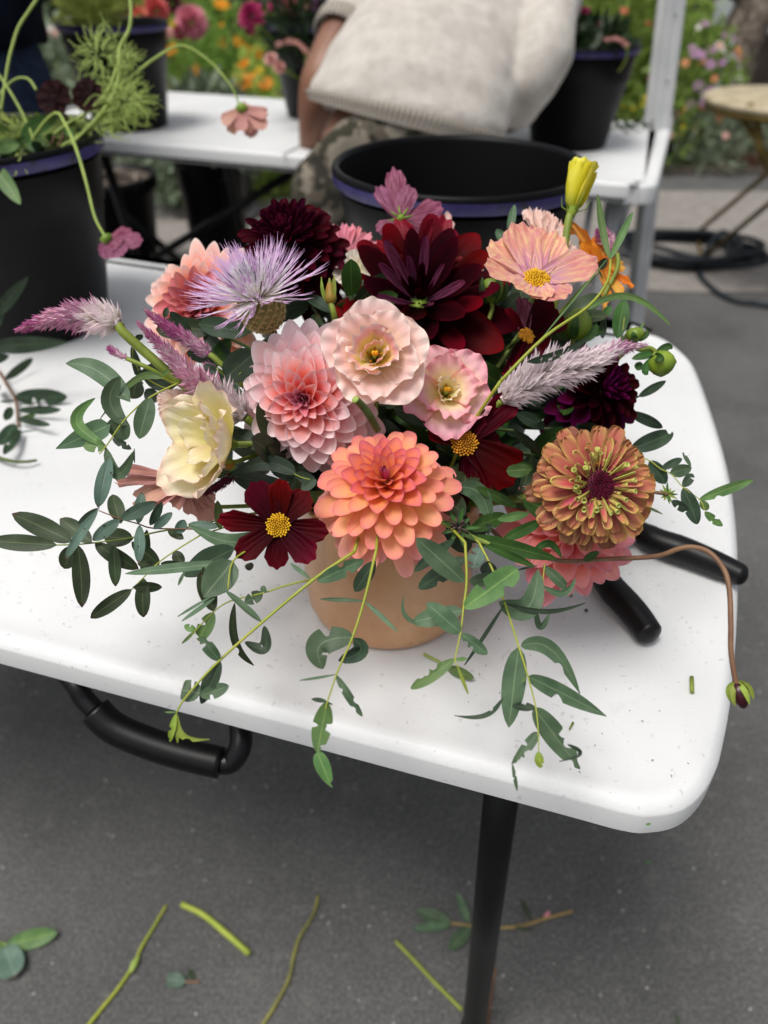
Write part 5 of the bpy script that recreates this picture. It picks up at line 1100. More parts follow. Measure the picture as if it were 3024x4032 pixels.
# ================================================================== lavender cornflower
bd_ = .498; Cb = P('E', 845, 762, bd_); bf = V(-.22, .58, .62)
br_ = thing('american_cornflower', 'lavender and white thread petalled cornflower on a tan netted calyx at the upper left', 'flower', Cb, flower_rot(bf)); rb_ = px('E', 165, bd_); Lb = px('E', 425, bd_); rnd = random.Random(4)
def thread(m, b, dr, L, w, bend, rnd, fork=True):
    side = dr.cross(Vector((0, 0, 1)));  side = side.normalized() if side.length > .1 else Vector((1, 0, 0)); up = side.cross(dr)
    def strip(p0, d0, l0, w0, w1, v0, v1, c):
        pts = [p0 + d0*l0*t + up*c*l0*t*t for t in (0, .5, 1)]; ws = [w0, (w0+w1)/2, w1]
        m.grid([[p-side*w_, p+up*w_*.8, p+side*w_] for p, w_ in zip(pts, ws)], lambda a, q: (q, v0+(v1-v0)*a)); return pts[-1]
    e = strip(b, dr, L*.62, w*.5, w, 0, .55, bend)
    if fork:
        for k in (-1, 0, 1):
            d2 = (dr + side*k*.16*rnd.uniform(.6, 1.3) + up*(bend+rnd.uniform(-.05, .12))).normalized(); strip(e, d2, L*.40*rnd.uniform(.7, 1.05), w*.55, w*.05, .6, 1, bend)
    else: strip(e, dr, L*.4, w*.8, w*.1, .6, 1, bend)
m = MB()
for i in range(200):
    a = rnd.uniform(0, 6.283); t = (i+.5)/200; th = math.radians(30+62*t**.8+rnd.uniform(-7, 7)); r = rb_*(.25+.45*t)
    dr = Vector((math.cos(a)*math.sin(th), math.sin(a)*math.sin(th), math.cos(th))); thread(m, Vector((math.cos(a)*r, math.sin(a)*r, rb_*.05)), dr, Lb*rnd.uniform(.78, 1.12)*(.8+.25*t), Lb*.025, .12, rnd)
link(m.mesh('outer_florets', FIL), 'outer_florets', br_)['kind'] = 'stuff'
m = MB()
for i in range(150):
    a = rnd.uniform(0, 6.283); t = rnd.random(); th = math.radians(5+45*t); r = rb_*.5*t; dr = Vector((math.cos(a)*math.sin(th), math.sin(a)*math.sin(th), math.cos(th))); thread(m, Vector((math.cos(a)*r, math.sin(a)*r, rb_*.05)), dr, Lb*rnd.uniform(.42, .66), Lb*.017, .05, rnd)
link(m.mesh('inner_florets', FIW), 'inner_florets', br_)['kind'] = 'stuff'
m = MB()
for i in range(34):
    a = rnd.uniform(0, 6.283); t = rnd.random(); th = math.radians(5+50*t); r = rb_*.5*t; dr = Vector((math.cos(a)*math.sin(th), math.sin(a)*math.sin(th), math.cos(th))); b0 = Vector((math.cos(a)*r, math.sin(a)*r, rb_*.1)); m.tube([b0+dr*Lb*.2, b0+dr*Lb*rnd.uniform(.4, .6)], Lb*.006, 4)
link(m.mesh('stamens', M_STAM), 'stamens', br_)['kind'] = 'stuff'
m = MB(); m.lathe([(rb_*.62, rb_*.12), (rb_*.9, -rb_*.3), (rb_, -rb_*.75), (rb_*.86, -rb_*1.3), (rb_*.45, -rb_*1.68), (.003, -rb_*1.78)], (0, 0, 0), 28); cx_ = link(m.mesh('calyx', M_CALYX), 'calyx', br_)
m = MB()
for i in range(110):
    t = (i+.5)/110; a = i*2.39996; zc = rb_*(.05-1.7*t); rr = rb_*math.sqrt(max(.05, 1-((t-.45)/.62)**2)); o_ = Vector((math.cos(a), math.sin(a), 0)); b0 = o_*rr*.98+Vector((0, 0, zc)); tv = Vector((-math.sin(a), math.cos(a), 0))
    for k in range(7):
        q = (k-3)/3; d1_ = (tv*q*.9 + Vector((0, 0, .8-abs(q)*.9))).normalized()*rb_*.17; m.tube([b0, b0+d1_*.7+o_*rb_*.08, b0+d1_*1.15+o_*rb_*.03+Vector((0, 0, -abs(q)*rb_*.05))], [rb_*.028, rb_*.022, rb_*.006], 4, caps=False)
link(m.mesh('hooked_bristles', M_HOOK), 'hooked_bristles', cx_)['kind'] = 'stuff'
stem_to_vase(br_, Cb-bf*rb_*1.6, .0042, M_STEMD, bf)

# ================================================================== celosia spikes
def celosia(label, z, axis, widths, d0, d1, mats, n, stem, fluffy=0, sr=.002, blen=1.0, seed=1):
    rnd = random.Random(seed); pts = smoothpath([P(z, x, y, d0+(d1-d0)*i/(len(axis)-1)) for i, (x, y) in enumerate(axis)], 10)
    root = thing('celosia', label, 'flower', pts[-1], None, 'feathery celosia spikes'); K = len(pts)
    ms = [MB() for _ in mats]
    for i in range(n):
        t = i/n; f = t*(K-1); k = min(K-2, int(f)); p = pts[k].lerp(pts[k+1], f-k); ax = (pts[k]-pts[k+1]).normalized()   # towards the tip
        w = px(z, float(np.interp(t, [q/(len(widths)-1) for q in range(len(widths))], widths)), d0)/2
        a = i*2.39996+rnd.uniform(-.3, .3); x = ax.orthogonal().normalized(); y = ax.cross(x); o_ = x*math.cos(a)+y*math.sin(a)
        open_ = .55 if t < fluffy else 1.1; sw = rnd.uniform(.8, 1.15)
        for q in range(2 if t > .12 else 1):
            dr = (o_*open_ + ax*(1.05-.25*q) + Vector((rnd.uniform(-1, 1), rnd.uniform(-1, 1), rnd.uniform(-1, 1)))*.22*(1 if t < fluffy else 1.8)).normalized()
            b = p + o_*w*.25; l = w*1.15*sw*blen*rnd.uniform(.8, 1.1); s_ = dr.cross(ax); s_ = s_.normalized()*l*.15 if s_.length > .05 else x*l*.1; un = s_.cross(dr).normalized()*l*.05
            mi = min(len(mats)-1, int(t*len(mats)+rnd.uniform(-.25, .25))) if t > 0 else 0; mi = max(0, mi); mm = ms[mi]; b_ = len(mm.v)
            mm.v += [tuple(b), tuple(b+dr*l*.45+s_-un), tuple(b+dr*l), tuple(b+dr*l*.45-s_-un), tuple(b+dr*l*.5+un)]
            mm.f += [(b_, b_+1, b_+4), (b_+1, b_+2, b_+4), (b_+2, b_+3, b_+4), (b_+3, b_, b_+4)]; mm.uv += [(.5, 0), (1, .5), (.5, .5), (1, .5), (.5, 1), (.5, .5), (.5, 1), (0, .5), (.5, .5), (0, .5), (.5, 0), (.5, .5)]
    for k, (mm, mt) in enumerate(zip(ms, mats)):
        if mm.v: mm.build('bracts', mt, root, False)['kind'] = 'stuff'
    m = MB(); cw = [px(z, float(w_), d0)*.17 for w_ in np.interp(np.linspace(0, 1, K), np.linspace(0, 1, len(widths)), widths)]; m.tube(pts, cw, 8); m.build('core', mats[-1], root)
    if stem:
        sp = [pts[-1]] + [P(z, x, y, dd) for x, y, dd in stem]; m = MB(); m.tube(smoothpath(sp, 5), sr, 7); m.build('stem', M_STEM, root)
    return root
celosia('long pink celosia spike pointing far left with a fluffy white pink base', 'H', [(105, 335), (280, 275), (450, 240), (620, 245), (780, 290)], [36, 105, 155, 200, 235, 220], .50, .50, [CE2, CE, CE, CEW], 330, [(800, 340, .50), (1000, 520, .505), (1240, 720, .51), (1500, 900, .52)], .5, .0034)
celosia('upper of the two magenta celosia spikes beside the peach dahlia', 'H', [(948, 198), (1080, 300), (1220, 390), (1370, 490)], [30, 85, 120, 140, 120], .51, .515, [CE2, CE2, CE], 230, [(1420, 530, .515), (1600, 705, .52), (1700, 800, .53)], .95, .0022, seed=2)
celosia('lower magenta celosia spike with a fluffy mauve base above the cream cup', 'H', [(900, 282), (1060, 440), (1220, 610), (1400, 750), (1600, 900)], [34, 100, 150, 190, 240, 250], .49, .50, [CE2, CE, CE, CEW], 380, [(1700, 980, .51), (1800, 1100, .52)], .55, .003, seed=3)
celosia('tiny pink celosia tip on a thin stem below the long left spike', 'H', [(705, 448), (760, 480), (830, 518)], [26, 70, 80, 50], .50, .50, [CE2, CE], 70, [(950, 570, .50), (1060, 630, .505), (1150, 690, .51)], .9, .0016, seed=4)
celosia('small dusky celosia tip beside the dark red cosmos', 'I', [(1335, 405), (1430, 350), (1530, 285)], [30, 80, 100, 80], .50, .505, [CED, CED], 120, [(1600, 240, .51), (1700, 200, .52)], .9, .0018, seed=5)
celosia('white celosia spike with a pink tip reaching to the right', 'L', [(1432, 85), (1260, 110), (1090, 190), (930, 220), (780, 290), (610, 400)], [30, 95, 165, 215, 250, 240, 180], .50, .50, [CE, CEW, CEW, CEW], 520, [(560, 440, .505), (450, 520, .52)], .42, .003, seed=6)
celosia('small lilac celosia tip behind the orange flower', 'G', [(975, 530), (1030, 600), (1100, 690)], [40, 110, 130, 90], .60, .60, [CE2, CE], 90, [(1100, 800, .60), (1000, 1000, .60)], .9, .0018, seed=7)
celosia('small mauve celosia tip between the magenta spikes and the eucalyptus', 'H', [(1350, 560), (1410, 580)], [60, 90, 60], .52, .52, [CE, CE], 36, [(1500, 640, .525)], .9, .0014, seed=8)

# ================================================================== buds
def bud(label, z, bx_, by_, tx, ty, w, d, mat, stem, prof=None, sep=5, sepmat=None, smat=None, sr=.0018, name='flower_bud', sepl=.6, tod=True, group='flower buds'):
    b = P(z, bx_, by_, d); t = P(z, tx, ty, d); ax = t-b; L = ax.length; W = px(z, w, d)/2; root = thing(name, label, 'bud', b, None, group)
    prof = prof or [(0, .0), (.55, .05), (.95, .28), (1, .5), (.8, .74), (.4, .93), (.03, 1)]
    m = MB(); m.lathe([(max(.0001, r*W), h*L) for r, h in prof], b, 20, ax, wob=lambda a, q: 1+.05*math.cos(a*6+q*2)); m.build('bud', mat, root)
    x = ax.orthogonal().normalized(); an = ax.normalized(); y = an.cross(x)
    for k in range(sep):
        a = k*2*PI/sep+.3; o_ = x*math.cos(a)+y*math.sin(a); leafrib(b+o_*W*.2, b+o_*W*1.25+an*L*sepl, W*.62, b+o_*W*1.1+an*L*sepl*.4, (.5, .7), 0, .3, 0, k, sepmat or DL, root, 'sepal')
    m = MB(); sp = [b+an*L*.03]+[P(z, *s) for s in stem]; m.tube(smoothpath(sp, 5), sr, 7); m.build('stem', smat or M_STEM, root)
    return root
bud('yellow green and rust lisianthus bud on a short stalk above the big pink dahlia', 'J', 835, 200, 825, 0, 105, .50, M_BUDY, [(855, 260, .50), (872, 345, .505), (890, 500, .52)], [(0, 0), (.7, .04), (1, .2), (.9, .42), (.6, .7), (.3, .9), (.12, 1.05)], 3, M_GRN and EUY, M_STEM, .0021, sepl=1.1)
bud('small yellow green bud left of the striped peach cosmos', 'F', 1380, 930, 1390, 740, 90, .60, M_GRN, [(1400, 1000, .60), (1420, 1150, .61)], None, 3, EUY, M_STEM, .0012, sepl=.9)
bud('round green dahlia bud bent over at the far right above the table', 'G', 1350, 1400, 1440, 1480, 180, .53, M_GRN, [(1360, 1370, .53), (1320, 1345, .53), (1260, 1355, .53), (1180, 1330, .535), (1050, 1400, .55)], [(0, 0), (.6, .0), (1, .4), (1, .75), (.8, 1.15), (.3, 1.3), (.05, 1.32)], 4, DL, M_STEM, .0018, sepl=.5)
bud('green dahlia bud just above the tip of the white celosia spike', 'G', 1230, 1300, 1210, 1215, 130, .545, M_GRN, [(1200, 1330, .55), (1100, 1420, .56)], [(0, 0), (.7, .05), (1, .45), (.9, .8), (.5, 1.05), (.05, 1.1)], 4, DL, M_STEM, .0018, sepl=.7)
bud('pale green half open bud behind the long grassy stem', 'G', 800, 1290, 850, 1070, 200, .575, M_GRN, [(770, 1340, .58), (700, 1450, .58)], None, 4, DL, M_STEM, .002, sepl=.6)
bud('green calyx bud under the left side of the striped peach cosmos', 'G', 235, 1040, 245, 880, 150, .57, M_GRN, [(240, 1080, .57), (200, 1200, .57)], [(0, 0), (.5, .05), (.9, .3), (1, .6), (.95, .9), (.7, 1.0)], 5, DL, M_STEM, .0018, sepl=1.0)
bud('dark maroon cosmos bud hanging at the end of the long brown stem on the right', 'O', 1290, 1815, 1345, 2010, 130, .425, M_BUDM,
    [(1282, 1800, .425), (1252, 1600, .426), (1250, 1400, .428), (1240, 1150, .432), (1200, 1000, .437), (1100, 880, .443), (980, 838, .45), (870, 850, .455), (700, 905, .465), (350, 925, .485), (0, 935, .50), (-350, 820, .50), (-500, 700, .50)], None, 5, EUY, M_STEMB, .0016, sepl=.75, name='cosmos_bud')
bud('small spent green bud above the small dusky celosia tip at left', 'I', 1530, 200, 1460, 240, 60, .50, M_BUDY, [(1560, 190, .50), (1650, 160, .51), (1750, 130, .52)], None, 4, EUY, M_STEM, .0015, sepl=.6)
# yellow lisianthus bud
yd = .60; yb, yt = P('G', 790, 405, yd), P('G', 880, 60, yd); yax = (yt-yb); yr = thing('lisianthus_bud', 'bright yellow lisianthus bud standing highest at the right of the bouquet', 'bud', yb, flower_rot(yax)); Ly = yax.length
for k in range(5):
    q = petal_mesh('bud_petal', LY, W=.95, a=.34, b=0, cup=1.75, cup1=1.9, bend=.10, tip='ruf', ruffle=.035, rf=9, drop=.10, fringe=.03, nu=16, nv=14, seed=k); put_petal(q, yr, math.radians(12), k*1.257+.5, Ly*(1-.05*(k % 3)), (math.cos(k*1.257+.5)*Ly*.04, math.sin(k*1.257+.5)*Ly*.04, 0), 1, .25)
m = MB(); m.lathe([(Ly*.12, Ly*.06), (Ly*.1, -.001), (.003, -Ly*.1)], (0, 0, 0), 12); link(m.mesh('calyx', M_GRN), 'calyx', yr)
for k in range(5):
    a = k*1.257; m = MB(); m.tube([(math.cos(a)*Ly*.08, math.sin(a)*Ly*.08, 0), (math.cos(a)*Ly*.24, math.sin(a)*Ly*.24, Ly*.1), (math.cos(a)*Ly*.30, math.sin(a)*Ly*.30, Ly*.3)], [Ly*.012, Ly*.01, .0002], 5); link(m.mesh('sepal', M_GRN), 'sepal', yr)
m = MB(); m.tube(smoothpath([yb, P('G', 765, 470, .60), P('G', 740, 640, .60), P('G', 640, 1200, .60)], 5), .0032, 8); m.build('stem', M_STEM, yr)
# leaning twig above the coral dahlia
tw = MB(); tw.tube(smoothpath([P('J', 1033, 978, .445), P('J', 1090, 1030, .45), P('J', 1150, 1110, .455), P('J', 1215, 1230, .465)], 5), [.0024, .0025], 10)
twt = thing('cut_stem', 'short bare green cut stem poking up between the pink and the coral dahlia', 'stem', P('J', 1215, 1230, .465)); tw.build('stem', M_STEMD, twt)
m = MB(); m.lathe([(.0001, .0004), (.0020, .0004), (.0024, -.0006)], P('J', 1033, 978, .4445), 12, P('J', 1033, 978, .445)-P('J', 1090, 1030, .45)); m.build('cut_end', M_STEMP, twt)
# spent flower head with green sepals
sp_ = thing('spent_flower', 'dried brown spent flower head with green sepals beside the coral dahlia', 'flower', P('L', 370, 1120, .468)); rnd = random.Random(2)
C_ = P('L', 370, 1120, .465)
for k in range(9):
    a = k*.7; e = C_ + (R_*math.cos(a)+U_*math.sin(a))*px('L', rnd.uniform(80, 120), .465)-F_*rnd.uniform(-.002, .006); leafrib(C_, e, px('L', 26, .465), None, (.5, .7), 0, .3, 0, k, DL, sp_, 'sepal')
m = MB()
for k in range(70):
    d_ = Vector((rnd.gauss(0, 1), rnd.gauss(0, 1), rnd.gauss(0, 1))).normalized(); m.tube([C_, C_+d_*px('L', 45, .465), C_+d_*px('L', 62, .465)+Vector((0, 0, -.001))], [.0006, .0008, .0003], 4)
m.build('dried_florets', plain('dried_brown', '#1c1410', '#5c4a44', 300, .9), sp_)['kind'] = 'stuff'
m = MB(); m.tube(smoothpath([P('L', 215, 1050, .468), P('L', 290, 1100, .466), P('L', 430, 1170, .47), P('L', 620, 1240, .48), P('L', 800, 1290, .49)], 5), .0016, 7); m.build('stem', M_STEMP, sp_)

# ================================================================== foliage
N9 = None
sprig('eucalyptus_sprig', 'eucalyptus sprig trailing diagonally to the lower left, ending in a yellow green tip', 'M', [(1350, 110), (1120, 265), (800, 530), (550, 755), (420, 890), (330, 1000), (295, 1065)], .455, .415,
 [(1130, 285, 1405, 158, 95, 2, .2), (1090, 270, 970, 178, 26), (800, 528, 585, 340, 44, 0, .5), (815, 550, 700, 645, 75, 1, .3, .0, EUD, (.5, .5), (815, 680)), (552, 755, 440, 612, 75, 2), (555, 762, 440, 1012, 100, 1, .3, .0, EUD),
  (435, 965, 605, 905, 85, 4, .2, 0, EU), (435, 950, 325, 930, 130, 2, .1, 0, EU, (.35, .2)), (292, 1070, 490, 1222, 44, 3, .2, 0, EUY, (.4, .9), (330, 1200)), (292, 1070, 255, 1238, 40, 2, .1, 0, EUY), (290, 1072, 300, 1245, 26, 1, 0, 0, EUY), (292, 1062, 225, 1062, 12, 0, 0, 0, EUG)], EU, to_vase=True, r=(28, 14),
 side=None)
sprig('eucalyptus_sprig', 'thin chewed eucalyptus twig just above the long diagonal sprig at lower left', 'M', [(1120, 268), (960, 305), (805, 355), (620, 400), (515, 465), (410, 575), (385, 600)], .46, .44,
 [(805, 352, 700, 410, 75, 2), (812, 355, 812, 310, 40), (515, 465, 435, 232, 105, 0, .2, .01, EUO), (515, 470, 425, 640, 95, 2, .1, 0, EUG), (410, 575, 340, 548, 45, 1, 0, 0, EUG), (410, 575, 326, 655, 20, 0, 0, 0, EUG), (640, 415, 755, 785, 52, 1, .3, .02, EUO, (.6, .7), (645, 640))], EU, r=(16, 8))
sprig('eucalyptus_sprig', 'broad grey green eucalyptus leaves under the dark red cosmos', 'M', [(900, 20), (760, 80), (630, 165), (600, 330)], .475, .44,
 [(630, 165, 455, 380, 190, 0, .1, -.01, EU, (.5, .7)), (610, 172, -10, 240, 62, 0, .2, .01, EU), (640, 90, 330, 240, 150, 0, .3, .03, EUD, (.6, .6)), (500, 375, 300, 495, 18), (520, 385, 325, 522, 28), (700, 190, 750, 200, 50, 0, .2, .02, EUD), (450, 200, 510, 270, 50, 1, .2, .02, EUG), (345, 225, 305, 310, 20, 0, .2)], EU, r=(20, 12))
sprig('eucalyptus_sprig', 'eucalyptus sprig hanging straight down the middle past the vase to the table edge', 'M', [(1480, 100), (1410, 395), (1340, 615), (1290, 730), (1245, 835), (1190, 1000), (1180, 1040)], .442, .41,
 [(1475, 165, 1352, 345, 95, 0, .2, .01, EUD), (1405, 402, 1145, 390, 26, 0, .2), (1415, 405, 1605, 582, 30, 0, .2), (1342, 618, 1165, 805, 160, 2, .1, 0, EU, (.45, .6), (1150, 660)), (1345, 622, 1255, 755, 95, 0, .2, .008, EUD, (.5, .5), (1385, 700)), (1240, 838, 1025, 873, 16, 0, .2), (1242, 842, 1398, 1087, 52, 3, .2), (1188, 1000, 1095, 985, 28, 0, .2, 0, EUD), (1188, 1000, 1220, 1018, 10),
  (1188, 1000, 1130, 1300, 120, 5, .05, 0, EUG), (1130, 1298, 1218, 1510, 90, 1, .1, 0, EUG, (.45, .9))], EU, to_vase=True, r=(24, 10))
sprig('eucalyptus_sprig', 'leafy eucalyptus sprig hanging down the right side of the vase', 'N', [(550, 60), (560, 310), (540, 480), (520, 650), (485, 820), (505, 870)], .445, .42,
 [(545, 318, 230, 30, 150, 0, .15, -.005, EU, (.6, .6)), (550, 160, 245, 358, 120, 1, .3, .015, EUD), (480, 40, 218, 250, 80, 0, .3, .02, EUD), (575, 312, 730, 290, 90, 0, .3, .012, EU), (540, 490, 895, 235, 165, 2, .05, -.006, EUG, (.6, .4)), (530, 500, 205, 580, 130, 1, .1, .006, EU), (230, 590, 150, 398, 30, 0, .2, 0, EU, (.4, .9), (150, 520)), (522, 650, 298, 455, 130, 0, .1, -.004, EU), (525, 655, 695, 790, 85, 2, .1, 0, EU),
  (482, 820, 195, 1015, 85, 3, .1, 0, EUG), (490, 825, 562, 818, 28, 0, .2, 0, EUG), (500, 868, 570, 1050, 24, 0, .1, 0, EUY)], EU, to_vase=True, r=(26, 10))
sprig('eucalyptus_sprig', 'long eucalyptus sprig with willow shaped leaves reaching lowest at the right of the vase', 'N', [(640, 60), (730, 240), (810, 460), (900, 740), (950, 900), (1010, 1130), (1028, 1300), (1030, 1430)], .465, .41,
 [(770, 445, 1025, 235, 150, 0, .1, .006, EU, (.5, .6), (960, 480)), (825, 460, 1335, 455, 34, 0, .2, 0, EUD, (.5, .7), (1080, 510)), (805, 468, 545, 862, 26, 0, .2, .01, EUD), (900, 742, 835, 1268, 158, 0, .05, 0, EU, (.55, .7)), (915, 740, 1300, 1048, 105, 1, .1, .004, EU, (.5, .8), (1110, 760)), (960, 935, 1472, 1195, 115, 2, .05, 0, EU, (.5, .85)), (1000, 1140, 1300, 1540, 150, 6, .05, 0, EU, (.5, .7)), (1010, 1140, 858, 1128, 58, 2, .1, 0, EUD), (795, 1075, 480, 1190, 34, 1, .2, .006, EUD, (.6, .8), (680, 1190)),
  (1025, 1300, 855, 1505, 72, 5, .1, 0, EU, (.4, .7)), (858, 1505, 890, 1682, 26, 2, .1, 0, EU), (1028, 1425, 1038, 1532, 60, 1, .1, 0, EUY), (1220, 1380, 1165, 1490, 26, 1, .1, 0, EUD, (.4, .8), (1300, 1440)), (945, 935, 920, 975, 24, 0, .1, 0, EUG),
  (650, 90, 590, 235, 110, 2, .1, -.006, EUS), (705, 180, 700, 275, 110, 0, .1, .01, EUD)], EU, to_vase=True, r=(24, 10))
sprig('eucalyptus_sprig', 'small curled eucalyptus twig under the salmon pink dahlia', 'N', [(1070, 200), (1050, 350), (1010, 470)], .48, .47,
 [(1060, 345, 1270, 295, 48, 0, .1, 0, EU, (.5, .6), (1190, 390)), (1000, 470, 920, 425, 34), (1010, 475, 1105, 520, 42, 0, .1, 0, EU, (.5, .5), (1040, 610)), (1045, 345, 985, 390, 44), (890, 240, 1020, 212, 16, 0, .1, .0, EUD), (1060, 210, 1240, 380, 70, 1, .2)], EU, r=(12, 8))
sprig('eucalyptus_sprig', 'chewed eucalyptus sprig reaching right over the table beyond the zinnia', 'O', [(480, 160), (640, 200), (740, 270), (820, 310), (900, 400), (1020, 490), (1060, 570)], .56, .53,
 [(520, 130, 832, 8, 130, 1, .1, 0, EUD), (660, 210, 775, 378, 110, 0, .1, 0, EUD), (740, 270, 895, 195, 60, 0, .1, 0, EUD), (805, 300, 965, 262, 95, 0, .1, 0, EU), (960, 250, 900, 150, 30, 1, .1, 0, EU), (900, 400, 972, 305, 70, 1, .1), (905, 405, 1005, 672, 110, 1, .1, 0, EUD), (1015, 495, 1412, 350, 78, 1, .1, 0, EUG), (1060, 580, 1190, 685, 62, 3, .1, 0, EUG), (820, 500, 940, 580, 70, 2, .1, 0, EUD), (600, 370, 680, 400, 60, 0, .1, 0, EUD), (1030, 500, 1080, 570, 60, 0, .1, 0, EUG)], EUD, r=(14, 8))
sprig('eucalyptus_sprig', 'two narrow eucalyptus leaves sticking out right of the purple dahlia', 'L', [(1150, 440), (1300, 400)], .57, .57, [(1390, 378, 1547, 288, 50, 0, .1, 0, EUD), (1300, 400, 1400, 375, 20, 0, 0, 0, EUD), (1330, 465, 1528, 555, 62, 0, .1, 0, EUD), (1370, 975, 1528, 1045, 16, 0, .2, 0, EUG), (1260, 590, 1320, 620, 40, 0, .2, 0, EUD)], EUD, r=(10, 8))
sb = thing('star_calyx', 'small green star shaped seed calyx on a thin stem right of the zinnia', 'flower', P('O', 790, 455, .53)); C_ = P('O', 790, 455, .53); rnd = random.Random(8)
for k in range(12):
    a = k*.524; e = C_+(R_*math.cos(a)+U_*math.sin(a))*px('O', rnd.uniform(50, 95), .53)-F_*rnd.uniform(-.002, .004); leafrib(C_, e, px('O', 18, .53), None, (.5, .8), 0, .2, 0, k, EUY if k % 3 else DL, sb, 'sepal')
m = MB(); m.tube(smoothpath([C_, P('O', 700, 440, .53), P('O', 620, 435, .535), P('O', 500, 500, .54)], 4), .0013, 6); m.build('stem', M_STEMB, sb)

sprig('eucalyptus_sprig', 'eucalyptus sprig with big pale leaves fanning out at the left edge of the bouquet', 'H', [(1180, 670), (980, 770), (820, 910), (700, 1080), (650, 1140)], .50, .485,
 [(850, 800, 430, 550, 135, 0, .1, .006, EU, (.5, .75), (640, 600)), (835, 955, 785, 635, 120, 0, .1, -.004, EU, (.6, .6), (720, 800)), (985, 770, 910, 1042, 125, 0, .1, 0, EU), (690, 1085, 622, 775, 80, 0, .2, 0, EUG, (.5, .7), (500, 930)), (720, 950, 365, 1106, 140, 0, .15, .004, EU, (.35, .9)), (825, 915, 745, 1035, 160, 0, .2, .006, EU), (690, 1090, 545, 1085, 95, 3, .1, 0, EUG), (735, 1040, 858, 1108, 52, 2, .1, 0, EUD), (690, 1095, 875, 1120, 80, 0, .1, 0, EU, (.5, .6), (770, 1270)), (718, 1165, 640, 1490, 100, 0, .1, 0, EUS), (880, 1200, 878, 1105, 12, 0, 0)], EU, to_vase=False, r=(18, 12))
sprig('grassy_foliage', 'long strap leaf arching left behind the magenta celosia spikes', 'H', [(1240, 720), (1120, 670), (1060, 645)], .505, .495, [(1060, 645, 655, 910, 48, 0, .1, 0, EUG, (.3, .8), (880, 660)), (1060, 630, 1100, 590, 20, 0, 0, 0, EUG)], EUG, r=(16, 14))
sprig('eucalyptus_sprig', 'dark round eucalyptus leaves behind the celosia spikes on the left', 'H', [(1250, 760), (1050, 700), (930, 620), (870, 520), (870, 430)], .535, .53,
 [(930, 590, 1160, 690, 170, 0, .2, .004, EUD), (860, 440, 925, 700, 60, 4, .2, 0, EUD), (880, 395, 935, 365, 40, 0, .1, 0, EUD), (900, 660, 860, 780, 120, 0, .2, 0, EUO), (1110, 210, 1250, 350, 80, 0, .2, .01, EUD), (1075, 250, 1095, 185, 40, 0, 0, 0, EUD), (1220, 480, 1400, 520, 90, 0, .2, .0, EUD), (950, 720, 1030, 800, 90, 0, .2, 0, EUD), (1350, 450, 1420, 560, 70, 0, .2, 0, EUD)], EUD, r=(14, 10))
sprig('eucalyptus_sprig', 'single broad round eucalyptus leaf between the lavender cornflower and pink dahlia', 'J', [(160, 900), (60, 830), (100, 760)], .515, .505, [(215, 602, -30, 800, 240, 0, .1, 0, EUD, (.4, .4)), (-100, 780, -200, 700, 90, 0, .2, 0, EUD)], EUD, r=(12, 10))
sprig('olive_sprig', 'dark olive leafed sprig spreading at the far left with leaves touching the picture edge', 'I', [(1250, 620), (1050, 650), (870, 690), (700, 715), (520, 735), (370, 740)], .50, .475,
 [(472, 720, 78, 535, 135, 0, .05, -.004, EUO), (372, 740, -70, 712, 112, 0, .05, 0, EUO), (600, 722, 392, 568, 115, 0, .1, .006, EUO), (510, 740, 535, 1148, 112, 0, .05, 0, EUO), (475, 745, 420, 895, 110, 0, .2, .004, EUO), (870, 700, 680, 685, 125, 0, .1, .006, EUO), (745, 740, 755, 1010, 80, 0, .1, 0, EUO), (620, 730, 905, 895, 105, 0, .1, .008, EUO), (860, 720, 1040, 870, 95, 0, .1, .01, EUO), (960, 640, 930, 930, 70, 0, .3, .012, EUO)], EUO, to_vase=True, r=(16, 12), smat=M_STEM)
sprig('eucalyptus_sprig', 'speckled grey green sprig crossing over the dark olive leaves at left', 'I', [(1260, 635), (1000, 630), (900, 600), (790, 570), (645, 515)], .485, .465,
 [(640, 510, 428, 832, 62, 0, .1, -.004, EUS), (645, 510, 705, 160, 0.1), (792, 570, 1025, 458, 92, 0, .1, -.004, EUS), (780, 575, 605, 710, 84, 0, .1, -.004, EUS), (790, 600, 735, 410, 105, 0, .1, .012, EUO), (912, 610, 905, 858, 72, 0, .1, -.004, EUS), (905, 600, 930, 395, 75, 0, .1, .006, EUS), (1005, 635, 1125, 528, 62, 0, .1, 0, EUS), (1160, 665, 1205, 575, 75, 0, .1, 0, EUS), (640, 500, 510, 600, 40, 0, .3, .01, EUD), (1060, 460, 980, 610, 60, 0, .2, .01, EUD), (1430, 620, 1230, 605, 60, 0, .2), (1700, 660, 1230, 607, 110, 0, .1, -.006, EU, (.5, .8), (1500, 720)), (1440, 640, 1420, 450, 60, 0, .2, 0, EUG)], EUS, to_vase=True, r=(14, 10), smat=M_STEMB)
sprig('olive_sprig', 'lower dark olive sprig hanging toward the table at left with four leaves', 'I', [(1310, 675), (1140, 780), (1030, 860), (935, 955), (860, 1030)], .49, .47,
 [(860, 1030, 592, 1218, 96, 0, .05, 0, EUO), (940, 958, 938, 1212, 98, 0, .05, 0, EUO), (868, 1015, 1058, 1015, 70, 0, .1, .008, EUO), (1140, 780, 1195, 870, 80, 0, .1, 0, EUO), (1050, 860, 1225, 880, 60, 0, .1, .01, EUO), (1020, 870, 900, 860, 50, 0, .1, .01, EUO), (1200, 700, 1100, 640, 60, 0, .1, .01, EUO)], EUO, to_vase=True, r=(14, 10))
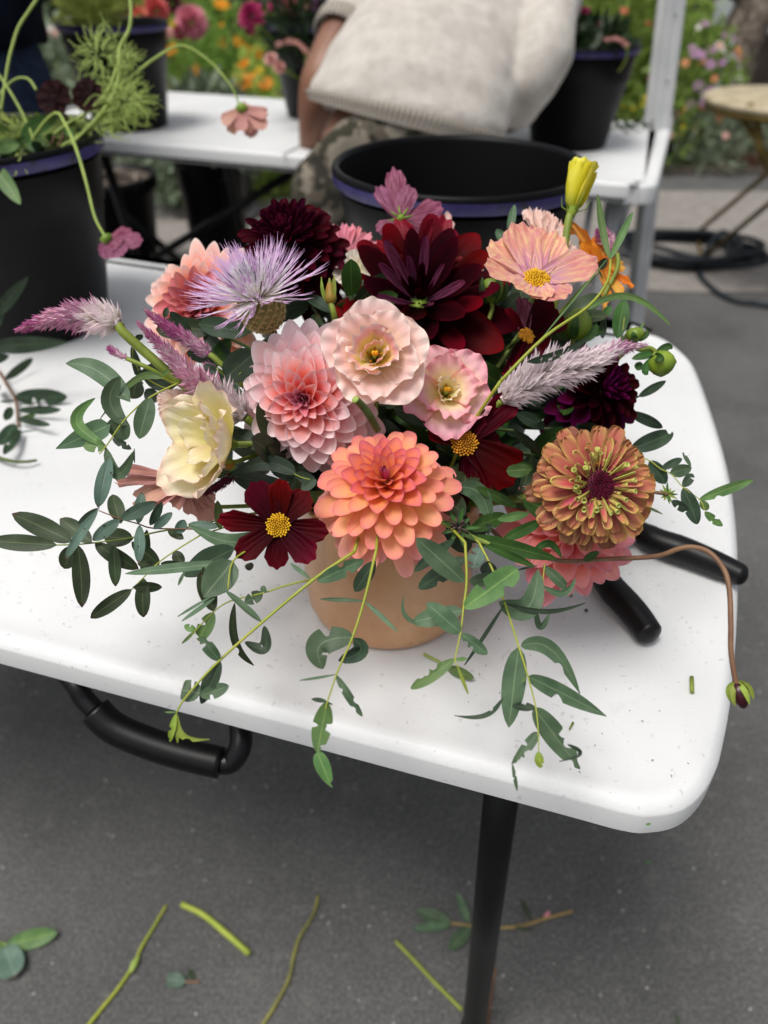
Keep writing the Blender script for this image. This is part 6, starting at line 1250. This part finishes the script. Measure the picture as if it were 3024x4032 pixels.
sprig('grassy_foliage', 'tall slender grassy stem with narrow blades rising at the right of the bouquet', 'G', [(300, 1572), (600, 1270), (900, 1060), (1030, 890), (1055, 740)], .475, .50,
 [(1048, 735, 965, 288, 52, 0, .1, 0, EUG), (1050, 735, 1208, 410, 52, 0, .1, 0, EUG), (890, 1082, 1468, 1192, 46, 0, .1, 0, EUG, (.4, .6), (1180, 990)), (1035, 730, 975, 800, 60, 0, .2, .01, EUD), (580, 1280, 1030, 735, 14, 0, .1, 0, EUG), (480, 1440, 910, 1270, 65, 0, .2, .02, EUD, (.5, .7), (720, 1380)), (970, 800, 1000, 870, 12, 0, 0)], EUG, r=(34, 20), to_vase=True)
sprig('dahlia_foliage', 'leafy green dahlia stem crossing right toward the salmon pink dahlia', 'L', [(430, 1160), (620, 1230), (780, 1290), (900, 1300)], .475, .485,
 [(440, 1175, 930, 1300, 90, 0, .2, .004, DL, (.5, .7)), (620, 1190, 845, 1080, 70, 0, .2, 0, DL), (590, 1075, 770, 1040, 55, 0, .2, 0, EUG), (470, 890, 700, 1005, 60, 0, .2, .012, DL), (780, 1280, 955, 1295, 44, 0, .2, -.002, DL, (.5, .6), (880, 1210)), (1080, 1308, 1165, 1258, 44, 0, .1, 0, DL), (430, 1130, 640, 1050, 90, 1, .3, .01, DL), (500, 1210, 800, 1340, 50, 0, .2, 0, DL), (640, 800, 780, 790, 80, 0, .2, .0, EUG, (.4, .4)), (700, 760, 790, 790, 60, 0, .2, .008, DL), (560, 1110, 420, 1200, 80, 1, .2, .01, EUD), (350, 900, 545, 1075, 110, 0, .2, .008, EU, (.5, .5), (480, 920))], DL, r=(16, 10), to_vase=True)
sprig('dahlia_foliage', 'green leaves behind the white celosia spike near the green buds', 'G', [(1000, 1350), (1120, 1280), (1150, 1130)], .58, .58,
 [(1100, 1280, 1150, 1010, 110, 0, .2, 0, DL), (1010, 1130, 1000, 1280, 50, 0, .3, 0, EUD), (900, 1230, 1000, 1230, 70, 0, .2, 0, DL), (900, 1230, 930, 1100, 60, 0, .2, 0, DL), (880, 1240, 780, 1300, 60, 0, .2, 0, DL), (1000, 1130, 1060, 1060, 60, 0, .2, .0, DL), (1250, 1220, 1285, 1170, 20, 0, 0, 0, EUG), (1390, 1370, 1200, 1420, 60, 0, .2, -.004, DL), (1260, 1440, 1240, 1500, 60, 0, .2, 0, DL)], DL, r=(16, 10))
sprig('eucalyptus_sprig', 'pair of grey eucalyptus tips behind the striped peach cosmos', 'G', [(380, 700), (350, 600)], .62, .62, [(355, 560, 395, 360, 55, 1, .1, 0, EU), (330, 620, 270, 530, 60, 0, .2, 0, EU)], EU, r=(10, 8))
sprig('eucalyptus_sprig', 'large dark leaves under the pink dahlia left of the coral one', 'J', [(300, 1380), (540, 1590), (700, 1640)], .50, .48,
 [(550, 1590, 0, 1620, 130, 0, .1, 0, EUD, (.4, .7), (300, 1500)), (540, 1590, 720, 1650, 90, 0, .1, 0, EUD), (350, 1390, 10, 1240, 150, 0, .2, .01, EUD), (720, 1640, 590, 1720, 80, 0, .2, 0, EUD), (540, 1600, 500, 1720, 60, 0, .2, .01, EUD)], EUD, r=(12, 10))
# dense inner greenery that closes the gaps between blooms
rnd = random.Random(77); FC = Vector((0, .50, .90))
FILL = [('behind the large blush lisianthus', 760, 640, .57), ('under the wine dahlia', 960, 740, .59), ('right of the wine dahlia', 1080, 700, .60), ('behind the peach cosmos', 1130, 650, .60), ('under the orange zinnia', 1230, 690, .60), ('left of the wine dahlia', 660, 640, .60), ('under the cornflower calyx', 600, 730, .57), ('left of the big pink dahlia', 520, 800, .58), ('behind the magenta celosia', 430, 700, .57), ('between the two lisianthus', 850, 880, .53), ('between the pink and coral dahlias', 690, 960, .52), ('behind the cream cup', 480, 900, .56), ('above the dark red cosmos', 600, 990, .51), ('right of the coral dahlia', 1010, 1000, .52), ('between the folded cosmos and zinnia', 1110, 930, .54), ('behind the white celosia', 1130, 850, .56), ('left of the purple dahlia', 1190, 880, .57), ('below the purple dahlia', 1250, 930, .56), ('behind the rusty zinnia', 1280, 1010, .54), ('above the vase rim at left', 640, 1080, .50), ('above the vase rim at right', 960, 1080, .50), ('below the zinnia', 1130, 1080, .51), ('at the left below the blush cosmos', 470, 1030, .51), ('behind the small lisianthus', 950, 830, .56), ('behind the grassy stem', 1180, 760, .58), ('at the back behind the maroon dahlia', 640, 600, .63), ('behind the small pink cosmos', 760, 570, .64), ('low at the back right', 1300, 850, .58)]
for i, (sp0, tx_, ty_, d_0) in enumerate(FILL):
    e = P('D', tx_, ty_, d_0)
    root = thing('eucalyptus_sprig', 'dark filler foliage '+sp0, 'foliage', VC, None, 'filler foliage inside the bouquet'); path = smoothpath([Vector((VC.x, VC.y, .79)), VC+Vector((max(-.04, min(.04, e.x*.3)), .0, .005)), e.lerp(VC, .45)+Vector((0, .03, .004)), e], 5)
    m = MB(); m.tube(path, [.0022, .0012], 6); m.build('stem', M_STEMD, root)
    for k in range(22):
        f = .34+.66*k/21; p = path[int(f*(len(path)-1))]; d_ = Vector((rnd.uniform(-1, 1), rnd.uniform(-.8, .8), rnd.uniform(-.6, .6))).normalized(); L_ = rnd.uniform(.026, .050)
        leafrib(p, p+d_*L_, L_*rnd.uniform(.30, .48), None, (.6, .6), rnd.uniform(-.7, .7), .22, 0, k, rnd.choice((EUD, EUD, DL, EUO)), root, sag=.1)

# ================================================================== loose bits on the table
def gleaf(root, z, bx_, by_, tx, ty, w, h, mat, **kw):
    a, b = G(z, bx_, by_, h), G(z, tx, ty, h+kw.pop('dz', .002)); leafrib(a, b, px(z, w, (a-CAM).dot(F_)), kw.pop('mid', None), kw.pop('prof', (.6, .6)), kw.pop('roll', .3), .2, kw.pop('bites', 0), int(bx_), mat, root)
fl = thing('fallen_leaf', 'yellow green fallen leaf on a short stalk right of the vase foot', 'leaf', G('N', 430, 880, .742)); gleaf(fl, 'N', 430, 875, 608, 945, 75, .7425, EUG)
m = MB(); m.tube([G('N', 280, 790, .742), G('N', 380, 838, .742), G('N', 435, 880, .7425)], [.0012, .0009], 6); m.build('stalk', M_STEMP, fl)
m = MB(); m.tube([G('O', 965, 1780, .7418), G('O', 968, 1890, .7418)], .0016, 8); tag(m.build('stem_clipping', M_STEM), 'short green stem clipping on the table near the hanging maroon bud', 'stem')
m = MB(); m.tube([G('N', 1255, 1235, .7412), G('N', 1230, 1280, .7412)], [.0009, .0004], 6); tag(m.build('leaf_fragment', M_STEM), 'tiny brown green fragment on the table near its right front', 'leaf')
fl = thing('fallen_leaf', 'tiny dark green fragment lying on the rounded front corner of the table', 'leaf', G('R', 1205, 236, .741)); gleaf(fl, 'R', 1196, 238, 1215, 234, 9, .741, EUG)
for k, (x, y, lb) in enumerate(((200, 1297, 'small brown crumb on the table between the pruner handles'), (90, 1190, 'dark crumb on the table left of the near pruner handle'))):
    m = MB(); m.lathe([(.0001, .0012), (.0013, .0008), (.0016, 0)], G('O', x, y, .7402), 7); tag(m.build('crumb', M_BARK), lb, 'crumb')
fl = thing('fallen_leaf', 'dark leaf scrap half under the foot of the vase', 'leaf', G('N', 120, 730, .7405)); gleaf(fl, 'N', 100, 722, 138, 738, 16, .7408, DL)

# sprig lying at left behind, leaves in front of the left bucket
def lying(name, label, z, stem, leaves, mat, h=.746, smat=None):
    root = thing(name, label, 'foliage', G(z, *stem[0], h)); m = MB(); m.tube(smoothpath([G(z, x, y, h+.004*math.sin(i)) for i, (x, y) in enumerate(stem)], 4), [.0022, .0014], 6); m.build('stem', smat or M_STEMB, root)
    for lf in leaves: gleaf(root, z, *lf[:5], h+.002, lf[6] if len(lf) > 6 else mat, bites=lf[5] if len(lf) > 5 else 0, dz=random.Random(int(lf[0])).uniform(.0, .015))
    return root
lying('eucalyptus_sprig', 'blurred eucalyptus sprig lying on the table at the left edge', 'H', [(-60, 560), (0, 610), (40, 680), (100, 780), (115, 900), (120, 960)],
      [(30, 655, 215, 515, 60), (100, 770, 440, 765, 120, 2), (120, 855, 400, 850, 60), (112, 910, 330, 950, 50), (130, 915, 230, 885, 40, 0, EUG), (30, 920, 75, 835, 60), (100, 945, 0, 1085, 90), (130, 980, 25, 1145, 60, 3), (0, 800, 100, 790, 20), (-20, 700, 0, 720, 50)], EUD)
lying('cut_stem', 'pale grey stem lying on the table at the left edge', 'H', [(-50, 1150), (40, 1180), (140, 1192), (240, 1182)], [(100, 1000, 240, 985, 10, 0, EUS)], EU, .744, M_STEMD)
t = thing('eucalyptus_sprig', 'large blurred leaves in front of the left black bucket', 'foliage', P('H', -40, 430, .80)); 
for lf in ((-60, 440, 445, 408, 110), (-40, 240, 185, -20, 80), (-60, 530, 60, 500, 60), (-50, 330, 30, 160, 60)): leafrib(P('H', lf[0], lf[1], .84), P('H', lf[2], lf[3], .85), px('H', lf[4], .84), None, (.5, .8), .2, .2, 0, 3, EUD, t)
m = MB(); m.tube(smoothpath([P('H', -40, 620, .9), P('H', -60, 440, .84), P('H', -70, 200, .85)], 4), .002, 6); m.build('stem', M_STEM, t)

# ================================================================== plants in the left bucket
def stemthing(name, label, z, pts, d0, d1, r, mat, cat='stem', group=None):
    ps = [P(z, x, y, d0+(d1-d0)*i/(len(pts)-1)) for i, (x, y) in enumerate(pts)]; root = thing(name, label, cat, ps[-1], None, group); m = MB(); m.tube(smoothpath(ps, 5), r, 7); m.build('stem', mat, root); return root, ps
r1, ps = stemthing('cosmos', 'drooping blush cosmos on a long arched green stem over the rear table', 'A', [(1562, 690), (1520, 580), (1400, 430), (1250, 318), (1150, 305), (1000, 390), (860, 500), (760, 590), (700, 720), (560, 860), (400, 960)], .98, .93, [.0012, .0024], M_STEMP, 'flower')
inv = wm(r1).inverted(); Cc = P('A', 1580, 712, .98)
for i, (tx, ty, w) in enumerate(((1440, 800, 110), (1490, 870, 120), (1580, 850, 100), (1630, 860, 90), (1660, 900, 110), (1740, 830, 120), (1750, 740, 110), (1640, 680, 100))):
    T = P('A', tx, ty, .98+.01*math.sin(i*2)); y_ = T-Cc; L_ = y_.length; M_ = frame(y_, F_*-1+U_*.2) @ Matrix.Diagonal((px('A', w, .98), L_, L_)); link(CBp[i % 3], 'petal', r1, inv @ (Matrix.Translation(Cc) @ M_.to_4x4()))
m = MB(); m.lathe([(.0001, -.006), (.006, -.004), (.0085, .003), (.004, .006), (.0012, .008)], Cc, 14, Vector((0, 0, 1))); m.build('calyx', M_GRN, r1)
r1, ps = stemthing('cosmos', 'drooping mauve cosmos hanging off the side of the left bucket', 'A', [(690, 1550), (620, 1420), (570, 1220), (520, 1040), (470, 900), (420, 800), (375, 740), (300, 790), (220, 900)], .82, .92, [.0014, .0022], M_STEMP, 'flower')
inv = wm(r1).inverted(); Cc = P('A', 700, 1565, .82)
for i, (tx, ty, w) in enumerate(((930, 1560, 150), (860, 1490, 130), (800, 1660, 170), (700, 1690, 120), (640, 1660, 110), (780, 1600, 130))):
    T = P('A', tx, ty, .82+.012*math.sin(i*2)); y_ = T-Cc; L_ = y_.length; M_ = frame(y_, F_*-1+U_*.3) @ Matrix.Diagonal((px('A', w, .82), L_, L_)); link(CMm[i % 2], 'petal', r1, inv @ (Matrix.Translation(Cc) @ M_.to_4x4()))
m = MB(); m.lathe([(.0001, -.004), (.006, -.003), (.007, .003), (.0012, .007)], Cc, 14, (ps[0]-Cc)); m.build('calyx', M_GRN, r1)
for i, (cx, cy, rr, lb, pts) in enumerate(((355, 640, 118, 'chocolate cosmos nearly black, left of the pair over the left bucket', [(400, 720), (430, 760), (420, 860), (380, 960)]), (572, 625, 108, 'chocolate cosmos nearly black, right of the pair over the left bucket', [(560, 740), (480, 800), (380, 860), (330, 950)]))):
    tips = [(cx+rr*math.cos(a), cy+rr*math.sin(a)*1.05, rr*.85) for a in [k*2*PI/8+.2 for k in range(8)]]
    r1 = cosmos('cosmos', lb, 'A', cx, cy, .93, (.1*(i*2-1), .1, 1), tips, [petal_mesh('cosmos_petal', CHO, W=1, a=.4, b=0, cup=.4, bend=.1, tip='notch', drop=.2, seed=i)], 20, plain('choc_centre', '#1c0606', '#3c1410', 200, .7), .05, stem=False)
    m = MB(); m.tube(smoothpath([P('A', cx, cy, .935)]+[P('A', x, y, .94) for x, y in pts], 4), .0016, 6); m.build('stem', M_STEMB, r1)
for lb, pts, r in (('tall pale curved stem rising out of the top at far left', [(250, -20), (190, 70), (120, 180), (75, 320), (50, 430), (20, 620), (5, 720)], .0018),
                   ('thin arched stem at the far left above the bucket', [(238, 590), (200, 530), (150, 508), (80, 530), (0, 610), (-60, 680)], .0016),
                   ('straight thin stem crossing at the far left over the bucket', [(-20, 470), (60, 590), (130, 710), (190, 830), (220, 920)], .0016),
                   ('green stem rising from the ferny leaves to the top of the picture', [(848, -20), (856, 80), (840, 200), (780, 320), (778, 480), (740, 620), (660, 740), (560, 850), (460, 950)], .0022),
                   ('pale green stem leaning right beneath the chocolate cosmos', [(770, 420), (720, 560), (660, 650), (560, 740), (440, 810), (350, 880)], .0019)):
    stemthing('flower_stem', lb, 'A', pts, .93, .93, r, M_STEMP)  # plain flower stems standing in the left bucket
def ferny(label, z, cx, cy, rx, ry, n, d, seed):
    rnd = random.Random(seed); root = thing('ferny_foliage', label, 'foliage', P(z, cx, cy, d)); m = MB()
    for i in range(n):
        a = rnd.uniform(0, 6.28); q = rnd.random()**.6*.5; p = (cx+rx*q*math.cos(a), cy+ry*q*math.sin(a)); a2 = a+rnd.uniform(-.9, .9); ln = rnd.uniform(.3, .95); dd = d+rnd.uniform(-.025, .03)
        e = (p[0]+rx*ln*math.cos(a2), p[1]+ry*ln*math.sin(a2)); bend = rnd.uniform(-.4, .4)
        mdp = ((p[0]+e[0])/2-(e[1]-p[1])*bend, (p[1]+e[1])/2+(e[0]-p[0])*bend)
        m.tube(smoothpath([P(z, *p, dd), P(z, *mdp, dd), P(z, *e, dd+rnd.uniform(-.01, .01))], 3), [.0009, .00035], 4, caps=False)
    m.build('leaves', M_STEMP, root)['kind'] = 'stuff'; return root
ferny('dense thread like cosmos foliage beside the chocolate cosmos', 'A', 810, 660, 200, 170, 210, .94, 1)
ferny('tuft of thread like foliage on the arched stem', 'A', 820, 390, 115, 110, 80, .94, 2)
ferny('loose thread like foliage in front of the far left bucket', 'A', 640, 350, 190, 200, 70, .97, 3)
ferny('low thread like foliage on the bucket rim beneath the chocolate cosmos', 'A', 620, 820, 260, 90, 90, .95, 4)
ferny('thread like foliage sprawling inside the left bucket', 'A', 200, 880, 300, 120, 220, .97, 5)
ferny('few thread leaves hanging down the front of the left bucket', 'A', 110, 1090, 100, 90, 18, .86, 6)
t = thing('leafy_greens', 'broad green leaves gathered inside the left bucket', 'foliage', P('A', 200, 900, .95))
for k, lf in enumerate([(140, 900, 370, 770, 100, EUG), (350, 750, 390, 590, 60, EUG), (390, 890, 525, 880, 45, EUY), (130, 950, -20, 980, 90, EUG), (340, 935, 130, 930, 80, EUG), (0, 740, 70, 800, 40, EUY), (160, 740, 190, 820, 30, EUG), (230, 730, 290, 810, 30, EUY), (60, 860, -30, 830, 60, EUG), (180, 900, 60, 1010, 60, DL), (260, 990, 120, 900, 80, DL), (400, 960, 300, 880, 70, DL), (480, 900, 420, 820, 60, DL), (20, 1000, 120, 1010, 60, DL), (300, 1000, 200, 940, 70, EUD), (560, 860, 470, 930, 70, EUD)]):
    leafrib(P('A', lf[0], lf[1], .93+.02*(k % 3)), P('A', lf[2], lf[3], .93+.02*((k+1) % 3)), px('A', lf[4], .93), None, (.55, .6), .2, .2, 0, k, lf[5], t, sag=.1)
m = MB()
for k in range(7): m.tube([P('A', 20+70*k, 920+10*(k % 3), .95), Vector((-.52+.03*(k-3), 1.03, .76))], .0018, 5)
m.build('stems', M_STEMD, t)
t = thing('fallen_leaf', 'green pointed leaf hanging out over the rim at the left picture edge', 'leaf', P('A', -20, 1100, .84)); leafrib(P('A', -40, 1080, .84), P('A', 135, 1335, .83), px('A', 100, .84), None, (.5, .7), .1, .2, 0, 1, EUG, t)

# ================================================================== clippings on the asphalt
def gtube(root, name, z, pts, r0, r1_, mat, h=.004):
    m = MB(); m.tube(smoothpath([G(z, x, y, h) for x, y in pts], 5), [r0, r1_], 8); return m.build(name, mat, root)
def clip(label, z, pts, r0, r1_, mat, name='stem_clipping'):
    root = thing(name, label, 'stem', G(z, *pts[0], .004), None, 'cut stems lying on the asphalt'); gtube(root, 'stem', z, pts, r0, r1_, mat, max(r0, r1_)+.001); return root
t = clip('olive cut stem with a pale node on the asphalt at lower left', 'Q', [(775, 195), (720, 290), (660, 390), (628, 465), (560, 570), (480, 670), (400, 770)], .0020, .0030, M_STEMY)
m = MB(); m.lathe([(.0028, -.010), (.0052, 0), (.0045, .006), (.0022, .012)], G('Q', 628, 468, .006), 12, G('Q', 600, 520, .006)-G('Q', 660, 400, .006)); m.build('node', M_STEMP, t)
t = clip('thick bright green cut stem on the asphalt, second from left', 'Q', [(848, 190), (950, 240), (1060, 330), (1160, 418)], .0044, .0046, plain('stem_bright', '#92a038', '#a8b448', 40, .5))
m = MB(); m.lathe([(.0001, .0004), (.0036, .0004), (.0046, -.001)], G('Q', 1163, 421, .007), 12, G('Q', 1160, 418, .007)-G('Q', 1100, 365, .007)); m.build('cut_end', M_STEMP, t)
clip('long wavy thin brownish green stem on the asphalt left of the table leg', 'Q', [(1485, 150), (1460, 240), (1400, 340), (1370, 430), (1350, 530), (1290, 650), (1220, 760)], .0024, .0028, plain('stem_dull', '#6e6c38', '#8a8844', 40, .6))
clip('straight olive green stem on the asphalt running to the table leg', 'R', [(248, 678), (330, 765), (410, 850), (500, 940)], .0028, .0028, plain('stem_olive', '#7f8a32', '#8f9a3c', 40, .6))
clip('thin brown stem on the asphalt right behind the foot of the table leg', 'R', [(625, 780), (612, 860), (598, 1000)], .0024, .0024, M_STEMB)
t = thing('fallen_sprig', 'grey green eucalyptus tip with a brown stalk on the asphalt crossed by the table leg', 'foliage', G('R', 540, 620, .004)); gtube(t, 'stem', 'R', [(918, 566), (820, 592), (720, 622), (600, 628), (455, 610)], .0026, .0022, plain('stalk_tan', '#857046', '#9c8452', 30, .6))
for lf in ((460, 610, 325, 562, 50), (455, 618, 315, 632, 34), (525, 612, 482, 495, 34), (530, 625, 450, 712, 52), (700, 625, 770, 640, 12), (760, 600, 725, 520, 22)): gleaf(t, 'R', lf[0], lf[1], lf[2], lf[3], lf[4], .007, EU if lf[4] > 24 else EUO, dz=.006, roll=.2)
t = thing('fallen_sprig', 'two bright green leaves on the asphalt at the left picture edge', 'foliage', G('Q', 20, 380, .004)); gleaf(t, 'Q', 30, 380, 268, 322, 85, .01, EUG, roll=.1); gleaf(t, 'Q', 20, 385, 70, 530, 120, .01, EUS, roll=.1, prof=(.5, .4)); gleaf(t, 'Q', 10, 385, -70, 420, 70, .01, EUG); gtube(t, 'stem', 'Q', [(30, 380), (-30, 360), (-80, 350)], .002, .002, M_STEMP, .006)
t = thing('fallen_leaf', 'small pale green leaf with a reddish stalk on the asphalt', 'leaf', G('Q', 820, 545, .004)); gleaf(t, 'Q', 865, 552, 772, 540, 62, .006, EUS, roll=.1, prof=(.4, .3)); gtube(t, 'stalk', 'Q', [(865, 552), (935, 553)], .0018, .0012, M_STEMB)
gleaf(t, 'Q', 900, 545, 880, 490, 22, .004, EUO)
t = thing('fallen_leaf', 'tiny green leaf scrap on the asphalt right of the table leg', 'leaf', G('R', 1205, 380, .004)); gleaf(t, 'R', 1188, 386, 1222, 372, 12, .005, EU)
t = thing('fallen_leaf', 'dark leaf tip on the asphalt at the bottom picture edge', 'leaf', G('R', 1315, 985, .004)); gleaf(t, 'R', 1325, 1005, 1310, 955, 14, .006, EUO)
t = thing('fallen_petal', 'tiny pink petal scrap on the asphalt near the brown stalk', 'petal', G('R', 822, 578, .004)); gleaf(t, 'R', 810, 588, 832, 568, 14, .006, MATS['daisy_pink'])

rnd = random.Random(91); dm = MB()
for k in range(70):
    x_, y_ = rnd.uniform(50, 2850), rnd.uniform(2200, 3150)
    if y_ > 2560+x_*.225: continue
    p_ = G('S', x_, y_, .7404); a = rnd.uniform(0, 6.28); l_ = rnd.uniform(.0003, .0012); dm.tube([p_, p_+Vector((math.cos(a)*l_, math.sin(a)*l_, .0001)), p_+Vector((math.cos(a+.6)*l_*1.7, math.sin(a+.6)*l_*1.7, 0))], [.0002, .0003, .0001], 4)
tag(dm.build('plant_dust', M_BARK), 'fine specks of plant dust scattered on the white table top', 'plant dust', kind='stuff')
gm = MB()
for k in range(700):
    x_, y_ = rnd.uniform(-.9, 1.2), rnd.uniform(.2, 1.5); r_g = rnd.uniform(.0006, .0018); c_ = Vector((x_, y_, r_g*.4)); t_a = rnd.uniform(0, 6.28)
    gm.box(c_, (math.cos(t_a)*r_g, math.sin(t_a)*r_g, 0), (-math.sin(t_a)*r_g*.7, math.cos(t_a)*r_g*.7, 0), (0, 0, r_g*.5))
tag(gm.build('grit', plain('pale_grit', '#8c8a86', '#c4c2bd', 300, .8), None, False), 'fine pale grit scattered over the asphalt below the front table', 'grit', kind='stuff')
